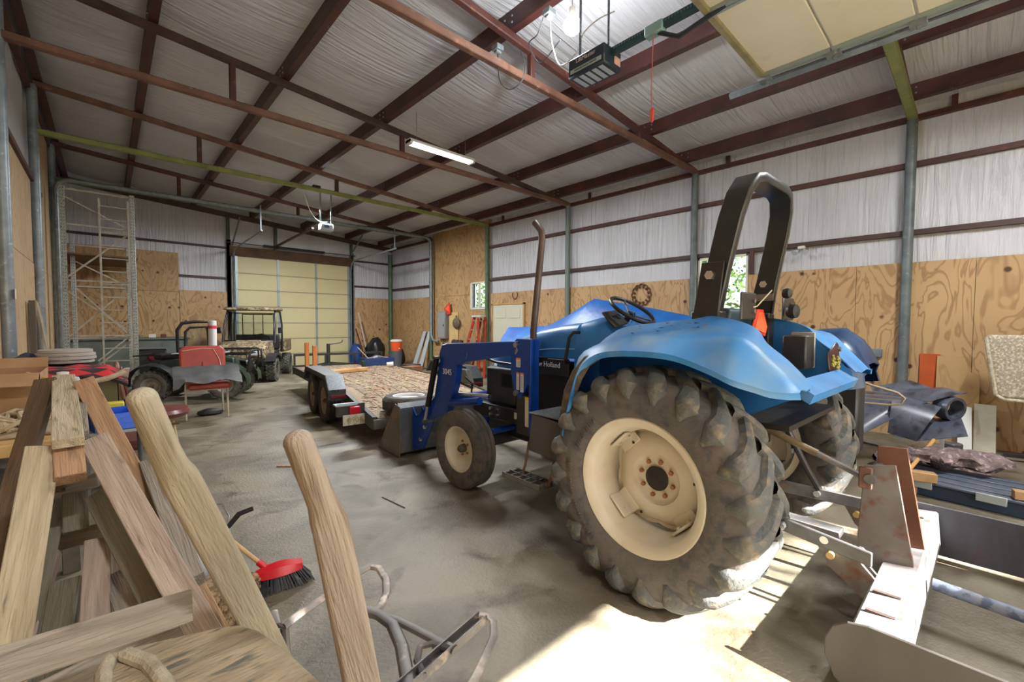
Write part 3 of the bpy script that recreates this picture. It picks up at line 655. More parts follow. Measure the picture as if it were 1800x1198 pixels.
    for (fr, off) in ((1.0, -.045), (.93, -.05), (.80, -.012), (.62, .0), (.50, -.002), (.47, -.02), (.40, -.028), (.16, -.028), (.155, -.03)):
        row = []
        for i in range(n+1):
            t_ = 2*math.pi*i/n; sq = (ir-.055)*(1-.11*(1-abs(math.cos(2*t_+math.pi/2)))**1.2) if fr > .9 else (ir-.055)*(1-.04*(1-abs(math.cos(2*t_+math.pi/2))))
            rr_ = sq*fr if fr > .7 else (ir-.06)*fr
            row.append((dx+side*off, cy+rr_*math.cos(t_), cz+rr_*math.sin(t_)))
        rows.append(row if side > 0 else list(reversed(row)))
    disc = T('wheel_disc', MB().grid(rows, thick=.008), RIM, tyre, smooth=50)
    T('hub_cap', MB().lathe([(0, .001), (0, .05), (.0, .070), (.012, .073), (.02, .066), (.022, .0)], (dx-side*.028, cy, cz), (side, 0, 0), 24), BLKM, tyre)
    for i in range(8):
        t_ = 2*math.pi*(i+.3)/8; r = .104; T('lug_bolt', MB().cyl((dx-side*.03, cy+r*math.cos(t_), cz+r*math.sin(t_)), (dx-side*.008, cy+r*math.cos(t_), cz+r*math.sin(t_)), .013, n=6), mat('rusty bolt', (150, 100, 66), .7), tyre, smooth=0)
    for i in range(4):
        t_ = math.pi/4+i*math.pi/2; e = Vector((0, math.cos(t_), math.sin(t_))); tn = Vector((0, -math.sin(t_), math.cos(t_))); c = Vector((cx+side*h*.05, cy, cz))+e*(ir-.075)
        R_ = Matrix((Vector((1, 0, 0)), tn, e)).transposed(); mb = MB(); mb.box(c, (.10, .15, .016), R_); mb.box(c-e*.03+Vector((-side*.045, 0, 0)), (.012, .15, .07), R_); T('rim_bracket', mb, RIM, tyre, bevel=.006)
        for d_ in (-.04, .04): T('bracket_bolt', MB().cyl(c+tn*d_, c+tn*d_-e*.02, .016, n=8), RIM, tyre)
    for i in range(3):
        t_ = 2*math.pi*i/3+.9; r = .24; T('square_hole', MB().box((dx+side*.0015, cy+r*math.cos(t_), cz+r*math.sin(t_)), (.004, .014, .014)), BLACK, tyre, smooth=0)
    return tyre
ag_wheel(-.79, 0, .655, .41, .635, .365, -1)
ag_wheel(.79, 0, .655, .41, .635, .365, 1)
def ring_text(par, s, r, a0, da, size, x, cy, cz, mt):
    for i, ch in enumerate(s):
        if ch == ' ': continue
        a = a0-da*i; R_ = Matrix(((0, 0, -1), (math.sin(a), math.cos(a), 0), (-math.cos(a)*-1 if False else math.cos(a)*-1, 0, 0)))
        e = Vector((0, math.cos(a), math.sin(a))); tn = Vector((0, math.sin(a), -math.cos(a))); nx_ = Vector((-1, 0, 0))
        RR = Matrix((tn, e, tn.cross(e))).transposed()
        text_part('tyre_letter', ch, size, mt, par, (x, cy+r*math.cos(a), cz+r*math.sin(a)), RR, extrude=.0015)
def plain_wheel(par, name, cx, cy, cz, w, R, ir, side, ribs=4, m=TYRE, rim=RIM, steer=0, dish=.3, hubm=None, nseg=48):
    h = w/2; pr = [(-h*.7, ir), (-h*.95, ir+(R-ir)*.25), (-h, ir+(R-ir)*.55), (-h*.9, R-.02)]
    for k in range(ribs):
        a = -h*.82+2*h*.82*k/ribs; b = -h*.82+2*h*.82*(k+1)/ribs; cr = R-.012*abs((a+b)/(2*h))**2
        pr += [(a+.004, cr-.012), (a+.008, cr), (b-.008, cr), (b-.004, cr-.012)]
    pr += [(h*.9, R-.02), (h, ir+(R-ir)*.55), (h*.95, ir+(R-ir)*.25), (h*.7, ir)]
    ax = (math.cos(steer), math.sin(steer), 0); o = (cx, cy, cz)
    ty = MB().lathe(pr, o, ax, nseg).build(name, m, par, smooth=50)
    f = side; pr2 = [(f*-h*.72, ir+.008), (f*-h*.4, ir-.02), (f*h*.4, ir-.02), (f*h*.62, ir-.008), (f*h*.72, ir+.012), (f*h*.78, ir+.014), (f*h*.74, ir-.006), (f*h*.6, ir-.02), (f*h*(dish+.15), ir-.04), (f*h*dish, ir*.62), (f*h*(dish+.12), ir*.45), (f*h*(dish+.12), 0.001)]
    MB().lathe(pr2, o, ax, 40).build('rim', rim, ty, smooth=50)
    d = Vector(ax)*f
    MB().lathe([(0, .04*R/.37), (.05*R/.37, .036*R/.37), (.07*R/.37, .02*R/.37), (.075*R/.37, 0)], Vector(o)+d*h*(dish+.12), d, 16).build('hub', hubm or DIRT, ty)
    a, u, _ = frame(d)
    for i in range(5):
        t_ = 2*math.pi*i/5; p = Vector(o)+d*h*(dish+.12)+(a*math.cos(t_)+u*math.sin(t_))*ir*.33; MB().cyl(p, p+d*.015, .011, n=6).build('lug_nut', hubm or mat('rusty bolt', (150, 100, 66), .7), ty, smooth=0)
    return ty
for s in (-1, 1): plain_wheel(TR, 'front_tyre', s*.68, 2.06, .375, .20, .375, .205, s, ribs=3, steer=math.radians(2), dish=-.1)
# fenders
ST = [((.60, .80), (.57, .80), (.53, .84)), ((.62, 1.1), (.57, 1.1), (.46, 1.12)), ((.64, 1.38), (.52, 1.34), (.39, 1.284)), ((.52, 1.50), (.36, 1.43), (.281, 1.371)), ((.395, 1.552), (.212, 1.473), (.148, 1.402)),
      ((.179, 1.578), (.03, 1.502), (-.051, 1.41)), ((-.076, 1.603), (-.154, 1.49), (-.224, 1.398)), ((-.191, 1.619), (-.3, 1.489), (-.4, 1.345)), ((-.351, 1.585), (-.45, 1.505), (-.5, 1.305)), ((-.441, 1.539), (-.53, 1.465), (-.581, 1.274)),
      ((-.488, 1.467), (-.60, 1.39), (-.63, 1.255)), ((-.59, 1.382), (-.67, 1.32), (-.69, 1.248)), ((-.703, 1.262), (-.722, 1.256), (-.735, 1.25))]
def fender(s):
    rows = []
    for (a, b, c) in ST:
        k_ = max(0, -.5-c[0]); a3, b3, c3 = Vector((.48, *a)), Vector((.84-k_*.45, *b)), Vector((.985-k_*.75, *c))
        m1 = a3.lerp(b3, .5)+Vector((0, 0, -.010)); m2 = b3.lerp(c3, .5)+Vector((.022, 0, .008)); b3 = b3+Vector((.008, 0, .010)); m3 = c3+Vector((.012, 0, .012)); e = c3+Vector((-.012, 0, -.022))
        i1 = a3.lerp(b3, .12)+Vector((0, 0, .002))
        rows.append([Vector((s*p.x, p.y, p.z)) for p in (a3, i1, m1, b3.lerp(a3, .12), b3, b3.lerp(c3, .15)+Vector((.008, 0, .004)), m2, m3, c3, e)])
    # densify along the arc by Catmull-Rom
    out = []
    for i in range(len(rows)-1):
        for u in (0, .33, .67):
            a, b, c, d = rows[max(i-1, 0)], rows[i], rows[i+1], rows[min(i+2, len(rows)-1)]
            out.append([.5*((2*b[j])+(c[j]-a[j])*u+(2*a[j]-5*b[j]+4*c[j]-d[j])*u*u+(3*b[j]-a[j]-3*c[j]+d[j])*u**3) for j in range(len(b))])
    out.append(rows[-1])
    if s > 0: out = [list(reversed(r)) for r in out]
    fe = T('fender', MB().grid(out, thick=.008), BLUEF, smooth=40, label='sun faded blue rear fender')
    # inner wall
    top = [(.60, .80), (.62, 1.1), (.63, 1.36), (.52, 1.49), (.395, 1.545), (.179, 1.572), (-.076, 1.597), (-.191, 1.612), (-.351, 1.58), (-.441, 1.53), (-.488, 1.455), (-.59, 1.36), (-.685, 1.25)]
    low = [(-.70, 1.20), (-.60, 1.17), (-.40, 1.06), (0, 1.02), (.3, 1.0), (.4, .80)]
    T('inner_wall', MB().prism([(s*.475, y, z) for y, z in top+low], (s*.014, 0, 0)), BLUE, fe, smooth=0)
    # stiffening grooves pressed in the tail
    if s < -5: T('pressed_rib', MB().prism([(s*.62, -.50, 1.478), (s*.66, -.50, 1.475), (s*.80, -.685, 1.325), (s*.76, -.69, 1.325)], (0, -.004, .006)), BLUED, fe, smooth=0)
    for (y, z) in ((-.45, 1.36), (-.58, 1.28)): T('screw', MB().cyl((s*.47, y, z), (s*.455, y, z), .012, n=8), CHR, fe)
    # leaves lying on the fender
    return fe
fl = fender(-1); fender(1)
mb = MB(); rr = random.Random(9)
for k in range(16):
    y = rr.uniform(-.25, .2); x = -rr.uniform(.6, .82)
    z = 1.60-.26*(abs(x)-.48)+.0; a = Vector((rr.uniform(-1, 1), rr.uniform(-1, 1), 0)).normalized()*rr.uniform(.012, .032); b = Vector((-a.y, a.x, 0))*.55
    zz = float(np.interp(y, [-.3, -.15, .03, .21, .36], [1.49, 1.49, 1.502, 1.473, 1.43])); zi = float(np.interp(y, [-.19, -.08, .18, .4], [1.619, 1.603, 1.578, 1.552])); z = zi+(zz-zi)*(abs(x)-.48)/.36+.018
    c = Vector((x, y, z)); mb.add([c-a, c-b, c+a+Vector((0, 0, .006)), c+b], [(0, 1, 2, 3)])
T('dry_leaves', mb, mat('dry leaf', (92, 74, 62), .9), smooth=0, kind='stuff')
# mud flap strip at the front edge of the near fender
T('mud_flap', MB().tube([(-.93, .52, .80), (-.95, .54, .95), (-.96, .50, 1.12), (-.97, .43, 1.25), (-.96, .36, 1.34), (-.95, .26, 1.385)], [.05, .055, .05, .045, .035, .02], 8, flat=(.5, 1)), DIRT, label='mud caked fender edge')
# rear panel between the fenders, seat, platform
T('rear_panel', MB().prism([(-.50, -.715, 1.215), (.50, -.715, 1.215), (.50, -.62, 1.275), (-.50, -.62, 1.275)], (0, .02, -.05)), BLUEF, smooth=0)
T('floor_panel', MB().bb((-.47, -.60, 1.0), (.47, .1, 1.03)), BLKM)
T('platform', MB().bb((-.47, .1, .74), (.47, 1.1, .78)), mat('rubber deck mat', (52, 52, 52), .8), bevel=.01)
T('seat_base', MB().bb((-.2, -.08, .80), (.2, .30, 1.2)), BLKM, bevel=.01)
T('seat_cushion', MB().bb((-.25, -.12, 1.2), (.25, .36, 1.31)), mat('black seat vinyl', (34, 38, 44), .5), bevel=.05, seg=4)
T('seat_backrest', MB().prism([(-.24, -.04, 1.28), (.24, -.04, 1.28), (.20, -.10, 1.68), (-.20, -.10, 1.68)], (0, -.08, -.01)), mat('teal seat vinyl', (38, 58, 70), .5), bevel=.03, seg=3)
T('axle_housing', MB().lathe([(-.62, .07), (-.3, .09), (-.28, .15), (-.18, .2), (.18, .2), (.28, .15), (.3, .09), (.62, .07)], (0, 0, .655), (1, 0, 0), 24), BLKM)
T('transmission', MB().bb((-.17, -.3, .48), (.17, 1.2, .98)), BLKM, bevel=.04, seg=2)
T('engine', MB().bb((-.2, 1.15, .55), (.2, 2.05, 1.2)), mat('dark engine', (26, 28, 32), .6), bevel=.03)
T('front_axle', MB().beam((-.6, 2.06, .40), (.6, 2.06, .40), .09, .12), BLKM, bevel=.015)
T('front_support', MB().bb((-.16, 1.6, .40), (.16, 2.35, .66)), BLKM, bevel=.02)
T('frame_rail', MB().bb((-.36, 1.2, .62), (-.30, 2.35, .76)), BLKM, bevel=.006); T('frame_rail', MB().bb((.30, 1.2, .62), (.36, 2.35, .76)), BLKM, bevel=.006)
for q in range(4): T('rail_bolt', MB().cyl((-.36, 2.05-.10*(q % 2), .66+.06*(q//2)), (-.38, 2.05-.10*(q % 2), .66+.06*(q//2)), .018, n=6), CHR, smooth=0)
T('rail_label', MB().bb((-.364, 1.62, .67), (-.36, 1.70, .73)), LBL, smooth=0)
T('steering_cylinder', MB().cyl((-.45, 1.93, .52), (-.15, 1.93, .52), .028, n=14), BLUED); T('steering_rod', MB().cyl((-.6, 1.95, .50), (-.45, 1.93, .52), .014, n=10), CHR)
T('battery_box', MB().bb((-.34, 1.72, .78), (-.20, 2.16, 1.13)), BLKP, bevel=.02, seg=2)
for k in range(9): T('grille_slot', MB().bb((-.345, 1.76+k*.018, .95), (-.338, 1.766+k*.018, 1.08)), mat('slot black', (12, 12, 12), .8), smooth=0)
# hood: lofted sections
def loft(sec, n=18, cap=True):
    rows = []
    for (y, hw, zb, zt, e) in sec:
        row = []
        for i in range(n+1):
            t_ = math.pi*i/n; c, s_ = math.cos(t_), math.sin(t_)
            row.append((-hw*math.copysign(abs(c)**e, c), y, zb+(zt-zb)*abs(s_)**e))
        rows.append(row)
    return rows
T('hood', MB().grid(loft([(1.0, .325, 1.28, 1.585, .42), (1.2, .32, 1.275, 1.565, .42), (1.5, .30, 1.24, 1.515, .45), (1.8, .275, 1.16, 1.44, .5), (2.05, .25, 1.05, 1.36, .55), (2.22, .22, .95, 1.27, .6), (2.32, .16, .92, 1.15, .7), (2.34, .05, .95, 1.05, 1)]), thick=.01), BLUE, smooth=50, label='blue engine hood')
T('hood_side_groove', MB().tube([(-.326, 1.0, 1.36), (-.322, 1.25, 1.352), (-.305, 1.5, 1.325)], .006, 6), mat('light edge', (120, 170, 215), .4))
T('grille', MB().bb((-.19, 2.0, .62), (.19, 2.30, 1.05)), BLKP, bevel=.03)
for s in (-1, 1): T('headlamp', MB().lathe([(0, 0), (.0, .06), (.02, .062), (.03, .05), (.034, 0)], (s*.235, 2.12, 1.1), (s*.8, .6, .1), 20), mat('lamp glass', (210, 214, 216), .15), smooth=50)
T('side_panel', MB().bb((-.325, 1.06, 1.12), (-.315, 1.52, 1.275)), BLKP, bevel=.004)
text_part('brand_lettering', 'New Holland', .066, mat('white lettering', (226, 228, 228), .5), TR, (-.328, 1.325, 1.212), R_side, squash=.95)
T('panel_stripe', MB().bb((-.328, 1.10, 1.262), (-.322, 1.3, 1.266)), LBL, smooth=0)
T('cowl', MB().grid(loft([(.58, .26, .86, 1.42, .5), (.66, .30, .86, 1.545, .45), (.74, .32, .86, 1.635, .42), (.86, .33, .9, 1.625, .42), (1.0, .33, 1.10, 1.59, .42)]), thick=.01), BLUE, smooth=50)
T('dash_panel', MB().prism([(-.285, .775, 1.655), (-.10, .775, 1.675), (-.10, .655, 1.565), (-.285, .645, 1.53)], (0, -.02, .012)), BLKP, bevel=.01)
for (x, y, z, r) in ((-.235, .70, 1.60, .026), (-.16, .70, 1.615, .026)): T('gauge', MB().lathe([(0, 0), (0, r), (.008, r), (.009, r-.006), (.004, r-.006), (.004, 0)], (x, y-.005, z+.012), (0, -.65, .76), 16), mat('gauge face', (70, 76, 80), .3))
T('dash_lamps', MB().box((-.2, .67, 1.57), (.12, .016, .014), (.85, 0, 0)), mat('gauge face', (70, 76, 80), .3))
sc_ = Vector((-.02, .66, 1.68)); ax = Vector((0, -.55, .835)).normalized(); a_, u_, _ = frame(ax, (1, 0, 0))
T('steering_wheel', MB().tube([sc_+.19*(a_*math.cos(t_)+u_*math.sin(t_)) for t_ in [2*math.pi*i/40 for i in range(40)]], .016, 8, closed=True), BLACK)
for k in range(3):
    t_ = 2*math.pi*k/3+.5; T('steering_spoke', MB().tube([sc_-ax*.04, sc_+.185*(a_*math.cos(t_)+u_*math.sin(t_))], .01, 6), mat('spoke grey', (110, 116, 124), .4, .5))
T('steering_column', MB().cyl(sc_-ax*.3, sc_-ax*.02, .03, .025, n=14), BLACK)
T('lever', MB().tube([(-.06, .64, 1.58), (-.14, .56, 1.62), (-.2, .52, 1.66)], .006, 6), CHR)
# grab handle on the cowl
T('grab_handle', MB().tube([(-.34, .94, 1.50), (-.40, .95, 1.50), (-.415, .98, 1.46), (-.415, 1.02, 1.28), (-.38, 1.04, 1.25), (-.34, 1.04, 1.25)], .014, 8), BLACK)
# exhaust stack
T('exhaust_stack', MB().tube([(-.36, 1.45, 1.2), (-.36, 1.45, 1.5), (-.36, 1.35, 2.30), (-.36, 1.36, 2.37), (-.36, 1.40, 2.42), (-.36, 1.44, 2.46)], .03, 14), mat('heat stained pipe', (112, 100, 98), .4, .4, (84, 72, 70), 5), smooth=50)
# roll bar
def roll():
    path = [(-.43, .9), (-.43, 1.5), (-.415, 1.9), (-.40, 2.2), (-.365, 2.34), (-.29, 2.43), (-.2, 2.455), (.2, 2.455), (.29, 2.43), (.365, 2.34), (.40, 2.2), (.415, 1.9), (.43, 1.5), (.43, .9)]
    rows = []; n = len(path)
    for i, (x, z) in enumerate(path):
        a = Vector(path[max(i-1, 0)]); b = Vector(path[min(i+1, n-1)]); d = (b-a).normalized(); nn = Vector((-d.y, d.x)); yc = -.13-(z-1.6)*.20; w = .062 if z > 1.5 else .075
        row = []
        for (e, f) in ((-.03, -w), (-.03, w), (-.022, w+.006), (.022, w+.006), (.03, w), (.03, -w), (.022, -w-.006), (-.022, -w-.006), (-.03, -w)):
            row.append((x+nn.x*e, yc+f, z+nn.y*e))
        rows.append(row)
    return MB().grid(rows)
T('roll_bar', roll(), mat('black roll bar paint', (36, 38, 42), .34, .1, (48, 48, 48), 2.5), smooth=50, bevel=0)
for s in (-1, 1):
    T('hinge_plate', MB().prism([(s*.455, -.21, 1.60), (s*.455, -.06, 1.60), (s*.455, -.11, 1.94), (s*.455, -.245, 1.94)], (s*.014, 0, 0)), BLKM, bevel=.004)
    T('hinge_bolt', MB().cyl((s*.455, -.17, 1.86), (s*.50, -.17, 1.86), .028, n=6), CHR, smooth=0); T('hinge_bolt', MB().cyl((s*.40, -.17, 1.86), (s*.37, -.17, 1.86), .026, n=6), CHR, smooth=0)
    T('lower_post', MB().bb((s*.36, -.22, .7), (s*.47, -.05, 1.65)), BLKM, bevel=.008)
    T('lamp_bracket', MB().bb((s*.30 if s > 0 else -.42, -.33, 1.60), (s*.52 if s > 0 else -.20, -.315, 1.76)), BLKM, bevel=.01)
    for q in (1.65, 1.71): T('bracket_bolt', MB().cyl((s*.36+(.06 if s > 0 else .1), -.33, q), (s*.36+(.06 if s > 0 else .1), -.345, q), .014, n=6), CHR, smooth=0)
T('bracket_ear', MB().prism([(.47, -.30, 1.60), (.66, -.30, 1.63), (.66, -.30, 1.74), (.47, -.30, 1.78)], (0, .012, 0)), BLKM, bevel=.006)
for q in (1.65, 1.71): T('bracket_bolt', MB().cyl((.62, -.30, q), (.62, -.315, q), .014, n=6), CHR, smooth=0)
T('work_lamp', MB().lathe([(0, 0), (0, .04), (.02, .05), (.05, .045), (.06, 0)], (.30, -.36, 1.66), (-.2, -1, 0), 16), BLKP)
T('work_lamp', MB().lathe([(0, 0), (0, .03), (.02, .035), (.04, .03), (.05, 0)], (.26, -.34, 1.78), (-.2, -1, 0), 14), BLKP)
T('roll_bar_decal', MB().bb((.385, -.235, 1.74), (.39, -.10, 1.79)), mat('silver decal', (130, 120, 112), .5), smooth=0)
T('tie_string', MB().tube([(-.36, -.24, 1.70), (-.30, -.30, 1.66), (-.22, -.34, 1.68), (-.10, -.38, 1.78)], .004, 5), mat('cream string', (200, 190, 160), .8))
# slow moving vehicle triangle leaning behind the seat
tri = T('hazard_triangle', MB().prism([(-.08, -.26, 1.54), (.12, -.27, 1.49), (.19, -.26, 1.55), (.165, -.24, 1.67), (.06, -.24, 1.67)], (.004, -.006, .001)), mat('red reflective edge', (200, 60, 40), .4), label='orange slow vehicle triangle', smooth=0)
T('orange_face', MB().prism([(-.045, -.268, 1.545), (.11, -.278, 1.51), (.165, -.268, 1.555), (.145, -.248, 1.65), (.08, -.248, 1.65)], (0, -.004, 0)), mat('fluorescent orange', (255, 92, 50), .5, emit=None), tri, smooth=0)
T('tool_box', MB().bb((.18, -.5, 1.28), (.36, -.36, 1.50)), BLKP, bevel=.01); T('box_end', MB().bb((.36, -.5, 1.28), (.385, -.36, 1.52)), mat('pale box end', (170, 165, 155), .5), bevel=.004)
pl = T('bracket_plate', MB().prism([(.30, -.60, 1.20), (.47, -.62, 1.20), (.47, -.60, 1.44), (.42, -.60, 1.46), (.30, -.58, 1.38)], (0, -.01, 0)), mat('maroon plate', (60, 28, 34), .4), bevel=.01)
for q in (1.33, 1.41): T('plate_bolt', MB().cyl((.44, -.61, q), (.44, -.63, q), .016, n=10), CHR, pl)
for (x, z) in ((.23, 1.34), (.34, 1.33)):
    mb = MB()
    for k in range(10): a = rr.uniform(0, 6.28); c = Vector((x+rr.uniform(-.02, .02), -.63, z+rr.uniform(-.03, .03))); mb.tube([c, c+Vector((math.cos(a)*.02, -.01, math.sin(a)*.025))], .007, 5)
    T('flower_tie', mb, mat('yellow ribbon', (156, 150, 60), .7), kind='stuff')
# loader
LX = -.53
for s in (-1, 1):
    x0 = s*.55; th_ = .05
    up_ = T('loader_upright', MB().prism([(x0-.025, 1.44, 1.44), (x0-.025, 1.51, 1.38), (x0-.025, 1.515, 1.157), (x0-.025, 1.46, .96), (x0-.025, 1.40, .913), (x0-.025, 1.30, 1.05), (x0-.025, 1.235, 1.06), (x0-.025, 1.235, 1.44)], (.05, 0, 0)), BLUED, bevel=.004, smooth=0, label='deep blue loader upright')
    T('loader_post', MB().bb((x0-.024, 1.26, .62), (x0+.024, 1.44, .96)), BLKM, up_, bevel=.008); T('post_rib', MB().bb((x0-.05, 1.235, .66), (x0+.05, 1.26, 1.44)), BLUED, up_, bevel=.004)
    T('pivot_pin', MB().cyl((x0-.05, 1.43, 1.385), (x0+.05, 1.43, 1.385), .024, n=14), CHR, up_); T('pivot_pin', MB().cyl((x0-.05, 1.43, .97), (x0+.05, 1.43, .97), .024, n=14), STEEL, up_)
    T('pin_plate', MB().prism([(x0-.03, 1.43, 1.42), (x0-.03, 1.46, 1.40), (x0-.03, 1.44, 1.30), (x0-.03, 1.41, 1.33)], (-.006, 0, 0)), CHR, up_)
    if s < 0:
        for (ya, yb_, za, zb_) in ((1.385, 1.44, 1.195, 1.275), (1.40, 1.435, 1.0, 1.15), (1.345, 1.385, .985, 1.15)):
            T('warning_label', MB().bb((x0-.027, ya, za), (x0-.0255, yb_, zb_)), LBL, up_, smooth=0); T('label_header', MB().bb((x0-.028, ya, zb_-.014), (x0-.0265, yb_, zb_)), mat('orange header', (230, 110, 40), .5), up_, smooth=0)
            mb = MB()
            for q in range(int((zb_-za-.03)/.012)): mb.bb((x0-.0276, ya+.006, za+.01+q*.012), (x0-.0268, yb_-.006, za+.014+q*.012))
            T('label_print', mb, mat('grey print', (150, 150, 150), .6), up_, smooth=0, kind='stuff')
        T('yellow_label', MB().bb((x0-.0315, 1.26, .70), (x0-.0300, 1.32, .95)), mat('cream label', (206, 200, 176), .5), up_, smooth=0); T('label_header', MB().bb((x0-.0325, 1.26, .93), (x0-.0305, 1.32, .95)), mat('yellow header', (220, 190, 60), .5), up_, smooth=0)
    arm = T('loader_arm', MB().prism([(x0-.04, 1.40, 1.42), (x0-.04, 2.50, 1.36), (x0-.04, 2.60, 1.34), (x0-.04, 2.66, 1.24), (x0-.04, 2.64, 1.18), (x0-.04, 2.80, .62), (x0-.04, 3.12, .10), (x0-.04, 3.24, .12), (x0-.04, 3.24, .46), (x0-.04, 2.52, .60), (x0-.04, 2.36, .95), (x0-.04, 2.33, 1.14), (x0-.04, 2.17, 1.19), (x0-.04, 1.45, 1.30)], (.08, 0, 0)), BLUED, bevel=.006, smooth=0, label='deep blue loader arm')
    T('arm_edge_weld', MB().tube([(x0-.04, 2.17, 1.215), (x0-.045, 2.14, 1.25), (x0-.04, 2.15, 1.29)], .004, 5), mat('weld blue', (70, 120, 190), .4), arm)
    if s < 0: text_part('model_number', '3045', .085, mat('white lettering', (226, 228, 228), .5), arm, (x0-.041, 2.50, 1.06), R_side)
    tc_ = T('tilt_cylinder', MB().cyl((x0-.07, 2.66, 1.20), (x0-.07, 2.84, .66), .032, n=16), mat('black cylinder', (20, 20, 22), .3), arm, label='black tilt cylinder'); T('cylinder_rod', MB().cyl((x0-.07, 2.84, .66), (x0-.07, 2.90, .50), .018, n=12), CHR, tc_ if False else arm)
    T('tilt_pin', MB().cyl((x0-.10, 2.66, 1.20), (x0+.06, 2.66, 1.20), .02, n=12), STEEL, arm); T('lower_pin', MB().cyl((x0-.10, 2.90, .48), (x0+.06, 2.90, .48), .02, n=12), STEEL, arm)
    T('lift_cylinder', MB().cyl((x0+.0, 1.50, .96), (x0+.0, 1.98, .80), .035, n=16), BLUED, arm) if s > 0 else None
    T('lift_rod', MB().cyl((x0+.05, 1.90, .87), (x0+.05, 2.42, .83), .024, n=14), CHR, arm); T('lift_barrel', MB().cyl((x0-.03, 1.95, .83), (x0-.03, 2.45, .74), .036, n=16), BLUED, arm)
    T('bracket_bolt', MB().cyl((x0-.06, 3.05, .24), (x0-.04, 3.05, .24), .022, n=8), CHR, arm); T('bracket_bolt', MB().cyl((x0-.06, 2.95, .40), (x0-.04, 2.95, .40), .022, n=8), CHR, arm)
T('hydraulic_hose', MB().tube([(-.50, 2.30, 1.02), (-.47, 2.22, .96), (-.46, 2.25, .86), (-.5, 2.38, .84)], .011, 8), BLACK)
T('hydraulic_hose', MB().tube([(-.40, 1.55, 1.14), (-.36, 1.7, 1.18), (-.38, 1.95, 1.19), (-.44, 2.16, 1.25)], .014, 8), BLACK)
T('cross_tube', MB().cyl((-.55, 2.45, .78), (.55, 2.45, .78), .045, n=18), BLUED)
# bucket
BK = mat('scraped bucket steel', (92, 98, 104), .45, .2, (66, 70, 74), 5, c3=(128, 108, 88), s3=7, t3=(.55, .75))
bw_ = .74; prof = [(3.80, .02), (3.32, .02), (3.25, .06), (3.24, .25), (3.26, .58), (3.33, .63), (3.36, .61)]
inn = [(3.38, .60), (3.28, .56), (3.265, .26), (3.29, .08), (3.34, .035), (3.80, .03)]
bk = T('bucket_shell', MB().prism([(-bw_, y, z) for y, z in prof+inn], (2*bw_, 0, 0)), BK, smooth=30, label='scraped grey steel bucket')
for s in (-1, 1): T('bucket_side', MB().prism([(s*bw_, 3.82, .02), (s*bw_, 3.27, .01), (s*bw_, 3.24, .25), (s*bw_, 3.26, .60), (s*bw_, 3.37, .62)], (s*.012, 0, 0)), mat('rust streaked side plate', (112, 104, 96), .5, .1, (84, 78, 72), 5, c3=(136, 100, 72), s3=7, t3=(.52, .7)), bk, smooth=0)
T('cutting_edge', MB().bb((-bw_, 3.70, .012), (bw_, 3.86, .028)), STEEL, bk)
for x in (-.57, -.45, .45, .57): T('bucket_gusset', MB().prism([(x-.006, 3.25, .06), (x-.006, 3.16, .14), (x-.006, 3.16, .46), (x-.006, 3.26, .58)], (.012, 0, 0)), BLUED, bk, smooth=0)
# step and box by the platform
T('step_box', MB().prism([(-.80, 1.05, .60), (-.80, .74, .58), (-.80, .70, .86), (-.80, 1.02, .885)], (.34, 0, 0)), mat('dark step box', (66, 66, 66), .6, 0, (86, 82, 76), 4), bevel=.006)
T('step_plate', MB().bb((-.80, .66, .885), (-.44, 1.05, .895)), mat('tread plate', (150, 156, 158), .4, .4, (96, 100, 104), 60), bevel=.002)
for y in (1.08, .80): T('step_strap', MB().tube([(-.76, y, .66), (-.80, y, .48), (-.84, y+.0, .40)], .014, 4), mat('rusty strap', (116, 80, 58), .7, 0, (80, 60, 50), 8))
st = T('step_tread', MB().bb((-.93, .80, .385), (-.78, 1.20, .40)), DIRT, label='mud caked step grating')
mb = MB()
for k in range(6): mb.bb((-.93, .82+k*.072, .395), (-.78, .832+k*.072, .42))
for x in (-.93, -.855, -.785): mb.bb((x-.004, .80, .39), (x+.004, 1.20, .425))
T('step_bars', mb, STEEL, st, smooth=0, kind='stuff')
# three point hitch
T('top_link', MB().cyl((-.02, -.30, .92), (.0, -.62, .80), .022, n=12), YEL, label='pale brass top link tube'); T('top_link_rod', MB().cyl((.0, -.62, .80), (.02, -.86, .70), .017, n=10), STEEL)
for s in (-1, 1):
    la = T('lower_link', MB().prism([(s*.25, -.15, .50), (s*.25, -.15, .42), (s*.40, -.95, .40), (s*.40, -.95, .47)], (s*.022, 0, 0)), STEEL, bevel=.004, smooth=0)
    T('lift_rod_link', MB().tube([(s*.22, -.34, .98), (s*.30, -.50, .60), (s*.33, -.56, .48)], .02, 8), BLKM, la); T('lift_arm', MB().beam((s*.2, -.05, .98), (s*.22, -.36, 1.0), .05, .06), BLKM, la, bevel=.01)
    for yy in (-.55, -.75, -.9): T('link_pin', MB().cyl((s*.31 if yy > -.6 else s*.37, yy, .45), (s*.31+s*.08, yy, .45), .02, n=10), CHR, la)
T('drawbar', MB().bb((-.05, -.75, .34), (.05, .1, .38)), STEEL, bevel=.004); T('power_shaft', MB().cyl((0, -.28, .58), (0, -.42, .58), .025, n=12), CHR); T('shaft_guard', MB().prism([(-.12, -.28, .66), (.12, -.28, .66), (.12, -.42, .68), (-.12, -.42, .68)], (0, 0, .006)), BLKM)
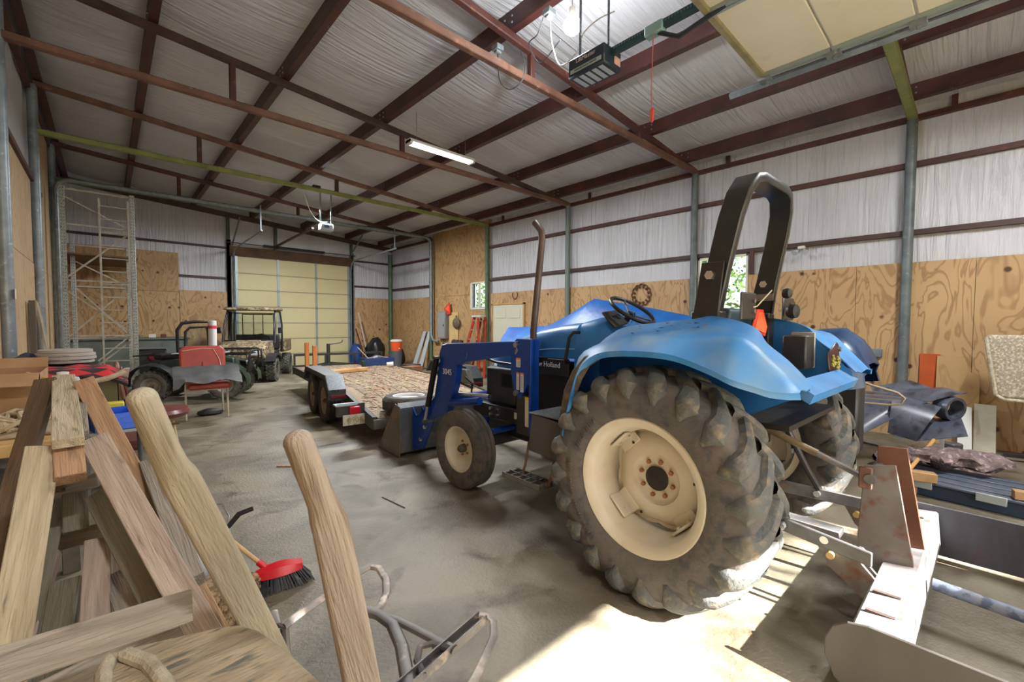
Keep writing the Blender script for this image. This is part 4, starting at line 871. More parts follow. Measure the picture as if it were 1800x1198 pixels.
# ================================================================== BOX BLADE behind the tractor
IRN = mat('rusted bare plate', (128, 124, 120), .5, .15, (104, 94, 84), 4, c3=(112, 70, 48), s3=9, t3=(.54, .68), bump=.25, bscale=30)
IRB = mat('blue grey scoured plate', (112, 116, 128), .38, .3, (88, 88, 96), 3, c3=(118, 76, 58), s3=4, t3=(.56, .66), stretch=(1, 1.5, .4), bump=.15, bscale=30)
IRS = mat('weathered pale beam', (140, 140, 142), .5, .1, (130, 124, 120), 6, c3=(120, 84, 62), s3=12, t3=(.6, .75), bump=.3, bscale=40)
BB = thing('box_blade', 'rusty box blade scraper with tall mast plates behind the tractor', 'implement', (3.15, .22, 0), world=True)
mb = MB(); mb.prism([(2.24, .33, .30), (2.24, .17, .32), (2.24, .15, .10), (2.24, .30, .08)], (1.82, -.03, 0)); mb.build('box_beam', IRS, BB, bevel=.012)
for x in (2.42, 2.62, 3.5, 3.85): MB().bb((x, .20, .305), (x+.02, .30, .318)).build('beam_slot', mat('dark slot', (70, 56, 50), .8), BB, smooth=0)
MB().prism([(3.02, .40, .80), (3.02, .27, .83), (3.02, .17, .24), (3.02, .33, .20), (3.02, .39, .26), (3.02, .42, .40)], (.016, 0, 0)).build('mast_plate', IRN, BB, bevel=.003, smooth=0)
MB().prism([(3.30, .38, .86), (3.30, .25, .87), (3.30, .14, .20), (3.30, .36, .20)], (.02, 0, 0)).build('mast_plate', mat('orange rust plate', (124, 84, 62), .6, .1, (104, 62, 44), 5, bump=.2, bscale=30), BB, bevel=.003, smooth=0)
MB().cyl((2.98, .37, .74), (3.36, .37, .74), .026, n=14).build('top_pin', STEEL, BB); MB().prism([(2.99, .42, .80), (2.99, .36, .80), (2.99, .36, .68), (2.99, .42, .68)], (.012, 0, 0)).build('pin_ear', RUST2, BB, bevel=.01)
def sideplate(x, lab):
    pts = [(.30, .02), (.37, .08), (.405, .16), (.405, .23), (.38, .295), (.33, .335), (.26, .352), (-.75, .35), (-.9, .30), (-.9, .03)]
    return MB().prism([(x, y, z) for y, z in pts], (.014, 0, 0)).build('side_plate', IRB if x > 3 else mat('brown grey plate', (88, 84, 80), .5, .15, (70, 66, 62), 3, c3=(112, 76, 52), s3=3.4, t3=(.54, .62), stretch=(1, 1, .2), bump=.15, bscale=30), BB, bevel=.003, smooth=0)
sideplate(2.22, ''); sideplate(4.06, '')
# curved moldboard between the side plates, unseen, made tall to shade the floor
rows = []
for x in (2.235, 2.6, 3.0, 3.4, 3.8, 4.06): rows.append([(x, -.58+.10*math.sin(t_), .04+.54*t_/1.6) for t_ in (0, .4, .8, 1.2, 1.6)])
MB().grid(rows, thick=.012).build('moldboard', IRB, BB)
MB().cyl((3.17, .12, .20), (3.12, -.95, .16), .03, n=14).build('brace_pipe', mat('chalky blue pipe', (120, 134, 160), .6, .1, (150, 152, 160), 12, c3=(90, 100, 124), s3=22, t3=(.5, .6)), BB)
for s in (-1, 1):
    x = 3.13+s*.36; mb = MB(); mb.prism([(x, .56, .40), (x, .50, .29), (x, .30, .14), (x, .27, .26), (x, .40, .40)], (.014, 0, 0)); mb.build('hitch_ear', IRN, BB, bevel=.003, smooth=0)
    mb = MB(); mb.prism([(x+.06, .56, .40), (x+.06, .50, .29), (x+.06, .30, .14), (x+.06, .27, .26), (x+.06, .40, .40)], (.014, 0, 0)); mb.build('hitch_ear', IRN, BB, bevel=.003, smooth=0)
    MB().cyl((x-.03, .49, .36), (x+.10, .49, .36), .018, n=12).build('hitch_pin', mat('brass pin', (190, 160, 110), .35, .6), BB)
# ================================================================== TRAILER
TL = thing('utility_trailer', 'long tandem axle flatbed trailer with leaf littered plank deck', 'trailer', (3.51, 5.07, 0), math.radians(-7.2))
def P(name, mb, m, par=None, **k): return mb.build(name, m, par or TL, **k)
TFR = mat('dark green black frame', (42, 48, 44), .5, 0, (60, 56, 48), 4)
WOOD = mat('weathered deck plank', (158, 140, 116), .8, 0, (120, 102, 84), 4, stretch=(3, .25, 1), c3=(96, 80, 66), s3=9, t3=(.56, .7), bump=.5, bscale=20)
def dzf(y): return .36+.16*min(1, y/1.5)
nb = 11; wdk = 2.04
for i in range(nb):
    x0 = -wdk/2+wdk*i/nb+.004; x1 = -wdk/2+wdk*(i+1)/nb-.004; ends = [(.0, 1.5), (1.503, 5.75)]
    for (a, b) in ends:
        dz_ = rnd(-.002, .002); P('deck_plank', MB().prism([(x0, a, dzf(a)+dz_), (x1, a, dzf(a)+dz_), (x1, b, dzf(b)+dz_), (x0, b, dzf(b)+dz_)], (0, 0, -.038)), WOOD, smooth=0)
for s in (-1, 1):
    P('side_rail', MB().prism([(s*1.03, 0, .20), (s*1.03, 0, .37), (s*1.03, 1.5, .53), (s*1.03, 5.8, .53), (s*1.03, 5.8, .38), (s*1.03, 1.5, .38)], (s*.05, 0, 0)), TFR, smooth=0)
P('rear_rail', MB().bb((-1.08, -.05, .22), (1.08, .0, .34)), mat('scuffed grey rail', (104, 104, 96), .55, .1, (76, 76, 70), 6), bevel=.006); P('front_rail', MB().bb((-1.08, 5.75, .36), (1.08, 5.82, .56)), TFR)
P('front_top_bar', MB().beam((-1.05, 5.78, .80), (1.05, 5.78, .80), .05, .05), TFR); 
for x in (-1.04, -.35, .35, 1.04): P('front_post', MB().bb((x-.02, 5.76, .5), (x+.02, 5.80, .82)), TFR)
for y in (.5, 1.5, 2.6, 3.7, 4.8): P('cross_member', MB().bb((-1.0, y-.03, dzf(y)-.14), (1.0, y+.03, dzf(y)-.04)), TFR)
P('tongue', MB().prism([(-.9, 5.8, .40), (-.8, 5.8, .40), (.03, 7.1, .40), (-.03, 7.1, .40)], (0, 0, .1)), TFR); P('tongue', MB().prism([(.9, 5.8, .40), (.8, 5.8, .40), (-.03, 7.1, .40), (.03, 7.1, .40)], (0, 0, .1)), TFR)
P('jack_post', MB().cyl((-.12, 6.5, .15), (-.12, 6.5, 1.02), .045, n=14), mat('dark jack tube', (60, 66, 64), .5)); P('jack_crank', MB().tube([(-.12, 6.5, 1.0), (.12, 6.45, 1.03), (.20, 6.42, 1.06), (.22, 6.42, 1.12)], .012, 8), TFR)
TRIM_ = mat('cream steel trailer rim', (150, 138, 108), .5, 0, (120, 100, 76), 5)
TYR2 = mat('dark tyre rubber', (42, 40, 38), .8, 0, (66, 60, 54), 6)
for s in (-1, 1):
    for y in (1.75, 2.58): plain_wheel(TL, 'tyre', s*1.20, y, .345, .205, .345, .20, s, ribs=4, m=TYR2, rim=TRIM_, dish=.1)
    fe = P('fender', MB().prism([(s*1.08, 1.22, .42), (s*1.08, 1.22, .58), (s*1.08, 1.42, .78), (s*1.08, 2.90, .80), (s*1.08, 3.12, .60), (s*1.08, 3.12, .55), (s*1.08, 2.88, .77), (s*1.08, 1.44, .75), (s*1.08, 1.245, .57), (s*1.08, 1.245, .42)], (s*.25, 0, 0)), mat('tread plate fender', (78, 82, 84), .4, .3, (54, 56, 60), 70, lo=.45, hi=.55), smooth=0, label='black tread plate fender')
    P('fender_lip', MB().prism([(s*1.32, 1.22, .58), (s*1.32, 1.42, .78), (s*1.32, 2.90, .80), (s*1.32, 3.12, .60), (s*1.32, 3.08, .55), (s*1.32, 2.86, .73), (s*1.32, 1.48, .71), (s*1.32, 1.26, .52)], (s*.008, 0, 0)), TFR, fe, smooth=0)
    P('side_marker', MB().bb((s*1.09, 1.19, .46), (s*1.30, 1.222, .50)), mat('red reflector strip', (120, 40, 44), .3), fe, smooth=0)
P('lamp_bracket', MB().bb((-1.42, .38, .34), (-1.06, .44, .50)), TFR, bevel=.004); P('step_bracket', MB().bb((-1.44, .36, .48), (-1.16, .5, .50)), mat('silver bracket', (150, 160, 166), .4, .4))
P('tail_lamp', MB().bb((-1.27, .33, .37), (-1.13, .38, .47)), mat('red lamp lens', (190, 20, 44), .2, spec=.7), bevel=.014, seg=3, label='red tail lamp')
pt_ = P('number_plate', MB().bb((-1.36, .325, .23), (-1.05, .33, .37)), mat('scuffed white plate', (196, 192, 172), .5, 0, (150, 140, 110), 20, lo=.5, hi=.65), bevel=.004, label='scuffed white number plate')
text_part('plate_digits', '0904', .10, mat('plate print', (150, 140, 84), .6), TL, (-1.205, .322, .295), Matrix(((1, 0, 0), (0, 0, -1), (0, 1, 0))), squash=.95)
P('mud_flap', MB().bb((-.98, .02, .20), (-.74, .03, .34)), TFR)
# leaf litter on the deck
mb = MB(); rr = random.Random(21)
for k in range(2600):
    x, y = rr.uniform(-.98, 1.0), rr.uniform(.02, 5.6)
    if mnoise.noise(Vector((x*1.3, y*.9, 0))) < -.15 and rr.random() < .7: continue
    z = dzf(y)+.004; a = rr.uniform(0, 6.28); l = rr.uniform(.014, .05); v = Vector((math.cos(a), math.sin(a), 0))*l; w_ = Vector((-v.y, v.x, 0))*rr.uniform(.25, .6); c = Vector((x, y, z))
    mb.add([c-v, c-w_, c+v+Vector((0, 0, rr.uniform(0, .012))), c+w_], [(0, 1, 2, 3)]); mb.m[-1] = rr.choice((0, 0, 0, 1, 1, 2))
P('leaf_litter', mb, [mat('straw leaf', (196, 172, 128), .9), mat('brown leaf', (124, 86, 62), .9), mat('red leaf', (140, 52, 44), .9)], smooth=0, kind='stuff')
def tw(x, y, z=0):   # trailer local -> world
    c, s = math.cos(math.radians(-7.2)), math.sin(math.radians(-7.2)); return Vector((3.51+c*x-s*y, 5.07+s*x+c*y, z))
# spare wheel lying on the deck
sp = PZ(725, 697, .60); w0 = thing('spare_wheel', 'spare tyre with white steel rim lying flat on the trailer deck', 'wheel', (sp.x+.03, sp.y+.15, dzf(.4)+.008))
h = .20
MB().lathe([(.02, .20), (0, .23), (.0, .30), (.02, .325), (.05, .335), (.055, .328), (.09, .337), (.095, .33), (.13, .335), (.16, .325), (.19, .30), (.20, .25), (.18, .205)], (0, 0, 0), (0, 0, 1), 44).build('tyre', TYRE, w0)
mb = MB()
for k in range(60):
    a = 2*math.pi*k/60; mb.box((.335*math.cos(a), .335*math.sin(a), .09), (.012, .016, .12), (0, 0, a))
mb.build('tread_blocks', TYRE, w0, kind='stuff', smooth=0)
MB().lathe([(.03, .19), (.02, .208), (.1, .185), (.165, .19), (.185, .208), (.19, .212), (.187, .195), (.172, .18), (.15, .175), (.14, .10), (.145, .05), (.13, .045), (.13, 0)], (0, 0, 0), (0, 0, 1), 36).build('rim', mat('white steel rim', (200, 200, 196), .4), w0)
for k in range(5):
    a = 2*math.pi*k/5+.3; MB().cyl((.075*math.cos(a), .075*math.sin(a), .135), (.075*math.cos(a), .075*math.sin(a), .146), .013, n=10).build('lug_hole', BLACK, w0)
# black folded ramp gate lying along the far edge of the deck
a, b = PZ(737, 664, .55), PZ(800, 690, .52)
g0 = Vector((4.30, 6.35, .53)); t = thing('ramp_panel', 'long dark green ramp panel standing on the far edge of the trailer deck', 'ramp', tw(.93, 1.6, .53), math.radians(-7.2))
MB().prism([(-.06, -.7, 0), (-.04, .55, 0), (-.04, .45, .22), (-.06, -.55, .24)], (.10, 0, 0)).build('panel', mat('dark green ramp', (50, 56, 48), .6, 0, (70, 66, 54), 5), t, bevel=.01)
MB().tube([(0, -.15, .22), (0, -.1, .33), (0, .1, .38), (0, .3, .36), (0, .42, .22)], .014, 8).build('loop_handle', mat('rust loop', (90, 60, 48), .6), t)
for y in (0, .12, .24): MB().cyl((0, y, .2), (0, y, .37), .006, n=6).build('loop_bar', mat('rust loop', (90, 60, 48), .6), t)
# two orange stakes standing in the front stake pockets, timber lying between them
for k, (px, py, zz, lab) in enumerate([(493, 637, 1.16, 'left orange timber stake standing on the trailer edge'), (513, 645, 1.13, 'right orange timber stake standing on the trailer edge')]):
    x, y = (-1.07, 4.15-k*.75); p = tw(x, y, .40)
    MB().bb((p.x-.04, p.y-.02, .45), (p.x+.04, p.y+.02, zz)).build('stake', mat('orange pine', (206, 128, 64), .6, 0, (170, 96, 46), 6, stretch=(4, 4, .5)), label=lab, cat='stake', group='stakes on the trailer edge', bevel=.004)
for k, (a, b, lab) in enumerate([((-.98, 3.9), (.1, 4.25), 'upper pale timber lying across the front of the trailer deck'), ((-.98, 3.72), (.12, 4.08), 'lower pale timber lying across the trailer deck nearest the stakes')]):
    p, q = tw(*a, .56), tw(*b, .56); MB().beam(p, q, .09, .06).build('timber', mat('pale pine', (214, 170, 112), .6, 0, (180, 132, 78), 5, stretch=(1, 1, 1)), label=lab, cat='timber', group='timbers on the trailer front', bevel=.004)
# blue crate with rags, green can, white cup at the front of the deck
p = tw(.75, 5.3, .525); t = thing('blue_crate', 'blue plastic crate of odds and ends at the front of the trailer deck', 'crate', p, math.radians(-7))
mb = MB(); BLC = mat('navy blue crate', (34, 62, 116), .5)
for (c, d) in (((0, -.2, .09), (.75, .02, .18)), ((0, .2, .09), (.75, .02, .18)), ((-.37, 0, .09), (.02, .4, .18)), ((.37, 0, .09), (.02, .4, .18)), ((0, 0, .01), (.75, .4, .02))): mb.box(c, d)
mb.build('crate_body', BLC, t, smooth=0)
for k in range(7): MB().tube([(rr.uniform(-.3, .3), rr.uniform(-.15, .15), .12+.02*k % .05), (rr.uniform(-.2, .2), rr.uniform(-.1, .1), .2), (rr.uniform(-.3, .3), rr.uniform(-.15, .15), .15)], .025, 7).build('odd_item', mat('odd %d' % (k % 3), ((170, 170, 165), (60, 70, 110), (110, 100, 90))[k % 3], .6), t)
MB().tube([(-.2, 0, .15), (-.45, .1, .45)], .01, 6).build('stick', mat('pale stick', (214, 196, 160), .7), t)
p = tw(.33, 5.0, .525); MB().lathe([(0, 0), (0, .05), (.13, .055), (.135, .05), (.14, 0)], p, (0, 0, 1), 16).build('green_can', mat('dark green can', (36, 66, 52), .5), label='small dark green can on the trailer deck beside the blue crate', cat='can')
p = tw(.75, 4.6, .53); MB().lathe([(0, .045), (.01, .05), (.15, .06), (.15, .056), (.02, .045)], p+Vector((0, 0, .055)), (.9, -.4, 0), 16).build('paper_cup', mat('white cup', (224, 222, 214), .6), label='crumpled white cup lying on the trailer deck before the blue crate', cat='cup')
# ================================================================== CAMOUFLAGE UTILITY VEHICLE
CAMO = mat('camouflage print', (168, 150, 118), .5, 0, (96, 84, 62), 9, c3=(50, 50, 40), s3=13, t3=(.53, .58), lo=.46, hi=.54, distort=1.5)
UV = thing('utility_vehicle', 'camouflage side by side utility vehicle with roof and dark cab frame', 'vehicle', (3.05, 13.97, 0), math.radians(154.5))
def U(name, mb, m, par=None, **k): return mb.build(name, m, par or UV, **k)
TYR3 = mat('grey knobbly tyre', (110, 108, 100), .85, 0, (70, 68, 62), 9, bump=.6, bscale=40)
def knob_wheel(par, x, y, R, w, s, rim, nk=22):
    ty = plain_wheel(par, 'tyre', x, y, R, w, R-.02, R*.5, s, ribs=3, m=TYR3, rim=rim, dish=.2, nseg=32)
    mb = MB()
    for k in range(nk):
        for q in range(4):
            a = 2*math.pi*(k+.5*(q % 2))/nk; xx = x+(-.36+.24*q)*w; mb.box((xx, y+(R-.012)*math.cos(a), R+(R-.012)*math.sin(a)), (w*.18, .045*R/.3, .028), (a-math.pi/2, 0, 0))
    mb.build('tread_blocks', TYR3, ty, kind='stuff', smooth=0); return ty
DKR = mat('dark steel wheel', (60, 58, 54), .5, .2)
for s in (-1, 1):
    for y in (.95, -.95): knob_wheel(UV, s*.64, y, .32, .24, s, DKR)
U('chassis', MB().bb((-.5, -1.3, .28), (.5, 1.2, .42)), BLKM, bevel=.02)
U('hood', MB().prism([(-.55, 1.42, .62), (-.52, 1.38, .92), (-.50, .62, 1.06), (-.62, .55, 1.06), (-.62, .55, .62)], (1.12, 0, 0)), CAMO, bevel=.05, seg=3)
U('hood_crown', MB().prism([(-.30, 1.40, .90), (-.30, .60, 1.05), (.30, .60, 1.05), (.30, 1.40, .90)], (0, -.02, .045)), CAMO, bevel=.03, seg=2)
U('bumper', MB().tube([(-.5, 1.46, .45), (-.5, 1.52, .85), (-.42, 1.52, .92), (.42, 1.52, .92), (.5, 1.52, .85), (.5, 1.46, .45)], .022, 8), BLACK)
for s in (-1, 1):
    U('headlamp', MB().bb((s*.22, 1.40, .72), (s*.44, 1.45, .84)), mat('lamp glass', (210, 214, 216), .15), bevel=.03, seg=3); U('head_guard', MB().tube([(s*.16, 1.48, .68), (s*.16, 1.50, .90), (s*.50, 1.50, .90), (s*.50, 1.48, .68)], .012, 6, closed=True), BLACK)
    U('fender', MB().prism([(s*.50, 1.36, .56), (s*.50, 1.30, .70), (s*.50, 1.05, .76), (s*.50, .66, .72), (s*.50, .52, .50), (s*.50, .56, .50), (s*.50, .70, .67), (s*.50, 1.05, .71), (s*.50, 1.26, .66), (s*.50, 1.31, .56)], (s*.28, 0, 0)), BLKP, smooth=0)
    U('cab_post', MB().tube([(s*.62, .58, 1.0), (s*.62, .42, 1.5), (s*.58, .26, 1.88)], .026, 8), BLACK); U('cab_post', MB().tube([(s*.62, -.42, .7), (s*.62, -.42, 1.5), (s*.58, -.38, 1.88)], .026, 8), BLACK)
    U('roof_rail', MB().beam((s*.58, .26, 1.88), (s*.58, -.38, 1.88), .045, .045), BLACK); U('door_sill', MB().bb((s*.58, -.4, .36), (s*.68, .55, .48)), BLKP)
    U('bed_side', MB().bb((s*.66, -1.40, .72), (s*.70, -.48, 1.06)), CAMO, bevel=.01); U('mirror', MB().box((s*.74, .45, 1.35), (.12, .03, .16)), BLACK, bevel=.02)
U('roof', MB().prism([(-.66, .42, 1.90), (-.66, .36, 1.98), (-.66, -.40, 2.0), (-.66, -.46, 1.90)], (1.32, 0, 0)), CAMO, bevel=.04, seg=2)
U('windscreen_frame', MB().tube([(-.58, .56, 1.08), (-.56, .30, 1.82), (.56, .30, 1.82), (.58, .56, 1.08)], .018, 6, closed=True), BLACK)
U('rear_screen_frame', MB().tube([(-.4, -.44, 1.1), (-.4, -.42, 1.8), (.4, -.42, 1.8), (.4, -.44, 1.1)], .018, 6, closed=True), BLACK)
for x in (-.12, .12): U('rear_screen_bar', MB().beam((x, -.43, 1.1), (x, -.42, 1.8), .02, .02), BLACK)
U('windscreen', MB().prism([(-.56, .55, 1.09), (.56, .55, 1.09), (.54, .31, 1.81), (-.54, .31, 1.81)], (0, .004, 0)), GLASS, smooth=0)
U('dashboard', MB().bb((-.6, .40, .85), (.6, .60, 1.08)), BLKP, bevel=.03); U('bench_seat', MB().bb((-.56, -.35, .62), (.56, .12, .78)), BLKP, bevel=.03); U('bench_back', MB().bb((-.56, -.42, .78), (.56, -.32, 1.22)), BLKP, bevel=.03)
U('steering_wheel', MB().tube([(-.25+.17*math.cos(a), .28+.10*math.sin(a), 1.12+.13*math.sin(a)) for a in [2*math.pi*i/20 for i in range(20)]], .014, 6, closed=True), BLACK)
U('bed_floor', MB().bb((-.68, -1.42, .70), (.68, -.46, .76)), CAMO); U('tailgate', MB().bb((-.68, -1.44, .72), (.68, -1.40, 1.04)), CAMO, bevel=.01); U('bed_front', MB().bb((-.68, -.50, .72), (.68, -.46, 1.06)), CAMO)
# ================================================================== GREEN QUAD BIKE
DGR = mat('dark green fender', (30, 52, 40), .35, 0, (56, 72, 62), 5); QB = thing('quad_bike', 'dark green quad bike with black racks standing behind the red chair', 'quad bike', (1.37, 11.1, 0), math.radians(-115.5))
def Q(name, mb, m, par=None, **k): return mb.build(name, m, par or QB, **k)
for s in (-1, 1):
    for y in (.62, -.62): knob_wheel(QB, s*.44, y, .31, .22, s, mat('grey quad rim', (150, 146, 136), .45, .3))
    for y in (.62, -.62):
        pts = []
        for i in range(9): a = math.radians(-10+200*i/8); pts.append((s*.30, y+.42*math.cos(a)*(1), .36+.38*math.sin(a)))
        Q('fender', MB().grid([[(p[0], p[1], p[2]), (s*.45, p[1], p[2]+.02), (s*.60, p[1], p[2]-.02)] for p in pts] if s > 0 else [[(s*.60, p[1], p[2]-.02), (s*.45, p[1], p[2]+.02), (p[0], p[1], p[2])] for p in pts], thick=.01), DGR if y > 0 else BLKP)
Q('body', MB().prism([(-.16, .8, .45), (-.18, .7, .82), (-.16, .2, .92), (-.14, -.6, .80), (-.14, -.7, .42)], (.32, 0, 0)), DGR, bevel=.05, seg=3); Q('seat', MB().bb((-.16, -.72, .80), (.16, .05, .92)), BLKP, bevel=.05, seg=3)
Q('engine', MB().bb((-.2, -.3, .28), (.2, .4, .62)), BLKM, bevel=.03)
Q('handlebar', MB().tube([(-.42, .12, 1.02), (-.30, .18, 1.02), (-.08, .30, .98), (.08, .30, .98), (.30, .18, 1.02), (.42, .12, 1.02)], .014, 8), BLACK); Q('instrument_pod', MB().box((0, .32, 1.0), (.18, .12, .08)), BLKP, bevel=.02)
for y0, y1, z in ((.45, .98, .90), (-.95, -.5, .90)):
    Q('rack', MB().tube([(-.36, y0, z), (-.36, y1, z), (.36, y1, z), (.36, y0, z)], .014, 6, closed=True), BLACK)
    for k in range(4): Q('rack_bar', MB().beam((-.36+.14*(k+1), y0, z), (-.36+.14*(k+1), y1, z), .016, .016), BLACK)
Q('brush_guard', MB().tube([(-.36, .98, .45), (-.38, 1.04, .84), (-.30, 1.05, .96), (.30, 1.05, .96), (.38, 1.04, .84), (.36, .98, .45)], .018, 8), BLACK); Q('guard_panel', MB().prism([(-.30, .92, .50), (-.30, 1.0, .78), (.30, 1.0, .78), (.30, .92, .50)], (0, .01, 0)), BLKP, bevel=.01)
for s in (-1, 1): Q('headlamp', MB().lathe([(0, 0), (0, .05), (.03, .055), (.04, 0)], (s*.2, .95, .72), (0, 1, .1), 14), mat('lamp glass', (210, 214, 216), .15))
Q('white_label', MB().bb((.12, -.35, .925), (.30, -.2, .94)), LBL)
# black cab door standing behind
t = thing('cab_door', 'rounded black cab door with clear window behind the quad bike', 'door', (1.5, 12.5, 0), world=True)
out = [(1.17, .75), (1.17, 1.38), (1.26, 1.54), (1.5, 1.58), (1.80, 1.57), (1.86, 1.0), (1.86, .75)]; inn_ = [(1.30, .98), (1.32, 1.34), (1.40, 1.44), (1.74, 1.46), (1.76, .98)]
MB().tube([(x, 12.5, z) for x, z in out], .055, 8, closed=True, flat=(1, .7)).build('door_frame', BLKP, t); MB().tube([(x, 12.48, z) for x, z in inn_], .03, 8, closed=True).build('window_seal', BLKP, t)
MB().prism([(x, 12.5, z) for x, z in inn_], (0, .008, 0)).build('window', GLASS, t, smooth=0); MB().bb((1.17, 12.48, 0.0), (1.86, 12.53, .98)).build('lower_skin', mat('dark blue skin', (40, 52, 70), .4), t, bevel=.02)
MB().bb((1.28, 12.45, .97), (1.78, 12.5, 1.0)).build('sill', WHITE, t)
# white tube with red band
p = Vector((1.78, 12.1, 0)); t = thing('pipe_roll', 'tall tapered white tube with a red band beside the vehicle', 'tube', p, world=True)
MB().lathe([(0, .09), (1.60, .085), (1.605, .08), (1.60, .075)], (1.78, 12.1, 0), (.0, 0, 1), 20).build('tube', mat('white cardboard', (206, 204, 200), .6), t); MB().lathe([(1.42, .0865), (1.42, .09), (1.49, .09), (1.49, .0865)], (1.78, 12.1, 0), (0, 0, 1), 20).build('red_band', mat('red band', (200, 50, 80), .5), t)
# ================================================================== CHAIRS
RED = mat('faded red vinyl', (178, 74, 58), .5, 0, (150, 58, 48), 5); PIP = mat('cream piping', (206, 160, 140), .6); OFF = mat('off white chair frame', (196, 188, 168), .5, 0, (160, 140, 110), 8)
t = thing('red_chair', 'faded red vinyl chair with off white legs and black mat over it', 'chair', (1.18, 8.75, 0), math.radians(-4))
for x in (-.28, .28):
    MB().tube([(x, -.22, 0), (x, -.20, .48), (x*.98, -.16, .56)], .016, 8).build('leg', OFF, t); MB().tube([(x*.95, .36, 0), (x*.92, .34, .46), (x*.9, .40, .75), (x*.86, .43, 1.05)], .014, 8).build('leg', OFF, t)
MB().beam((-.28, -.2, .47), (.28, -.2, .47), .02, .02).build('front_rail', OFF, t); MB().beam((-.27, .2, .45), (.27, .2, .45), .02, .02).build('rear_rail', OFF, t)
MB().prism([(-.25, -.28, .48), (.33, -.28, .48), (.31, .22, .46), (-.27, .22, .46)], (0, 0, .10)).build('seat', RED, t, bevel=.045, seg=3)
bkp = MB().prism([(-.33, .20, .62), (.31, .20, .62), (.31, .33, 1.10), (.24, .345, 1.16), (-.27, .345, 1.16), (-.34, .33, 1.10)], (0, .08, 0)).build('backrest', RED, t, bevel=.03, seg=3)
MB().tube([(-.30, .315, 1.08), (0, .335, 1.12), (.14, .325, 1.10), (.22, .27, .92), (.25, .20, .66)], .008, 6).build('piping', PIP, bkp); MB().box((-.02, .24, .78), (.01, .02, .24), (-.25, 0, 0)).build('seam', mat('dark seam', (110, 44, 38), .7), bkp)
rows = []
for i in range(13):
    x = -.46+.92*i/12; rows.append([(x, -.30+.02*math.sin(i), .62+.03*math.sin(i*.9)+(.05 if i > 6 else 0)*0-.02*abs(i-6)/6-(.09 if i < 2 else 0)), (x+.02, -.14, .66+.02*math.sin(i*1.3)), (x+.03, .06, .72), (x+.04, .17, .84+.01*math.sin(i*2))])
o = MB().grid(rows, thick=.006).build('rubber_mat', mat('dusty black rubber', (64, 64, 66), .7, 0, (92, 90, 88), 5), label='dusty black rubber mat draped across the red chair', cat='mat', xf=Matrix.Translation((1.17, 8.65, 0)))
BRV = mat('brown vinyl', (112, 58, 50), .3, 0, (96, 48, 42), 4); BRB = mat('tan chair shell', (138, 102, 78), .5, 0, (118, 84, 64), 5)
t = thing('brown_chair', 'brown vinyl chair with rounded seat and tan backrest seen from behind', 'chair', (.42, 6.85, 0), math.radians(0))
rows = []
MB().lathe([(.40, .0), (.40, .28), (.42, .32), (.46, .335), (.50, .31), (.515, .2), (.52, 0)], (0, 0, 0), (0, 0, 1), 28).build('seat', BRV, t, smooth=50)
MB().lathe([(.37, .0), (.37, .24), (.40, .28), (.40, 0)], (0, 0, 0), (0, 0, 1), 28).build('seat_pan', mat('tan plywood pan', (180, 146, 96), .6), t)
sh = MB().prism([(-.32, -.19, .66), (-.32, .19, .66), (-.38, .17, 1.06), (-.38, .12, 1.10), (-.38, -.12, 1.10), (-.38, -.17, 1.06)], (.05, 0, .0)).build('backrest', BRB, t, bevel=.03, seg=3)
MB().prism([(-.28, -.18, .68), (-.28, .18, .68), (-.335, .16, 1.05), (-.335, -.16, 1.05)], (.03, 0, 0)).build('back_pad', BRV, sh, bevel=.02, seg=2)
MB().box((-.355, -.05, .86), (.02, .07, .12)).build('tag', mat('cream tag', (196, 176, 140), .6), sh)
for s in (-1, 1): MB().tube([(-.34, s*.19, .95), (-.36, s*.22, .5), (-.36, s*.22, .36), (-.32, s*.2, .32), (-.1, s*.14, .32), (.2, s*.2, .33)], .012, 8).build('side_frame', mat('bronze tube', (120, 88, 62), .35, .5), t)
for k in range(4): a = math.pi/4+k*math.pi/2; MB().tube([(.2*math.cos(a), .2*math.sin(a), .38), (.27*math.cos(a), .27*math.sin(a), 0)], .014, 8).build('leg', mat('tan steel leg', (190, 170, 130), .5), t)
t = thing('brown_chair', 'low brown vinyl chair hidden behind the leaning boards', 'chair', (.17, 5.5, 0))
MB().prism([(-.25, -.34, .40), (.25, -.34, .40), (.25, .28, .40), (-.25, .28, .40)], (0, 0, .09)).build('seat', BRV, t, bevel=.035, seg=3)
for x in (-.2, .2):
    for y in (-.28, .22): MB().cyl((x, y, 0), (x, y, .40), .014, n=8).build('leg', mat('tan steel leg', (190, 170, 130), .5), t)
    MB().lathe([(0, .02), (.02, .02), (.025, 0)], (x, -.28, .03), (1, 0, 0), 10).build('caster', BLACK, t)
p = PZ(370, 728)
MB().lathe([(0, .0), (0, .10), (.03, .13), (.07, .12), (.10, .06), (.105, 0)], (0, 0, 0), (0, 0, 1), 14).build('black_bag', BLKP, label='small black bag crumpled on the floor before the red chair', cat='bag', xf=Matrix.Translation(p)@Matrix.Diagonal((1.5, .9, 1, 1)))
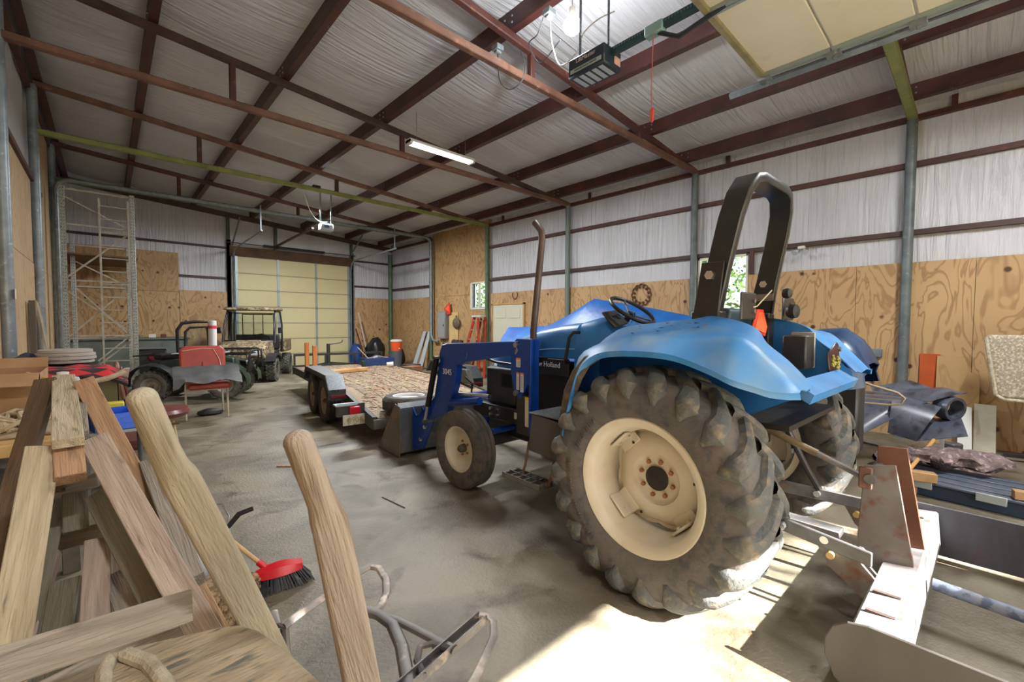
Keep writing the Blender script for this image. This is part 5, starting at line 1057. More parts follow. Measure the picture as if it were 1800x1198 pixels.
# ================================================================== RACK FRAMES AND LADDER FRAME
GRM = mat('galvanised rack grey', (168, 172, 166), .5, .1, (110, 114, 110), 50, stretch=(1, 1, 1), lo=.55, hi=.62)
RKM = mat('rack tube', (186, 182, 168), .5, 0, (150, 144, 128), 6)
for k, (x0, x1, y, zt, lab) in enumerate([(-.56, .42, 11.7, 4.1, 'front tall perforated steel rack frame in the left corner'), (-.52, .40, 13.6, 3.3, 'rear perforated steel rack frame standing behind the front frame')]):
    t = thing('rack_frame', lab, 'rack', ((x0+x1)/2, y, 0), world=True, group='steel rack frames')
    for x in (x0, x1):
        MB().bb((x-.04, y-.035, 0), (x+.04, y+.035, zt)).build('upright', GRM, t, bevel=.006); mb = MB()
        for q in range(int(zt/.06)):
            for dx in (-.016, .016): mb.box((x+dx, y-.036, .03+q*.06), (.010, .003, .016))
        mb.build('slots', BLKM, t, kind='stuff', smooth=0); MB().bb((x-.07, y-.06, 0), (x+.07, y+.06, .012)).build('foot_plate', GRM, t)
    for i, z in enumerate((.35, 1.25, 2.35, 3.4, zt-.05)):
        if z < zt: MB().beam((x0, y, z), (x1, y, z), .03, .03).build('horizontal_brace', RKM, t)
    for (za, zb) in ((.35, 1.22), (2.32, 1.28), (3.35, 2.40) if zt > 4 else (2.9, 2.4)): MB().beam((x0+.03, y, za if k else zb if za > zb else za), (x1-.03, y, zb if k else za if za > zb else zb), .028, .028).build('diagonal_brace', RKM, t); 
    if k == 0:
        for (za, zb) in ((.95, .42), (2.15, 1.32), (3.9, 3.4)): MB().beam((x0+.03, y-.02, za), (x1-.03, y-.02, zb), .026, .026).build('diagonal_brace', RKM, t)
t = thing('ladder_frame', 'slim pale ladder frame with rungs leaning inside the rack frames', 'ladder', (.15, 11.55, 0), world=True)
for x in (-.06, .36): MB().beam((x, 11.60, 0), (x, 11.60, 3.95), .032, .032).build('rail', RKM, t)
for q in range(15): MB().beam((-.06, 11.60, .3+q*.25), (.36, 11.60, .3+q*.25), .02, .02).build('rung', RKM, t)
for k, (z, lab) in enumerate(((3.02, 'brown plywood shelf high in the left corner behind the rack frames'),)):
    MB().bb((-.74, 13.3, z), (.56, 15.7, z+.03)).build('shelf', mat('dark shelf board', (120, 92, 62), .7, 0, (96, 72, 50), 4), label=lab, cat='shelf'); 
# grey green work counter along the far wall
CG = mat('grey green cabinet', (108, 116, 108), .55, 0, (88, 94, 86), 3)
t = thing('work_counter', 'long grey green metal counter along the far plywood wall', 'counter', (.45, 15.3, 0), world=True)
MB().bb((-.72, 14.85, .06), (1.62, 15.75, 1.10)).build('body', CG, t, bevel=.01); MB().bb((-.74, 14.80, 1.10), (1.66, 15.76, 1.15)).build('counter_top', CG, t, bevel=.01)
for k in range(4): MB().bb((-.68+k*.58, 14.84, .12), (-.68+k*.58+.54, 14.852, 1.02)).build('cabinet_door', CG, t, bevel=.004)
MB().bb((.7, 14.83, .55), (1.6, 14.84, .68)).build('blue_stripe', mat('faded blue stripe', (60, 84, 120), .6), t)
for k, (x, w_, h_, c, lab) in enumerate([(-.2, .16, .08, (150, 80, 60), 'small red brown box on the grey counter'), (.15, .14, .10, (170, 160, 140), 'pale jar on the grey counter beside the rack'), (.62, .16, .10, (210, 206, 196), 'white twin socket box on the counter'), (.86, .12, .09, (90, 54, 40), 'dark brown tin on the right of the counter'), (.40, .10, .07, (120, 120, 110), 'small grey tin on the middle of the counter')]):
    MB().box((x+.25, 15.05, 1.15+h_/2), (w_, .12, h_)).build('counter_item', mat('ci%d' % k, c, .6), label=lab, cat='tin', bevel=.012, seg=2)
# black welder or generator cart left of the quad
t = thing('black_machine', 'black boxy machine on a frame left of the quad bike', 'machine', (.62, 12.47, 0), world=True)
MB().bb((.44, 12.22, .35), (.95, 12.72, .98)).build('body', mat('black machine case', (30, 28, 30), .5), t, bevel=.03, seg=2); MB().bb((.42, 12.20, .98), (.97, 12.74, 1.0)).build('top_plate', mat('grey lid', (100, 102, 100), .5), t)
for (x, y) in ((.47, 12.25), (.92, 12.25), (.47, 12.69), (.92, 12.69)): MB().cyl((x, y, 0), (x, y, .36), .018, n=8).build('leg', BLKM, t)
MB().lathe([(0, 0), (0, .06), (.03, .06), (.035, 0)], (.7, 12.22, .8), (0, -1, 0), 14).build('dial', mat('dark red dial', (120, 24, 44), .4), t)
# ================================================================== LEFT TABLE
PT = mat('plywood bench top', (206, 172, 116), .6, 0, (176, 140, 86), 3, stretch=(.6, 3, 3))
zt_ = .86
t = thing('work_bench', 'plywood topped work bench against the left wall, heaped with clutter', 'bench', (-.42, 5.2, 0), world=True)
MB().bb((-.76, 3.75, zt_-.07), (-.14, 6.6, zt_)).build('bench_top', PT, t, bevel=.004, smooth=0)
for x in (-.70, -.20):
    for y in (3.85, 5.2, 6.5): MB().bb((x-.04, y-.04, 0), (x+.04, y+.04, zt_-.07)).build('leg', mat('grey timber leg', (120, 112, 96), .8, 0, (90, 84, 72), 6), t, bevel=.004)
MB().bb((-.74, 3.85, .28), (-.16, 6.5, .31)).build('lower_shelf', mat('grey timber leg', (120, 112, 96), .8, 0, (90, 84, 72), 6), t)
MB().bb((-.75, 3.79, .0), (-.55, 3.81, zt_-.08)).build('end_board', mat('mossy board', (96, 96, 76), .8, 0, (140, 136, 120), 4), t)
CARD = mat('brown cardboard', (180, 142, 104), .75, 0, (152, 116, 80), 4); CARD2 = mat('cardboard inside', (150, 108, 64), .8)
def openbox(name, lab, x0, y0, x1, y1, z0, h, flaps=((0, .2), (1, .15)), mt=CARD, cat='box'):
    t = thing(name, lab, cat, ((x0+x1)/2, (y0+y1)/2, z0), world=True); mb = MB(); g = .006
    mb.bb((x0, y0, z0), (x1, y0+g, z0+h)); mb.bb((x0, y1-g, z0), (x1, y1, z0+h)); mb.bb((x0, y0, z0), (x0+g, y1, z0+h)); mb.bb((x1-g, y0, z0), (x1, y1, z0+h)); mb.bb((x0, y0, z0), (x1, y1, z0+g)); mb.build('box_walls', mt, t, smooth=0)
    for side, l in flaps:
        if side == 0: q = [(x0, y0, z0+h), (x1, y0, z0+h), (x1, y0-l*.8, z0+h-l*.35), (x0, y0-l*.8, z0+h-l*.35)]
        elif side == 1: q = [(x1, y0, z0+h), (x1, y1, z0+h), (x1+l*.7, y1, z0+h-l*.4), (x1+l*.7, y0, z0+h-l*.4)]
        elif side == 2: q = [(x0, y1, z0+h), (x1, y1, z0+h), (x1, y1+l*.5, z0+h+l*.6), (x0, y1+l*.5, z0+h+l*.6)]
        MB().prism(q, (0, 0, .006)).build('flap', mt, t, smooth=0)
    return t
openbox('cardboard_box', 'large open cardboard box on the bench at the left picture edge', -.75, 4.55, -.36, 5.15, zt_, .34, ((0, .2), (2, .12)))
None and openbox('cardboard_box', 'shallow cardboard box under the red blanket at the back of the bench', -.45, 5.75, .02, 6.45, zt_, .16, ((0, .1),))
def Dp(px, py, y): return PY(px, py, y)
# jug
jp = Vector((-.27, 5.0, zt_)); t = thing('plastic_jug', 'milky white plastic jug with white cap on the bench', 'jug', jp)
JM = mat('milky plastic', (204, 212, 222), .35, trans=.2)
MB().lathe([(0, .0), (0, .095), (.02, .10), (.13, .10), (.20, .08), (.255, .035), (.275, .032), (.275, .0)], (0, 0, 0), (0, 0, 1), 20).build('body', JM, t, smooth=50); MB().lathe([(.27, .036), (.305, .036), (.31, 0)], (0, 0, 0), (0, 0, 1), 16).build('cap', WHITE, t)
MB().tube([(.03, 0, .255), (.08, 0, .25), (.10, 0, .18), (.09, 0, .13)], .014, 8).build('handle', JM, t); MB().lathe([(.03, .1005), (.03, .1025), (.07, .1025), (.07, .1005)], (0, 0, 0), (0, 0, 1), 20).build('yellow_label', mat('yellow label', (210, 190, 70), .5), t)
# stick across the box
MB().cyl((-.44, 4.75, zt_+.33), (-.20, 4.50, zt_+.24), .012, n=8).build('wooden_dowel', mat('dowel', (196, 150, 90), .6), label='thin wooden dowel lying across the box beside the jug', cat='stick')
# rope heap
rr = random.Random(4); mb = MB()
for k in range(16):
    c = Vector((-.46+rr.uniform(-.13, .13), 4.22+rr.uniform(-.2, .2), zt_+.02+rr.uniform(0, .06))); r = rr.uniform(.05, .11); a = rr.uniform(0, 3)
    mb.tube([c+Vector((r*math.cos(a+q), r*1.3*math.sin(a+q), .03*math.sin(2*q+k))) for q in [2*math.pi*i/12 for i in range(12)]], .013, 6, closed=True)
mb.build('rope', mat('beige webbing rope', (188, 168, 138), .85, 0, (150, 128, 98), 20), label='heap of beige rope and webbing on the near end of the bench', cat='rope', kind='stuff')
MB().box((-.43, 4.22, zt_+.014), (.40, .56, .028)).build('canvas_sheet', mat('canvas', (176, 156, 128), .9, 0, (150, 130, 104), 9, bump=.5, bscale=20), label='folded beige canvas under the rope heap', cat='canvas', bevel=.012, seg=2)
# blanket, tub lid, coat, bin
rows = []
for i in range(17):
    x = -.55+.66*i/16; row = []
    for j in range(9):
        y = 5.05+.75*j/8; row.append((x, y, 1.135+.012*math.sin(i*.9)*math.cos(j*.7)-(.05*(1-j/2) if j < 2 else 0)-(.03*max(0, (i-13)))))
    rows.append(row)
RUG = bpy.data.materials.new('red patterned blanket'); RUG.use_nodes = True; _N = RUG.node_tree.nodes; _L = RUG.node_tree.links
_tc = _N.new('ShaderNodeTexCoord'); _mp = _N.new('ShaderNodeMapping'); _mp.inputs['Scale'].default_value = (3.2, 3.6, 1); _mp.inputs['Rotation'].default_value = (0, 0, .785); _ck = _N.new('ShaderNodeTexChecker'); _ck.inputs['Scale'].default_value = 2.2
_ck.inputs[1].default_value = lin((196, 26, 34)); _ck.inputs[2].default_value = lin((44, 26, 26)); _L.new(_tc.outputs['Object'], _mp.inputs[0]); _L.new(_mp.outputs[0], _ck.inputs[0])
_L.new(_ck.outputs[0], _N['Principled BSDF'].inputs['Base Color']); _N['Principled BSDF'].inputs['Roughness'].default_value = .9
t = thing('blanket', 'red and black patterned blanket with fleece edge laid over the bench clutter', 'blanket', (-.2, 5.4, 1.0), world=True)
MB().grid(rows, thick=.025).build('blanket_cloth', RUG, t)
FL = mat('fleece edge', (186, 168, 146), .95, 0, (158, 138, 116), 20, bump=.6, bscale=60)
MB().tube([(-.55, 5.03, 1.08), (-.3, 5.02, 1.065), (-.1, 5.02, 1.07), (.0, 5.04, 1.09), (.10, 5.1, 1.13)], .022, 8).build('fleece_hem', FL, t)
MB().prism([(-.02, 5.02, 1.09), (.11, 5.08, 1.16), (.14, 5.2, 1.15), (.13, 5.3, 1.05), (.05, 5.15, 1.03)], (0, .02, .01)).build('turned_corner', FL, t, bevel=.01)
openbox('storage_tote', 'dark olive storage tote under the red blanket', -.52, 5.15, .06, 5.75, zt_, .20, (), mat('olive tote', (96, 88, 52), .6), 'tote')
t = thing('helmet_case', 'grey ribbed plastic case lying on top of the blanket', 'case', (-.30, 6.0, 1.17), world=True)
for k, r in enumerate((.20, .215, .21, .19)): MB().lathe([(0, r-.01), (.004, r), (.028, r), (.032, r-.01), (.032, 0), (0, 0)], (-.30, 6.05, 1.17+.033*k), (0, 0, 1), 26).build('shell_band', mat('grey case', (170, 164, 156), .5), t)
MB().bb((-.33, 5.84, 1.20), (-.27, 5.86, 1.25)).build('latch', GALV, t)
MB().box((-.3, 6.12, 1.0), (.5, .6, .3)).build('storage_tote', mat('black tote', (26, 28, 34), .6), label='black storage tote at the back of the bench under the grey case', cat='tote', bevel=.03, seg=2)
rows = []
for i in range(15):
    u = i/14; row = []
    for j in range(7):
        v = j/6; row.append((-.74+.32*u, 5.75+.55*v, 1.10+.14*math.sin(u*2.4)+.05*mnoise.noise(Vector((u*5, v*5, 3)))-.06*abs(v-.5)))
    rows.append(row)
MB().grid(rows, thick=.03).build('coat', mat('navy cloth', (24, 32, 50), .9, 0, (44, 54, 74), 8), label='dark navy coat heaped at the wall end of the bench', cat='coat')
MB().box((-.68, 5.55, .98), (.16, .3, .22), (0, 0, .2)).build('paper_bag', mat('kraft bag', (166, 128, 76), .8), label='brown paper bag behind the open cardboard box', cat='bag', bevel=.02)
MB().prism([(-.26, 4.66, .862), (-.15, 4.66, .862), (-.16, 4.74, 1.04), (-.25, 4.74, 1.05)], (0, .03, .0)).build('orange_cloth', mat('orange cloth', (226, 96, 50), .8), label='small orange cloth behind the leaning boards', cat='cloth', bevel=.004)
t = thing('blue_bin', 'bright blue plastic parts bin beside the bench', 'bin', (.02, 4.6, .74), math.radians(12))
BB_ = mat('bright blue plastic', (22, 84, 206), .4); mb = MB()
for (c, d) in (((0, -.14, .07), (.26, .012, .12)), ((0, .14, .07), (.26, .012, .14)), ((-.13, 0, .07), (.012, .28, .13)), ((.13, 0, .07), (.012, .28, .13)), ((0, 0, .01), (.26, .28, .014))): mb.box(c, d)
mb.build('bin_body', BB_, t, smooth=0)
for z in (.04, .09): MB().box((0, -.148, z), (.26, .006, .01)).build('bin_rib', BB_, t)
t = thing('side_table', 'small folding table with grey top holding the blue bin', 'table', (.02, 4.75, 0))
MB().box((0, 0, .725), (.42, .55, .025)).build('table_top', mat('grey table top', (150, 150, 144), .6), t, bevel=.004)
for x in (-.17, .17):
    for y in (-.22, .22): MB().cyl((x, y, 0), (x*.9, y*.9, .715), .012, n=8).build('leg', STEEL, t)
for k, (dx, dy, w_, d_, h_, c, lab, cat) in enumerate([(.0, .30, .14, .1, .16, (204, 190, 60), 'yellow carton with green print behind the blue bin', 'carton'), (.12, .34, .09, .09, .17, (30, 82, 60), 'dark green carton behind the blue bin', 'carton'), (-.13, .26, .08, .08, .20, (226, 224, 218), 'white spray bottle behind the leaning boards', 'bottle'), (.02, .16, .22, .1, .05, (150, 156, 164), 'grey tray lying behind the blue bin', 'tray')]):
    MB().box((.02+dx, 4.62+dy, .738+h_/2), (w_, d_, h_), (0, 0, .2*k)).build(cat, mat('cl%d' % k, c, .5), label=lab, cat=cat, bevel=.008)
# planks leaning on the left wall
for k, (px, lab, w_) in enumerate([(70, 'wide weathered plank leaning against the left wall post', .20), (92, 'second pale weathered plank leaning by the left wall post', .13)]):
    y = 8.9+.25*k; MB().prism([(-.70+.0, y-w_/2, 1.86-.05*k), (-.70, y+w_/2, 1.83-.05*k), (-.46, y-.25+w_/2, 0), (-.46, y-.25-w_/2, 0)], (-.03, 0, 0)).build('plank', mat('weathered plank', (186, 172, 148), .8, 0, (128, 112, 90), 7, stretch=(3, 3, .4), bump=.4, bscale=20), label=lab, cat='plank', group='planks leaning on the left wall', smooth=0)
MB().bb((-.76, 8.62, 0), (-.70, 8.68, 1.85)).build('plank', mat('dark board', (96, 86, 74), .8), label='narrow dark board standing between the pipe post and the wall', cat='plank')
MB().bb((-.68, 6.70, 1.80), (-.677, 6.76, 1.90)).build('sticker', mat('white sticker', (226, 220, 216), .5), label='white sticker with a red mark on the grey pipe post', cat='sticker')
# ================================================================== COVERED BOAT behind the tractor
TARP = mat('blue tarpaulin', (20, 98, 172), .45, 0, (18, 72, 142), 3, c3=(52, 116, 184), s3=8, t3=(.6, .8), bump=.6, bscale=8)
TARPD = mat('dark blue vinyl cover', (28, 58, 96), .35, 0, (18, 42, 74), 4, bump=.6, bscale=9)
BT = thing('covered_boat', 'boat under a peaked blue tarpaulin parked between the tractor and the right wall', 'boat', (5.35, 3.2, 0), world=True)
rows = []
for (y, x, hw, zt, zb) in [(5.75, 5.2, .10, 1.28, 1.15), (5.6, 5.2, .35, 1.50, 1.05), (4.8, 5.25, .68, 1.52, .85), (4.35, 5.3, .75, 1.68, .82), (3.9, 5.3, .78, 1.92, .8), (3.1, 5.35, .80, 1.80, .8), (2.4, 5.4, .80, 1.64, .8), (1.7, 5.4, .78, 1.50, .8), (1.25, 5.4, .76, 1.42, .82), (1.15, 5.4, .74, 1.1, .82)]:
    row = []
    for i in range(17):
        u = -1+i/8; px_ = x+hw*u; s_ = 1-abs(u)**1.7; row.append((px_, y+.01*math.sin(i*2.1), zb+(zt-zb)*s_+.012*math.sin(i*1.7+y*5)))
    rows.append(row)
MB().grid(rows, thick=.01).build('tarpaulin', TARP, BT, smooth=60, label='peaked blue tarpaulin')
rows = []
for (y, hw, z) in [(5.55, .1, .35), (5.0, .5, .28), (4.0, .7, .24), (1.2, .72, .24)]: rows.append([(5.35-hw, y, .95), (5.35-hw*.9, y, .6), (5.35, y, z), (5.35+hw*.9, y, .6), (5.35+hw, y, .95)])
MB().grid(rows, thick=.03).build('hull', mat('dark hull', (44, 52, 58), .4), BT)
rows = []
for (y, hw, zt, zb) in [(1.2, .42, 1.48, 1.0), (1.05, .45, 1.52, .98), (.88, .45, 1.53, .98), (.74, .42, 1.42, 1.0), (.66, .34, 1.22, 1.02)]:
    rows.append([(5.2+hw*math.cos(math.pi-math.pi*i/12), y+.015*math.sin(i*1.9), zb+(zt-zb)*math.sin(math.pi*i/12)**.55) for i in range(13)])
MB().grid(rows, thick=.012).build('motor_cover', TARPD, BT, smooth=60, label='dark blue vinyl motor cover')
MB().bb((5.05, .72, .35), (5.35, 1.0, 1.02)).build('motor_leg', BLKM, BT, bevel=.03)
for x in (4.62, 6.02): plain_wheel(BT, 'tyre', x, 2.6, .28, .18, .28, .16, -1 if x < 5 else 1, m=TYR2, rim=TRIM_, nseg=28)
for x in (4.9, 5.8): MB().bb((x-.03, .9, .22), (x+.03, 5.6, .30)).build('trailer_rail', GALVD, BT)
MB().bb((4.62, 2.55, .24), (6.02, 2.65, .30)).build('axle', GALVD, BT)
# ================================================================== RIGHT SIDE CLUTTER
BPL = mat('dusty black plastic sheet', (62, 66, 78), .35, 0, (92, 96, 110), 4, c3=(44, 46, 54), s3=9, t3=(.5, .65))
def sheetx(corners, bulge, lab, name='plastic_liner', cat='car part', grp='pile of black plastic car liners', m=None, n=10, th=.006, amp=.0):
    """curved panel through four points"""
    a, b, c, d = [Vector(p) for p in corners]; nrm = (b-a).cross(d-a).normalized(); rows = []
    for i in range(n+1):
        u = i/n; row = []
        for j in range(n+1):
            v = j/n; p = a.lerp(b, u).lerp(d.lerp(c, u), v)+nrm*bulge*math.sin(math.pi*v)+nrm*amp*math.sin(u*9+v*4); row.append(p)
        rows.append(row)
    return MB().grid(rows, thick=th).build(name, m or BPL, label=lab, cat=cat, group=grp)
sheetx([PX(1500, 745, 6.3), PX(1690, 690, 6.7), PX(1640, 682, 7.2), PX(1480, 690, 6.9)], .03, 'long ribbed black plastic liner on top of the pile')
sheetx([PX(1570, 690, 6.6), PX(1655, 715, 6.6), PX(1610, 775, 6.4), PX(1560, 760, 6.4)], -.10, 'bowl shaped black plastic liner at the front of the pile')
sheetx([PX(1610, 775, 6.45), PX(1702, 767, 6.5), PX(1690, 735, 6.8), PX(1600, 735, 6.8)], .05, 'pointed black plastic flap lowest in the pile')
sheetx([PX(1530, 680, 7.0), PX(1600, 668, 7.1), PX(1700, 690, 7.2), PX(1560, 715, 6.8)], .05, 'wide black plastic liner at the back of the pile')
sheetx([PX(1500, 735, 6.2), PX(1560, 712, 6.5), PX(1600, 720, 6.5), PX(1520, 760, 6.2)], .03, 'folded black plastic liner on the left of the pile')
MB().lathe([(-.07, .10), (-.07, .13), (.0, .14), (.07, .13), (.07, .10)], PX(1668, 716, 6.75), (.6, .8, .1), 20, closed=True).build('air_duct', BPL, label='short round black duct on the right of the plastic pile', cat='duct')
WR = mat('tan wire', (176, 156, 136), .5, .3)
t = thing('wire_basket', 'tan wire loop basket lying over the plastic pile behind the tyre', 'basket', PX(1540, 700, 5.9), world=True)
ring = [PX(1492, 662, 5.9), PX(1530, 676, 5.9), PX(1578, 690, 5.9), PX(1591, 700, 5.9), PX(1584, 710, 5.9), PX(1560, 711, 5.9), PX(1500, 706, 5.9), PX(1470, 702, 5.9)]
MB().tube(ring, .012, 8).build('rim_wire', WR, t)
for a, b in (((1492, 690), (1585, 698)), ((1495, 697), (1585, 704)), ((1498, 684), (1560, 690))): MB().beam(PX(*a, 5.9), PX(*b, 5.9), .008, .008).build('cross_wire', WR, t)
t = thing('paint_can', 'dented grey metal can on the floor by the white boards', 'can', (7.30, .17, 0)); MB().lathe([(0, .0), (0, .095), (.005, .10), (.09, .098), (.17, .10), (.175, .095), (.17, .09), (.165, 0)], (0, 0, 0), (0, 0, 1), 24).build('can_body', mat('dull tin', (112, 114, 120), .4, .5, (84, 84, 88), 8), t); MB().tube([(-.1, 0, .14), (-.08, .02, .08), (0, .04, .04), (.08, .02, .08), (.1, 0, .14)], .004, 5).build('bail', STEEL, t)
MB().beam((7.45, 1.25, .05), (7.1, .27, .05), .14, .05).build('floor_plank', mat('pale dirty plank', (176, 166, 150), .7, 0, (140, 130, 114), 6), label='pale plank lying on the floor under the plastic pile', cat='plank', bevel=.004)
MB().bb((7.0, .22, 0), (7.06, .26, .28)).build('white_post', WHITE, label='short white stake standing beside the dented can', cat='stake')
# grey hatch / tote lid with rubbish on it
t = thing('storage_crate', 'flat blue grey plastic crate with lid lying on the floor by the box blade', 'crate', (5.75, .05, 0), math.radians(-6))
GP = mat('blue grey plastic', (92, 100, 112), .45, 0, (70, 78, 92), 4)
MB().bb((-.32, -.50, 0), (.32, .46, .12)).build('crate_body', mat('dark blue plastic', (44, 58, 76), .5), t, bevel=.01); MB().bb((-.35, -.53, .12), (.35, .49, .15)).build('lid', GP, t, bevel=.01)
for x in (-.25, -.08, .08, .25): MB().bb((x-.02, -.45, .15), (x+.02, .42, .158)).build('lid_rib', GP, t, bevel=.003)
for y in (-.3, .15): MB().bb((-.36, y, .08), (-.335, y+.18, .15)).build('latch', mat('pale latch', (160, 164, 160), .5), t, bevel=.004)
PK = mat('pinkish insulation batt', (138, 118, 116), .95, 0, (92, 76, 76), 14, c3=(186, 164, 160), s3=22, t3=(.55, .7), bump=1, bscale=40)
rr = random.Random(31)
for k, (c, sx, sy, sz, a, lab) in enumerate([((6.45, .30, .10), .22, .50, .12, .5, 'torn pinkish insulation batt farthest from the box blade'), ((6.02, .12, .27), .16, .42, .09, .35, 'torn pinkish insulation batt heaped on the crate lid')]):
    rows = []
    for i in range(13):
        u = i/12*2-1; row = []
        for j in range(15):
            v = j/14*2*math.pi; w_ = max(.05, (1-u*u))**.5; r = 1+.8*mnoise.noise(Vector((u*4+k*7, math.cos(v)*1.6, math.sin(v)*1.6)))+.3*mnoise.noise(Vector((u*13+k*7, math.cos(v)*5, math.sin(v)*5)))
            x, y, z = sx*w_*r*math.cos(v), sy*u, sz*w_*r*math.sin(v); row.append((c[0]+x*math.cos(a)-y*math.sin(a), c[1]+x*math.sin(a)+y*math.cos(a), max(.005, c[2]+z)))
        rows.append(row)
    MB().grid(rows).build('insulation_batt', PK, label=lab, cat='insulation', group='torn insulation', smooth=60)
for k, (p, d, r, lab) in enumerate([((5.42, .32, .19), (.10, .22, .08), .3, 'squared timber block on the crate lid nearest the mast plates'), ((5.50, .42, .05), (.12, .18, .09), -.1, 'timber block on the floor beside the crate'), ((5.42, -.30, .19), (.08, .12, .07), .2, 'small timber offcut at the right end of the crate lid'), ((5.60, -.38, .17), (.16, .05, .03), .7, 'thin timber scrap at the far right corner of the crate')]):
    MB().box(p, d, (0, 0, r)).build('timber_offcut', mat('raw pine', (188, 150, 104), .7, 0, (150, 112, 72), 7), label=lab, cat='timber', group='timber offcuts on the crate', bevel=.004)
MB().cyl((5.55, .40, .20), (6.5, .28, .34), .018, n=12).build('broom_stick', mat('dowel', (196, 150, 90), .6), label='round wooden dowel poking out of the insulation heap', cat='stick')
# wall things on the right
MB().bb((8.17, .33, .71), (8.19, .53, 1.18)).build('orange_board', mat('orange board', (190, 84, 30), .6, 0, (164, 68, 26), 5), label='orange painted board fixed to the knotty plywood', cat='board')
mb = MB(); mb.prism([(8.06, .36, 0), (8.06, -.04, 0), (8.14, -.04, .90), (8.15, .06, .98), (8.15, .10, 1.14), (8.15, .36, 1.16)], (.012, 0, 0)); mb.build('plywood_offcut', plymat('offcut ply', (178, 146, 100), (150, 116, 72), False), label='jagged plywood offcut leaning on the wall in front of the orange board', cat='board', smooth=0)
MB().prism([(7.92, -.20, 0), (7.92, -.01, 0), (8.10, .0, .57), (8.10, -.19, .57)], (.012, 0, 0)).build('white_board', mat('off white board', (206, 200, 182), .6, 0, (186, 178, 158), 6), label='off white board leaning on the wall right of its twin', cat='board', group='white boards leaning on the right wall', smooth=0)
MB().prism([(7.84, .0, 0), (7.84, .13, 0), (8.04, .14, .54), (8.04, .02, .52)], (.012, 0, 0)).build('white_board', mat('white board', (214, 214, 208), .6), label='brighter white board leaning left of the other behind the can', cat='board', group='white boards leaning on the right wall', smooth=0)
t = thing('bench_seat', 'beige tweed upholstered seat on a black base at the right picture edge', 'seat', (7.62, -.42, 0), world=True)
TW = mat('beige tweed', (178, 166, 148), .95, 0, (140, 126, 108), 60, bump=.4, bscale=80, c3=(200, 190, 170), s3=40, t3=(.52, .6))
MB().prism([(7.60, -.06, 1.44), (7.60, -.16, .76), (7.60, -.22, .72), (7.60, -.95, .72), (7.60, -.95, 1.46), (7.60, -.10, 1.46)], (.12, 0, 0)).build('cushion', TW, t, bevel=.035, seg=3)
MB().tube([(7.59, -.07, 1.43), (7.59, -.17, .76), (7.59, -.24, .71), (7.59, -.95, .71)], .02, 8).build('piped_border', mat('cream border', (206, 198, 176), .9, 0, (150, 138, 112), 30), t)
MB().cyl((7.66, -.55, .08), (7.66, -.55, .74), .03, n=12).build('pedestal', BLKM, t)
for k in range(5): a = 2*math.pi*k/5+.4; MB().beam((7.66, -.55, .08), (7.66+.30*math.cos(a), -.55+.30*math.sin(a), .06), .05, .04).build('base_arm', BLKM, t); MB().lathe([(0, .03), (.04, .03), (.045, 0)], (7.66+.30*math.cos(a), -.55+.30*math.sin(a)-.02, .03), (0, 1, 0), 12).build('caster', BLACK, t)
p = PX(1538, 620, 8.17); t = thing('outlet_box', 'grey outlet box with cable on the plywood behind the dark blue cover', 'electrical box', p, world=True)
MB().box(p, (.07, .16, .12)).build('box', GALV, t, bevel=.008); MB().tube([p+Vector((0, .05, 0)), p+Vector((-.02, .12, -.1)), p+Vector((0, .1, -.3)), p+Vector((0, -.02, -.5))], .008, 6).build('cable', BLK, t)
p = PX(1408, 438, 8.12); t = thing('spot_lamp', 'small twin spot lamp on the girt right of the roll bar', 'lamp', p, world=True); MB().box(p+Vector((.03, 0, .03)), (.08, .10, .05)).build('base', WHITE, t, bevel=.01)
for dy in (-.05, .05): MB().lathe([(0, .02), (.05, .04), (.07, .045), (.07, 0)], p+Vector((-.02, dy, -.02)), (-.6, dy*6, -.5), 14).build('lamp_head', mat('clear lamp head', (190, 196, 200), .3), t)
# horseshoes
HS = mat('rusty iron', (104, 72, 52), .7, .2)
def horseshoe(c, r, a0, par=None, **k):
    pts = [c+Vector((0, r*math.cos(a), r*1.1*math.sin(a))) for a in [a0+math.radians(-215+250*i/12) for i in range(13)]]
    return MB().tube(pts, .016, 6, flat=(1, .6)).build('horseshoe', HS, par, **k)
horseshoe(PX(905, 518, 8.17), .10, math.radians(0), label='single rusty horseshoe nailed above the cream door', cat='horseshoe')
c = PX(1127, 518, 8.17); t = thing('horseshoe_wreath', 'wreath of rusty horseshoes on the plywood above the steering wheel', 'horseshoes', c, world=True)
for k in range(12): a = 2*math.pi*k/12; horseshoe(c+Vector((0, .17*math.cos(a), .17*math.sin(a))), .055, a+math.pi/2, t)
# electrical panel, triangle sign, hanging pan
t = thing('electrical_panel', 'tall grey electrical panel box on the plain plywood wall', 'electrical panel', (8.1, 12.05, 1.06), world=True)
MB().bb((8.05, 11.83, 1.06), (8.185, 12.28, 1.96)).build('enclosure', mat('panel grey', (130, 130, 130), .5), t, bevel=.008); MB().bb((8.038, 11.86, 1.1), (8.05, 12.25, 1.92)).build('panel_door', mat('panel grey light', (142, 142, 142), .45), t, bevel=.004); MB().box((8.03, 11.9, 1.5), (.02, .03, .06)).build('latch', BLACK, t); MB().cyl((8.15, 12.1, .3), (8.15, 12.1, 1.06), .02, n=8).build('riser_pipe', GREEN2, t)
MB().cyl((8.15, 12.35, 1.75), (8.15, 12.35, 1.80), .05, n=12).build('pipe_clamp', DKRUST, t)
t = thing('hazard_triangle', 'red orange slow vehicle triangle hung above the electrical panel', 'sign', (8.12, 11.9, 1.85), world=True)
MB().prism([PX(780, 543, 8.1), PX(790, 530, 8.1), PX(792, 551, 8.1), PX(787, 553, 8.1)], (.01, 0, 0)).build('triangle_border', mat('red reflective edge', (200, 60, 40), .4), t, smooth=0)
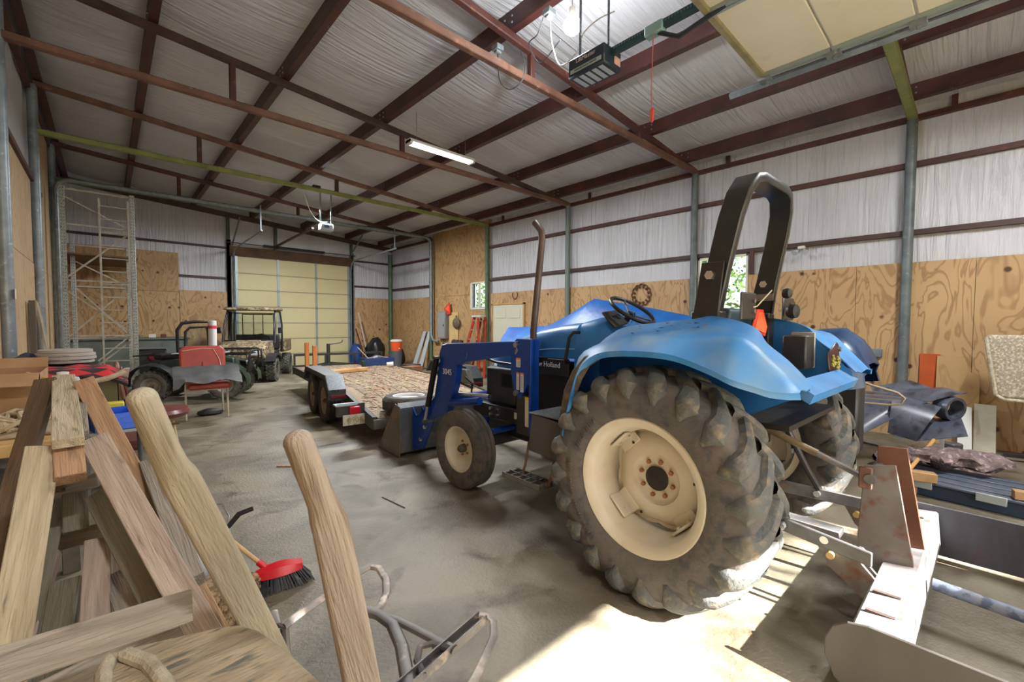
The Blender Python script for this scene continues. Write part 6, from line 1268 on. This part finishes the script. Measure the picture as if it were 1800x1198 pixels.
MB().prism([PX(782, 543, 8.09), PX(789, 535, 8.09), PX(790.5, 548, 8.09)], (.006, 0, 0)).build('orange_face', mat('fluorescent orange', (255, 92, 50), .5), t, smooth=0)
MB().bb((8.16, 11.28, .6), (8.18, 11.75, 1.92)).build('pale_board', mat('pale mounting board', (206, 178, 122), .6, 0, (190, 158, 104), 4), label='pale mounting board beside the electrical panel', cat='board', bevel=.003)
c = PX(802, 566, 8.12); t = thing('hanging_bag', 'round grey brown straw hat shaped bag hanging on the pale board', 'bag', c, world=True)
MB().lathe([(0, 0), (0, .16), (.03, .18), (.07, .15), (.10, .07), (.105, 0)], c+Vector((.03, 0, -.03)), (-1, 0, 0), 22).build('disc', mat('grey brown felt', (112, 98, 78), .9, 0, (84, 72, 58), 9), t, xf=None); MB().tube([c+Vector((0, -.05, .12)), c+Vector((0, 0, .22)), c+Vector((0, .05, .12))], .01, 6).build('loop', BLK, t)
# red step ladder
t = thing('step_ladder', 'red fibreglass step ladder folded against the right wall', 'ladder', (7.95, 10.0, 0), world=True)
RL = mat('red fibreglass', (186, 62, 36), .45, 0, (150, 46, 30), 4); ALU = mat('aluminium', (176, 176, 172), .35, .6)
for (yt, yb_, x, s) in ((10.06, 10.62, 7.86, 1), (9.72, 9.60, 7.98, 0)): MB().beam((x+.02, yt, 1.76), (x-.12, yb_, 0), .03, .08).build('rail', RL, t)
for (yt, yb_, x) in ((9.80, 9.74, 7.80), (10.0, 10.5, 8.08)): MB().beam((x, yt, 1.72), (x, yb_, 0), .03, .07).build('rail', RL, t)
for k in range(6): z = .28+.27*k; u = z/1.76; MB().bb((7.76+.08*u, 9.72+.05*u, z), (7.86+.08*u, 10.62-.56*u, z+.025)).build('step', ALU, t)
MB().bb((7.80, 9.70, 1.74), (8.02, 10.12, 1.80)).build('top_cap', mat('ladder cap', (190, 186, 178), .5), t, bevel=.01)
MB().box((7.9, 10.95, .45), (.3, .5, .9)).build('tool_chest', mat('dark tool chest', (58, 50, 46), .5), label='dark tool chest left of the red step ladder', cat='chest', bevel=.01)
for k in range(3): MB().lathe([(0, 0), (0, .08), (.06, .10), (.14, .08), (.17, 0)], (0, 0, 0), (0, 0, 1), 14).build('dark_bag', mat('brown black bag', (70, 54, 48), .8), label=['brown bag on the tool chest nearest the ladder', 'brown bag in the middle of the tool chest', 'brown bag on the tool chest nearest the panel'][k], cat='bag', xf=Matrix.Translation((7.9, 10.78+.17*k, .90))@Matrix.Diagonal((1, .9, 1, 1)), group='bags on the tool chest')
# grey boards leaning right corner
for k, (y, lab) in enumerate(((13.22, 'grey board leaning left of its twin in the right corner bay'), (12.92, 'grey board leaning right beside the green wall post'))):
    MB().prism([(7.75, y-.12+.12*(1-k), 0), (7.75, y+.13+.12*(1-k), 0), (8.14, y+.08, 1.28), (8.14, y-.10, 1.28)], (.015, 0, 0)).build('grey_board', mat('pale grey board', (176, 184, 188), .5), label=lab, cat='board', group='grey boards leaning in the right corner bay', smooth=0)
# corner heap beyond the trailer
def blob(name, c, s_, col, lab, cat, seed=0, grp=None, rough=.7):
    rows = []
    for i in range(11):
        th_ = math.pi*i/10; row = []
        for j in range(15):
            ph = 2*math.pi*j/14 % (2*math.pi); d = Vector((math.sin(th_)*math.cos(ph), math.sin(th_)*math.sin(ph), math.cos(th_))); r = 1+.22*mnoise.noise(d*1.8+Vector((seed*3.1, 0, 0)))
            row.append((c[0]+s_[0]*d.x*r, c[1]+s_[1]*d.y*r, max(c[2], c[2]+s_[2]*(.75+d.z*r*.9))))
        rows.append(row)
    return MB().grid(rows).build(name, mat('m_'+lab[:14], col, rough, 0, tuple(int(v*.7) for v in col), 8), label=lab, cat=cat, group=grp, smooth=60)
blob('refuse_sack', (7.1, 14.9, 0), (.36, .36, .62), (24, 26, 30), 'black refuse sack heaped in the far right corner', 'sack', 1, rough=.35)
blob('blue_sack', (6.55, 15.3, 0), (.22, .24, .5), (26, 70, 150), 'blue sack in the far corner beside the big door', 'sack', 2)
blob('black_duffel', (7.62, 14.15, 0), (.25, .28, .42), (44, 44, 48), 'black duffel heap in front of the corner post', 'bag', 3)
t = thing('water_cooler', 'orange round water cooler with white lid standing on a grey bin', 'cooler', (7.25, 13.6, .62)); MB().lathe([(0, 0), (0, .17), (.30, .20), (.31, 0)], (0, 0, 0), (0, 0, 1), 24).build('body', mat('cooler orange', (226, 84, 40), .45), t); MB().lathe([(.31, 0), (.31, .205), (.35, .205), (.38, .16), (.39, 0)], (0, 0, 0), (0, 0, 1), 24).build('lid', WHITE, t); MB().cyl((0, -.18, .08), (0, -.23, .08), .02, n=8).build('tap', WHITE, t)
MB().lathe([(0, 0), (0, .16), (.60, .20), (.62, .20), (.62, 0)], (7.25, 13.6, 0), (0, 0, 1), 24).build('grey_bin', mat('grey bin', (84, 86, 92), .5), label='grey bin under the orange water cooler', cat='bin')
rr = random.Random(12)
cols = [((190, 196, 200), 'white and blue striped tub'), ((40, 52, 80), 'tall navy blue bottle'), ((150, 100, 70), 'tan cardboard carton'), ((44, 42, 44), 'black bucket'), ((200, 96, 70), 'small salmon pink can'), ((70, 60, 52), 'dark brown box')]
for k, (col, nm) in enumerate(cols):
    x, y = [(5.75, 11.0), (5.55, 11.5), (5.85, 10.1), (5.7, 10.55), (5.6, 12.1), (6.1, 10.6)][k]
    if k in (2, 5): MB().box((x, y, .22), (.4, .35, .44), (0, 0, .3)).build('carton', mat('cc%d' % k, col, .7), label=nm+' on the floor beyond the trailer', cat='carton', bevel=.01)
    else: MB().lathe([(0, 0), (0, .11), (.36 if k != 1 else .62, .13), (.38 if k != 1 else .66, .10), (.38 if k != 1 else .66, 0)], (x, y, 0), (0, 0, 1), 18).build('tub', mat('cc%d' % k, col, .5), label=nm+' standing on the floor beyond the trailer', cat='tub')
for k, (x, zt2, c, lab) in enumerate([(6.86, 1.95, (206, 200, 186), 'long white pole leaning beside the big door'), (7.0, 1.6, (110, 80, 50), 'brown pole leaning right of the white pole'), (6.76, 1.35, (90, 34, 34), 'dark red pole leaning nearest the door jamb')]):
    MB().cyl((x+.22, YF-.55, 0), (x, YF-.08, zt2), .02, n=8).build('pole', mat('pole%d' % k, c, .6), label=lab, cat='pole', group='poles leaning in the far corner')
# ================================================================== FOREGROUND
def wood(name, c, c2, c3): return mat(name, c, .8, 0, c2, 2.2, stretch=(6, 6, .7), c3=c3, s3=5, t3=(.56, .72), bump=.7, bscale=14, b_stretch=(9, 9, .5), detail=8, distort=.8)
WG = wood('grey weathered lumber', (158, 146, 130), (108, 98, 86), (76, 68, 60)); WT = wood('tan lumber', (182, 146, 112), (142, 106, 76), (98, 72, 50)); WD = wood('dark brown lumber', (104, 82, 60), (76, 58, 42), (52, 40, 30)); WP = wood('pinkish grey lumber', (176, 158, 142), (134, 114, 100), (94, 80, 70)); WM = wood('mossy grey lumber', (116, 110, 92), (88, 84, 70), (60, 56, 48)); WL = wood('light sawn lumber', (188, 172, 144), (146, 130, 104), (98, 84, 64))
def board(a, b, w, th, m, lab, ext=False, roll=0, nm='lumber_board'):
    p, q = D(*a), D(*b)
    if ext and q.z < p.z: q = p+(q-p)*((p.z-.012)/(p.z-q.z))
    d = (q-p).normalized(); view = ((p+q)/2-Vector(CAM)).normalized(); side = d.cross(view).normalized(); nv = side.cross(d).normalized()
    if roll: Rr = Matrix.Rotation(roll, 3, d); side = Rr@side; nv = Rr@nv
    # mesh in a local frame whose z runs along the board, so that the grain does too
    R_ = Matrix((side, nv, d)).transposed().to_4x4(); L_ = (q-p).length; mb = MB(); mb.box((0, 0, L_/2), (w, th, L_))
    o = mb.build(nm, m, label=lab, cat='board', group='heap of old lumber', bevel=.003, origin=(0, 0, 0)); o.matrix_world = Matrix.Translation(p)@R_; return o
BD = [((82, 668, 2.25), (0, 950, 1.75), .085, .04, WD, 'dark brown board leaning leftmost in the heap', 1, .5),
 ((112, 664, 2.35), (120, 778, 1.62), .088, .038, WL, 'light sawn board lying on top of the heap pointing at the camera', 0, 0),
 ((138, 690, 2.3), (142, 765, 1.75), .05, .038, WG, 'short grey board right beside the top board', 0, 0),
 ((102, 740, 2.0), (104, 850, 1.72), .035, .09, WD, 'dark board edge beneath the light top board', 0, 0),
 ((148, 670, 2.2), (286, 935, 1.75), .082, .04, WT, 'warm tan board leaning to the right behind the pinkish one', 1, 0),
 ((121, 792, 1.66), (125, 842, 1.60), .085, .06, WT, 'tan squared board end below the top board', 0, 0),
 ((76, 786, 1.62), (14, 1150, 1.30), .095, .04, WL, 'pale board leaning at the left with a sawn top end', 1, 0),
 ((100, 850, 1.85), (20, 1170, 1.45), .095, .04, WM, 'mossy grey board under the pale left board', 1, 0),
 ((166, 772, 1.72), (352, 1100, 1.38), .088, .04, WP, 'pinkish grey weathered board crossing the heap diagonally', 1, 0),
 ((186, 778, 1.85), (322, 1030, 1.55), .045, .04, WG, 'thin grey board tucked behind the pinkish board', 1, 0),
 ((262, 815, 1.95), (344, 1022, 1.50), .062, .06, WG, 'square grey post with visible end grain near the bucket', 0, 0),
 ((172, 868, 1.72), (270, 1046, 1.52), .078, .04, WM, 'dark mossy board inside the heap', 1, .3),
 ((-70, 1196, .92), (333, 1064, 1.28), .088, .045, WG, 'big grey board lying across the bottom of the heap', 0, 0),
 ((76, 868, 1.75), (172, 842, 1.86), .062, .05, WG, 'rough curved board crossing under the tan board end', 0, 0),
 ((86, 956, 1.78), (192, 930, 1.86), .07, .05, WG, 'rough knotty cross board in the middle of the heap', 0, 0),
 ((132, 868, 1.80), (134, 935, 1.74), .075, .05, WM, 'short dark block standing between the cross boards', 0, 0),
 ((172, 950, 1.66), (166, 1092, 1.50), .075, .05, WP, 'upright board with an orange stain above the big grey board', 1, 0),
 ((118, 1022, 1.62), (104, 1110, 1.50), .085, .04, WM, 'split topped board standing left of the stained board', 1, .3),
 ((205, 1012, 1.66), (232, 1075, 1.55), .08, .05, WG, 'short split board right of the stained board', 1, 0),
 ((95, 972, 1.74), (50, 1130, 1.5), .04, .04, WP, 'thin reddish batten behind the heap', 1, .4),
 ((196, 930, 1.9), (205, 1020, 1.8), .05, .03, WP, 'pale narrow board behind the split board', 1, 0),
 ((60, 1230, 1.15), (318, 1100, 1.45), .075, .04, WG, 'lower board half hidden under the big grey board', 0, 0)]
for a, b, w, th, m, lab, ex, ro in BD: board(a, b, w, th, m, lab, bool(ex), ro)
# old two handled hand truck
HW = mat('worn oak handle', (168, 156, 134), .7, 0, (126, 114, 94), 2.4, stretch=(7, 7, .6), c3=(112, 92, 68), s3=6, t3=(.6, .78), bump=.6, bscale=16, b_stretch=(9, 9, .6))
HW2 = mat('worn brown handle', (158, 142, 126), .65, 0, (116, 100, 84), 2.4, stretch=(7, 7, .6), c3=(98, 76, 60), s3=6, t3=(.6, .78), bump=.6, bscale=16, b_stretch=(9, 9, .6))
HT = thing('hand_truck', 'old hand truck with two worn wooden handles and bent iron legs', 'hand truck', (.45, .75, 0), world=True)
def handle(pts, m, lab):
    P3 = [D(*p[:3]) for p in pts]; Rs = [p[3] for p in pts]; sq = [p[4] for p in pts]; rows = []
    d = (P3[-1]-P3[-2]).normalized(); e = P3[-1]+d*((P3[-1].z-.02)/max(.05, -d.z)); P3.append(e); Rs.append(Rs[-1]); sq.append(sq[-1])
    # one straight axis frame
    ax = (P3[-2]-P3[0]).normalized(); view = (P3[0]-Vector(CAM)).normalized(); s_ = ax.cross(view).normalized(); u_ = s_.cross(ax).normalized(); n = 20
    for p, r, q in zip(P3, Rs, sq):
        row = []
        for k in range(n+1):
            t_ = 2*math.pi*k/n+.35; c, s2 = math.cos(t_), math.sin(t_); ex = 1-.62*q; x = math.copysign(abs(c)**ex, c); y = math.copysign(abs(s2)**ex, s2)
            row.append(p+s_*(r*x*(1 if q < .5 else 1.0))+u_*(r*y*(.9 if q < .5 else .72)))
        rows.append(row)
    top = [P3[0]-ax*rows_r for rows_r in (Rs[0]*.5,)]
    cap = [[P3[0]-ax*Rs[0]*.85*math.sin(q)+(v-P3[0])*math.cos(q) for v in rows[0]] for q in (1.57, 1.3, 1.0, .7, .35)]
    rows = cap+rows
    R_ = Matrix((s_, u_, ax)).transposed().to_4x4(); o0 = P3[0]; inv = (Matrix.Translation(o0)@R_).inverted()
    mb = MB().grid([[inv@Vector(v) for v in row] for row in rows]); o = mb.build('handle', m, HT, smooth=40, xf=Matrix.Identity(4)); o.matrix_parent_inverse = Matrix.Identity(4)
    o.location = o0-HT.location; o.rotation_euler = R_.to_euler(); o['label'] = lab
    return o
handle([(250, 700, .95, .0285, 0), (275, 757, .945, .030, 0), (300, 815, .94, .0315, 0), (318, 852, .935, .034, .3), (338, 885, .93, .040, .9), (355, 915, .93, .0405, 1), (470, 1135, .95, .042, 1)], HW, 'pale worn handle')
handle([(524, 775, .87, .0275, 0), (543, 825, .87, .0285, 0), (562, 875, .87, .0285, 0), (574, 905, .87, .030, .2), (587, 940, .87, .0375, .9), (594, 965, .87, .038, 1), (642, 1195, .88, .040, 1)], HW2, 'browner worn handle')
zc = .80; cp = [(176, 1215), (178, 1172), (190, 1150), (215, 1138), (300, 1118), (385, 1099), (425, 1095), (455, 1104), (500, 1135), (560, 1190), (640, 1260), (420, 1420), (200, 1380)]
pts = [PZ(x, y, zc) for x, y in cp]; mb = MB(); mb.prism(pts, (0, 0, -.035)); mb.build('cross_board', mat('grey grained cross board', (160, 142, 114), .75, 0, (118, 102, 80), 3, stretch=(2, 9, 1), c3=(84, 80, 70), s3=5, t3=(.56, .66), bump=.7, bscale=14), HT, bevel=.012, seg=3, smooth=40)
MB().tube([PZ(183, 1230, zc-.015), PZ(182, 1185, zc), PZ(196, 1158, zc+.006), PZ(222, 1150, zc+.008), PZ(262, 1165, zc+.006), PZ(290, 1200, zc), PZ(310, 1250, zc)], .016, 10).build('rolled_lip', HW, HT)
IRM = mat('worn grey iron', (142, 132, 122), .5, .3, (96, 90, 86), 9, c3=(176, 160, 146), s3=16, t3=(.55, .68)); IRD = mat('dark worn iron', (104, 98, 94), .45, .4, (72, 68, 66), 9, c3=(134, 120, 108), s3=16, t3=(.6, .7))
zm = .52
def mp_(l, z=zm): return [PZ(x, y, z) for x, y in l]
MB().tube(mp_([(481, 1076), (487, 1100), (500, 1101), (520, 1084), (570, 1049), (625, 1009), (650, 995), (666, 998), (679, 1018), (680, 1042), (668, 1066), (652, 1078)]), .017, 8, flat=(1, .6)).build('iron_leg', IRM, HT)
MB().tube(mp_([(640, 1072), (666, 1080), (690, 1098), (706, 1135), (716, 1190), (722, 1240)]), .022, 8, flat=(1, .6)).build('iron_bracket', IRD, HT)
MB().tube(mp_([(655, 1076), (700, 1090), (735, 1108), (780, 1132), (800, 1142)]), .018, 8, flat=(1, .6)).build('iron_bracket', IRD, HT)
MB().tube(mp_([(745, 1190), (733, 1160), (738, 1138), (760, 1132), (790, 1140)]), .012, 8).build('iron_bracket', IRD, HT)
a, b = PZ(848, 1084, zm), PZ(690, 1225, zm); mb = MB(); s_, u_, d_ = frame(b-a)
for k in (-1, 1): mb.beam(a+s_*.018*k, b+s_*.018*k, .005, .032)
mb.beam(a-u_*.014, b-u_*.014, .036, .005); mb.build('channel_leg', IRD, HT, smooth=0)
MB().tube(mp_([(843, 1080), (856, 1082), (867, 1092), (868, 1118), (848, 1165), (825, 1210), (800, 1260)]), .014, 8, flat=(1, .5)).build('iron_leg', IRM, HT)
for (x, y) in ((722, 1240), (800, 1260), (500, 1101)): p = PZ(x, y, zm); MB().tube([p, p+Vector((.02, -.02, -zm+.01))], .014, 8).build('iron_leg', IRD, HT)
# floor things in the foreground
bp = PZ(350, 1068); t = thing('white_bucket', 'white plastic bucket standing behind the lumber heap', 'bucket', bp+Vector((.02, .12, 0)))
MB().lathe([(0, 0), (0, .12), (.33, .145), (.335, .155), (.35, .155), (.35, .145), (.345, .14), (.02, .115)], (0, 0, 0), (0, 0, 1), 26).build('bucket_body', mat('milky bucket', (190, 198, 204), .4, 0, (160, 170, 178), 5), t); MB().tube([(.14, 0, .33), (.16, .06, .40), (.14, .14, .45), (.04, .18, .47), (-.02, .15, .44)], .006, 8).build('bail', CHR, t)
MB().tube([(.10, .02, .30), (.20, .0, .42), (.27, -.02, .44)], [.014, .016, .014], 8).build('black_tool_handle', BLACK, label='black tool handle sticking out of the white bucket', cat='tool', xf=Matrix.Translation(t.location))
wv = mat('woven tan mat', (158, 130, 96), .9, 0, (112, 88, 60), 30, bump=.5, bscale=60, lo=.45, hi=.55)
p = PZ(398, 1095); t = thing('wicker_crate', 'tan woven crate on the floor beside the white bucket', 'crate', (p.x-.02, p.y+.06, 0), .5)
MB().bb((-.14, -.12, 0), (.14, .12, .20)).build('body', wv, t, bevel=.01); mb = MB()
for k in range(9):
    for j in range(11): mb.box((-.125+.025*j+(.012 if k % 2 else 0), -.122, .015+.021*k), (.016, .008, .012))
mb.build('weave', wv, t, kind='stuff', smooth=0)
t = thing('push_broom', 'red headed floor broom with grey bristles lying on the floor', 'broom', PZ(490, 1020), world=True)
a, b = PZ(450, 1015, .10), PZ(530, 992, .10); d_ = (b-a).normalized(); sd = Vector((0, 0, 1)).cross(d_); RDP = mat('red plastic', (196, 24, 34), .35)
mb = MB(); L_ = (b-a).length; prof = [(0, .0), (.012, .02), (.03, .032), (.05, .038), (.09, .02)]
rows = []
for i in range(13):
    u = i/12; w_ = .04*math.sin(math.pi*min(1, max(0, u*.9+.05)))**.5+.006; c = a+d_*(L_*u); zz = .02*math.sin(math.pi*u)
    rows.append([c-sd*w_+Vector((0, 0, -.01)), c-sd*w_*.8+Vector((0, 0, .02+zz)), c+Vector((0, 0, .035+zz)), c+sd*w_*.8+Vector((0, 0, .02+zz)), c+sd*w_+Vector((0, 0, -.01))])
mb.grid(rows, thick=.006); mb.build('broom_head', RDP, t)
mb = MB(); rr = random.Random(8)
for i in range(420):
    u = rr.random(); v = rr.uniform(-1, 1); c = a+d_*(L_*u)+sd*(.034*v)+Vector((0, 0, -.002)); e = c+d_*((u-.35)*.10)+sd*(v*.03)-Vector((0, 0, .095-rr.random()*.01)); mb.tube([c, c.lerp(e, .5), e], .0022, 3)
mb.build('bristles', mat('grey bristle', (84, 86, 92), .7, 0, (54, 52, 50), 20), t, kind='stuff', smooth=0)
h0 = (a+b)/2-d_*.06+Vector((0, 0, .03)); h1 = PZ(395, 940, .32); MB().cyl(h0, h0+(h1-h0)*1.5, .012, n=12).build('broom_handle', mat('broom wood', (186, 150, 100), .6), t); MB().cyl(h0, h0+(h1-h0).normalized()*.07, .018, n=12).build('socket', RDP, t)
MB().cyl(PZ(672, 873, .006), PZ(712, 892, .006), .004, n=6).build('metal_rod', BLKM, label='thin dark metal rod on the open concrete floor', cat='rod')
MB().beam(PZ(487, 819, .006), PZ(513, 819, .006), .03, .012).build('wood_chip', WT, label='small tan wood sliver on the floor left of the brown handle', cat='wood scrap')
MB().beam(PZ(300, 900, .02), PZ(345, 985, .02), .06, .03).build('floor_board', WG, label='short grey board flat on the floor beside the bucket', cat='board')
for o in list(bpy.data.objects):
    if '_o' in o: del o['_o']
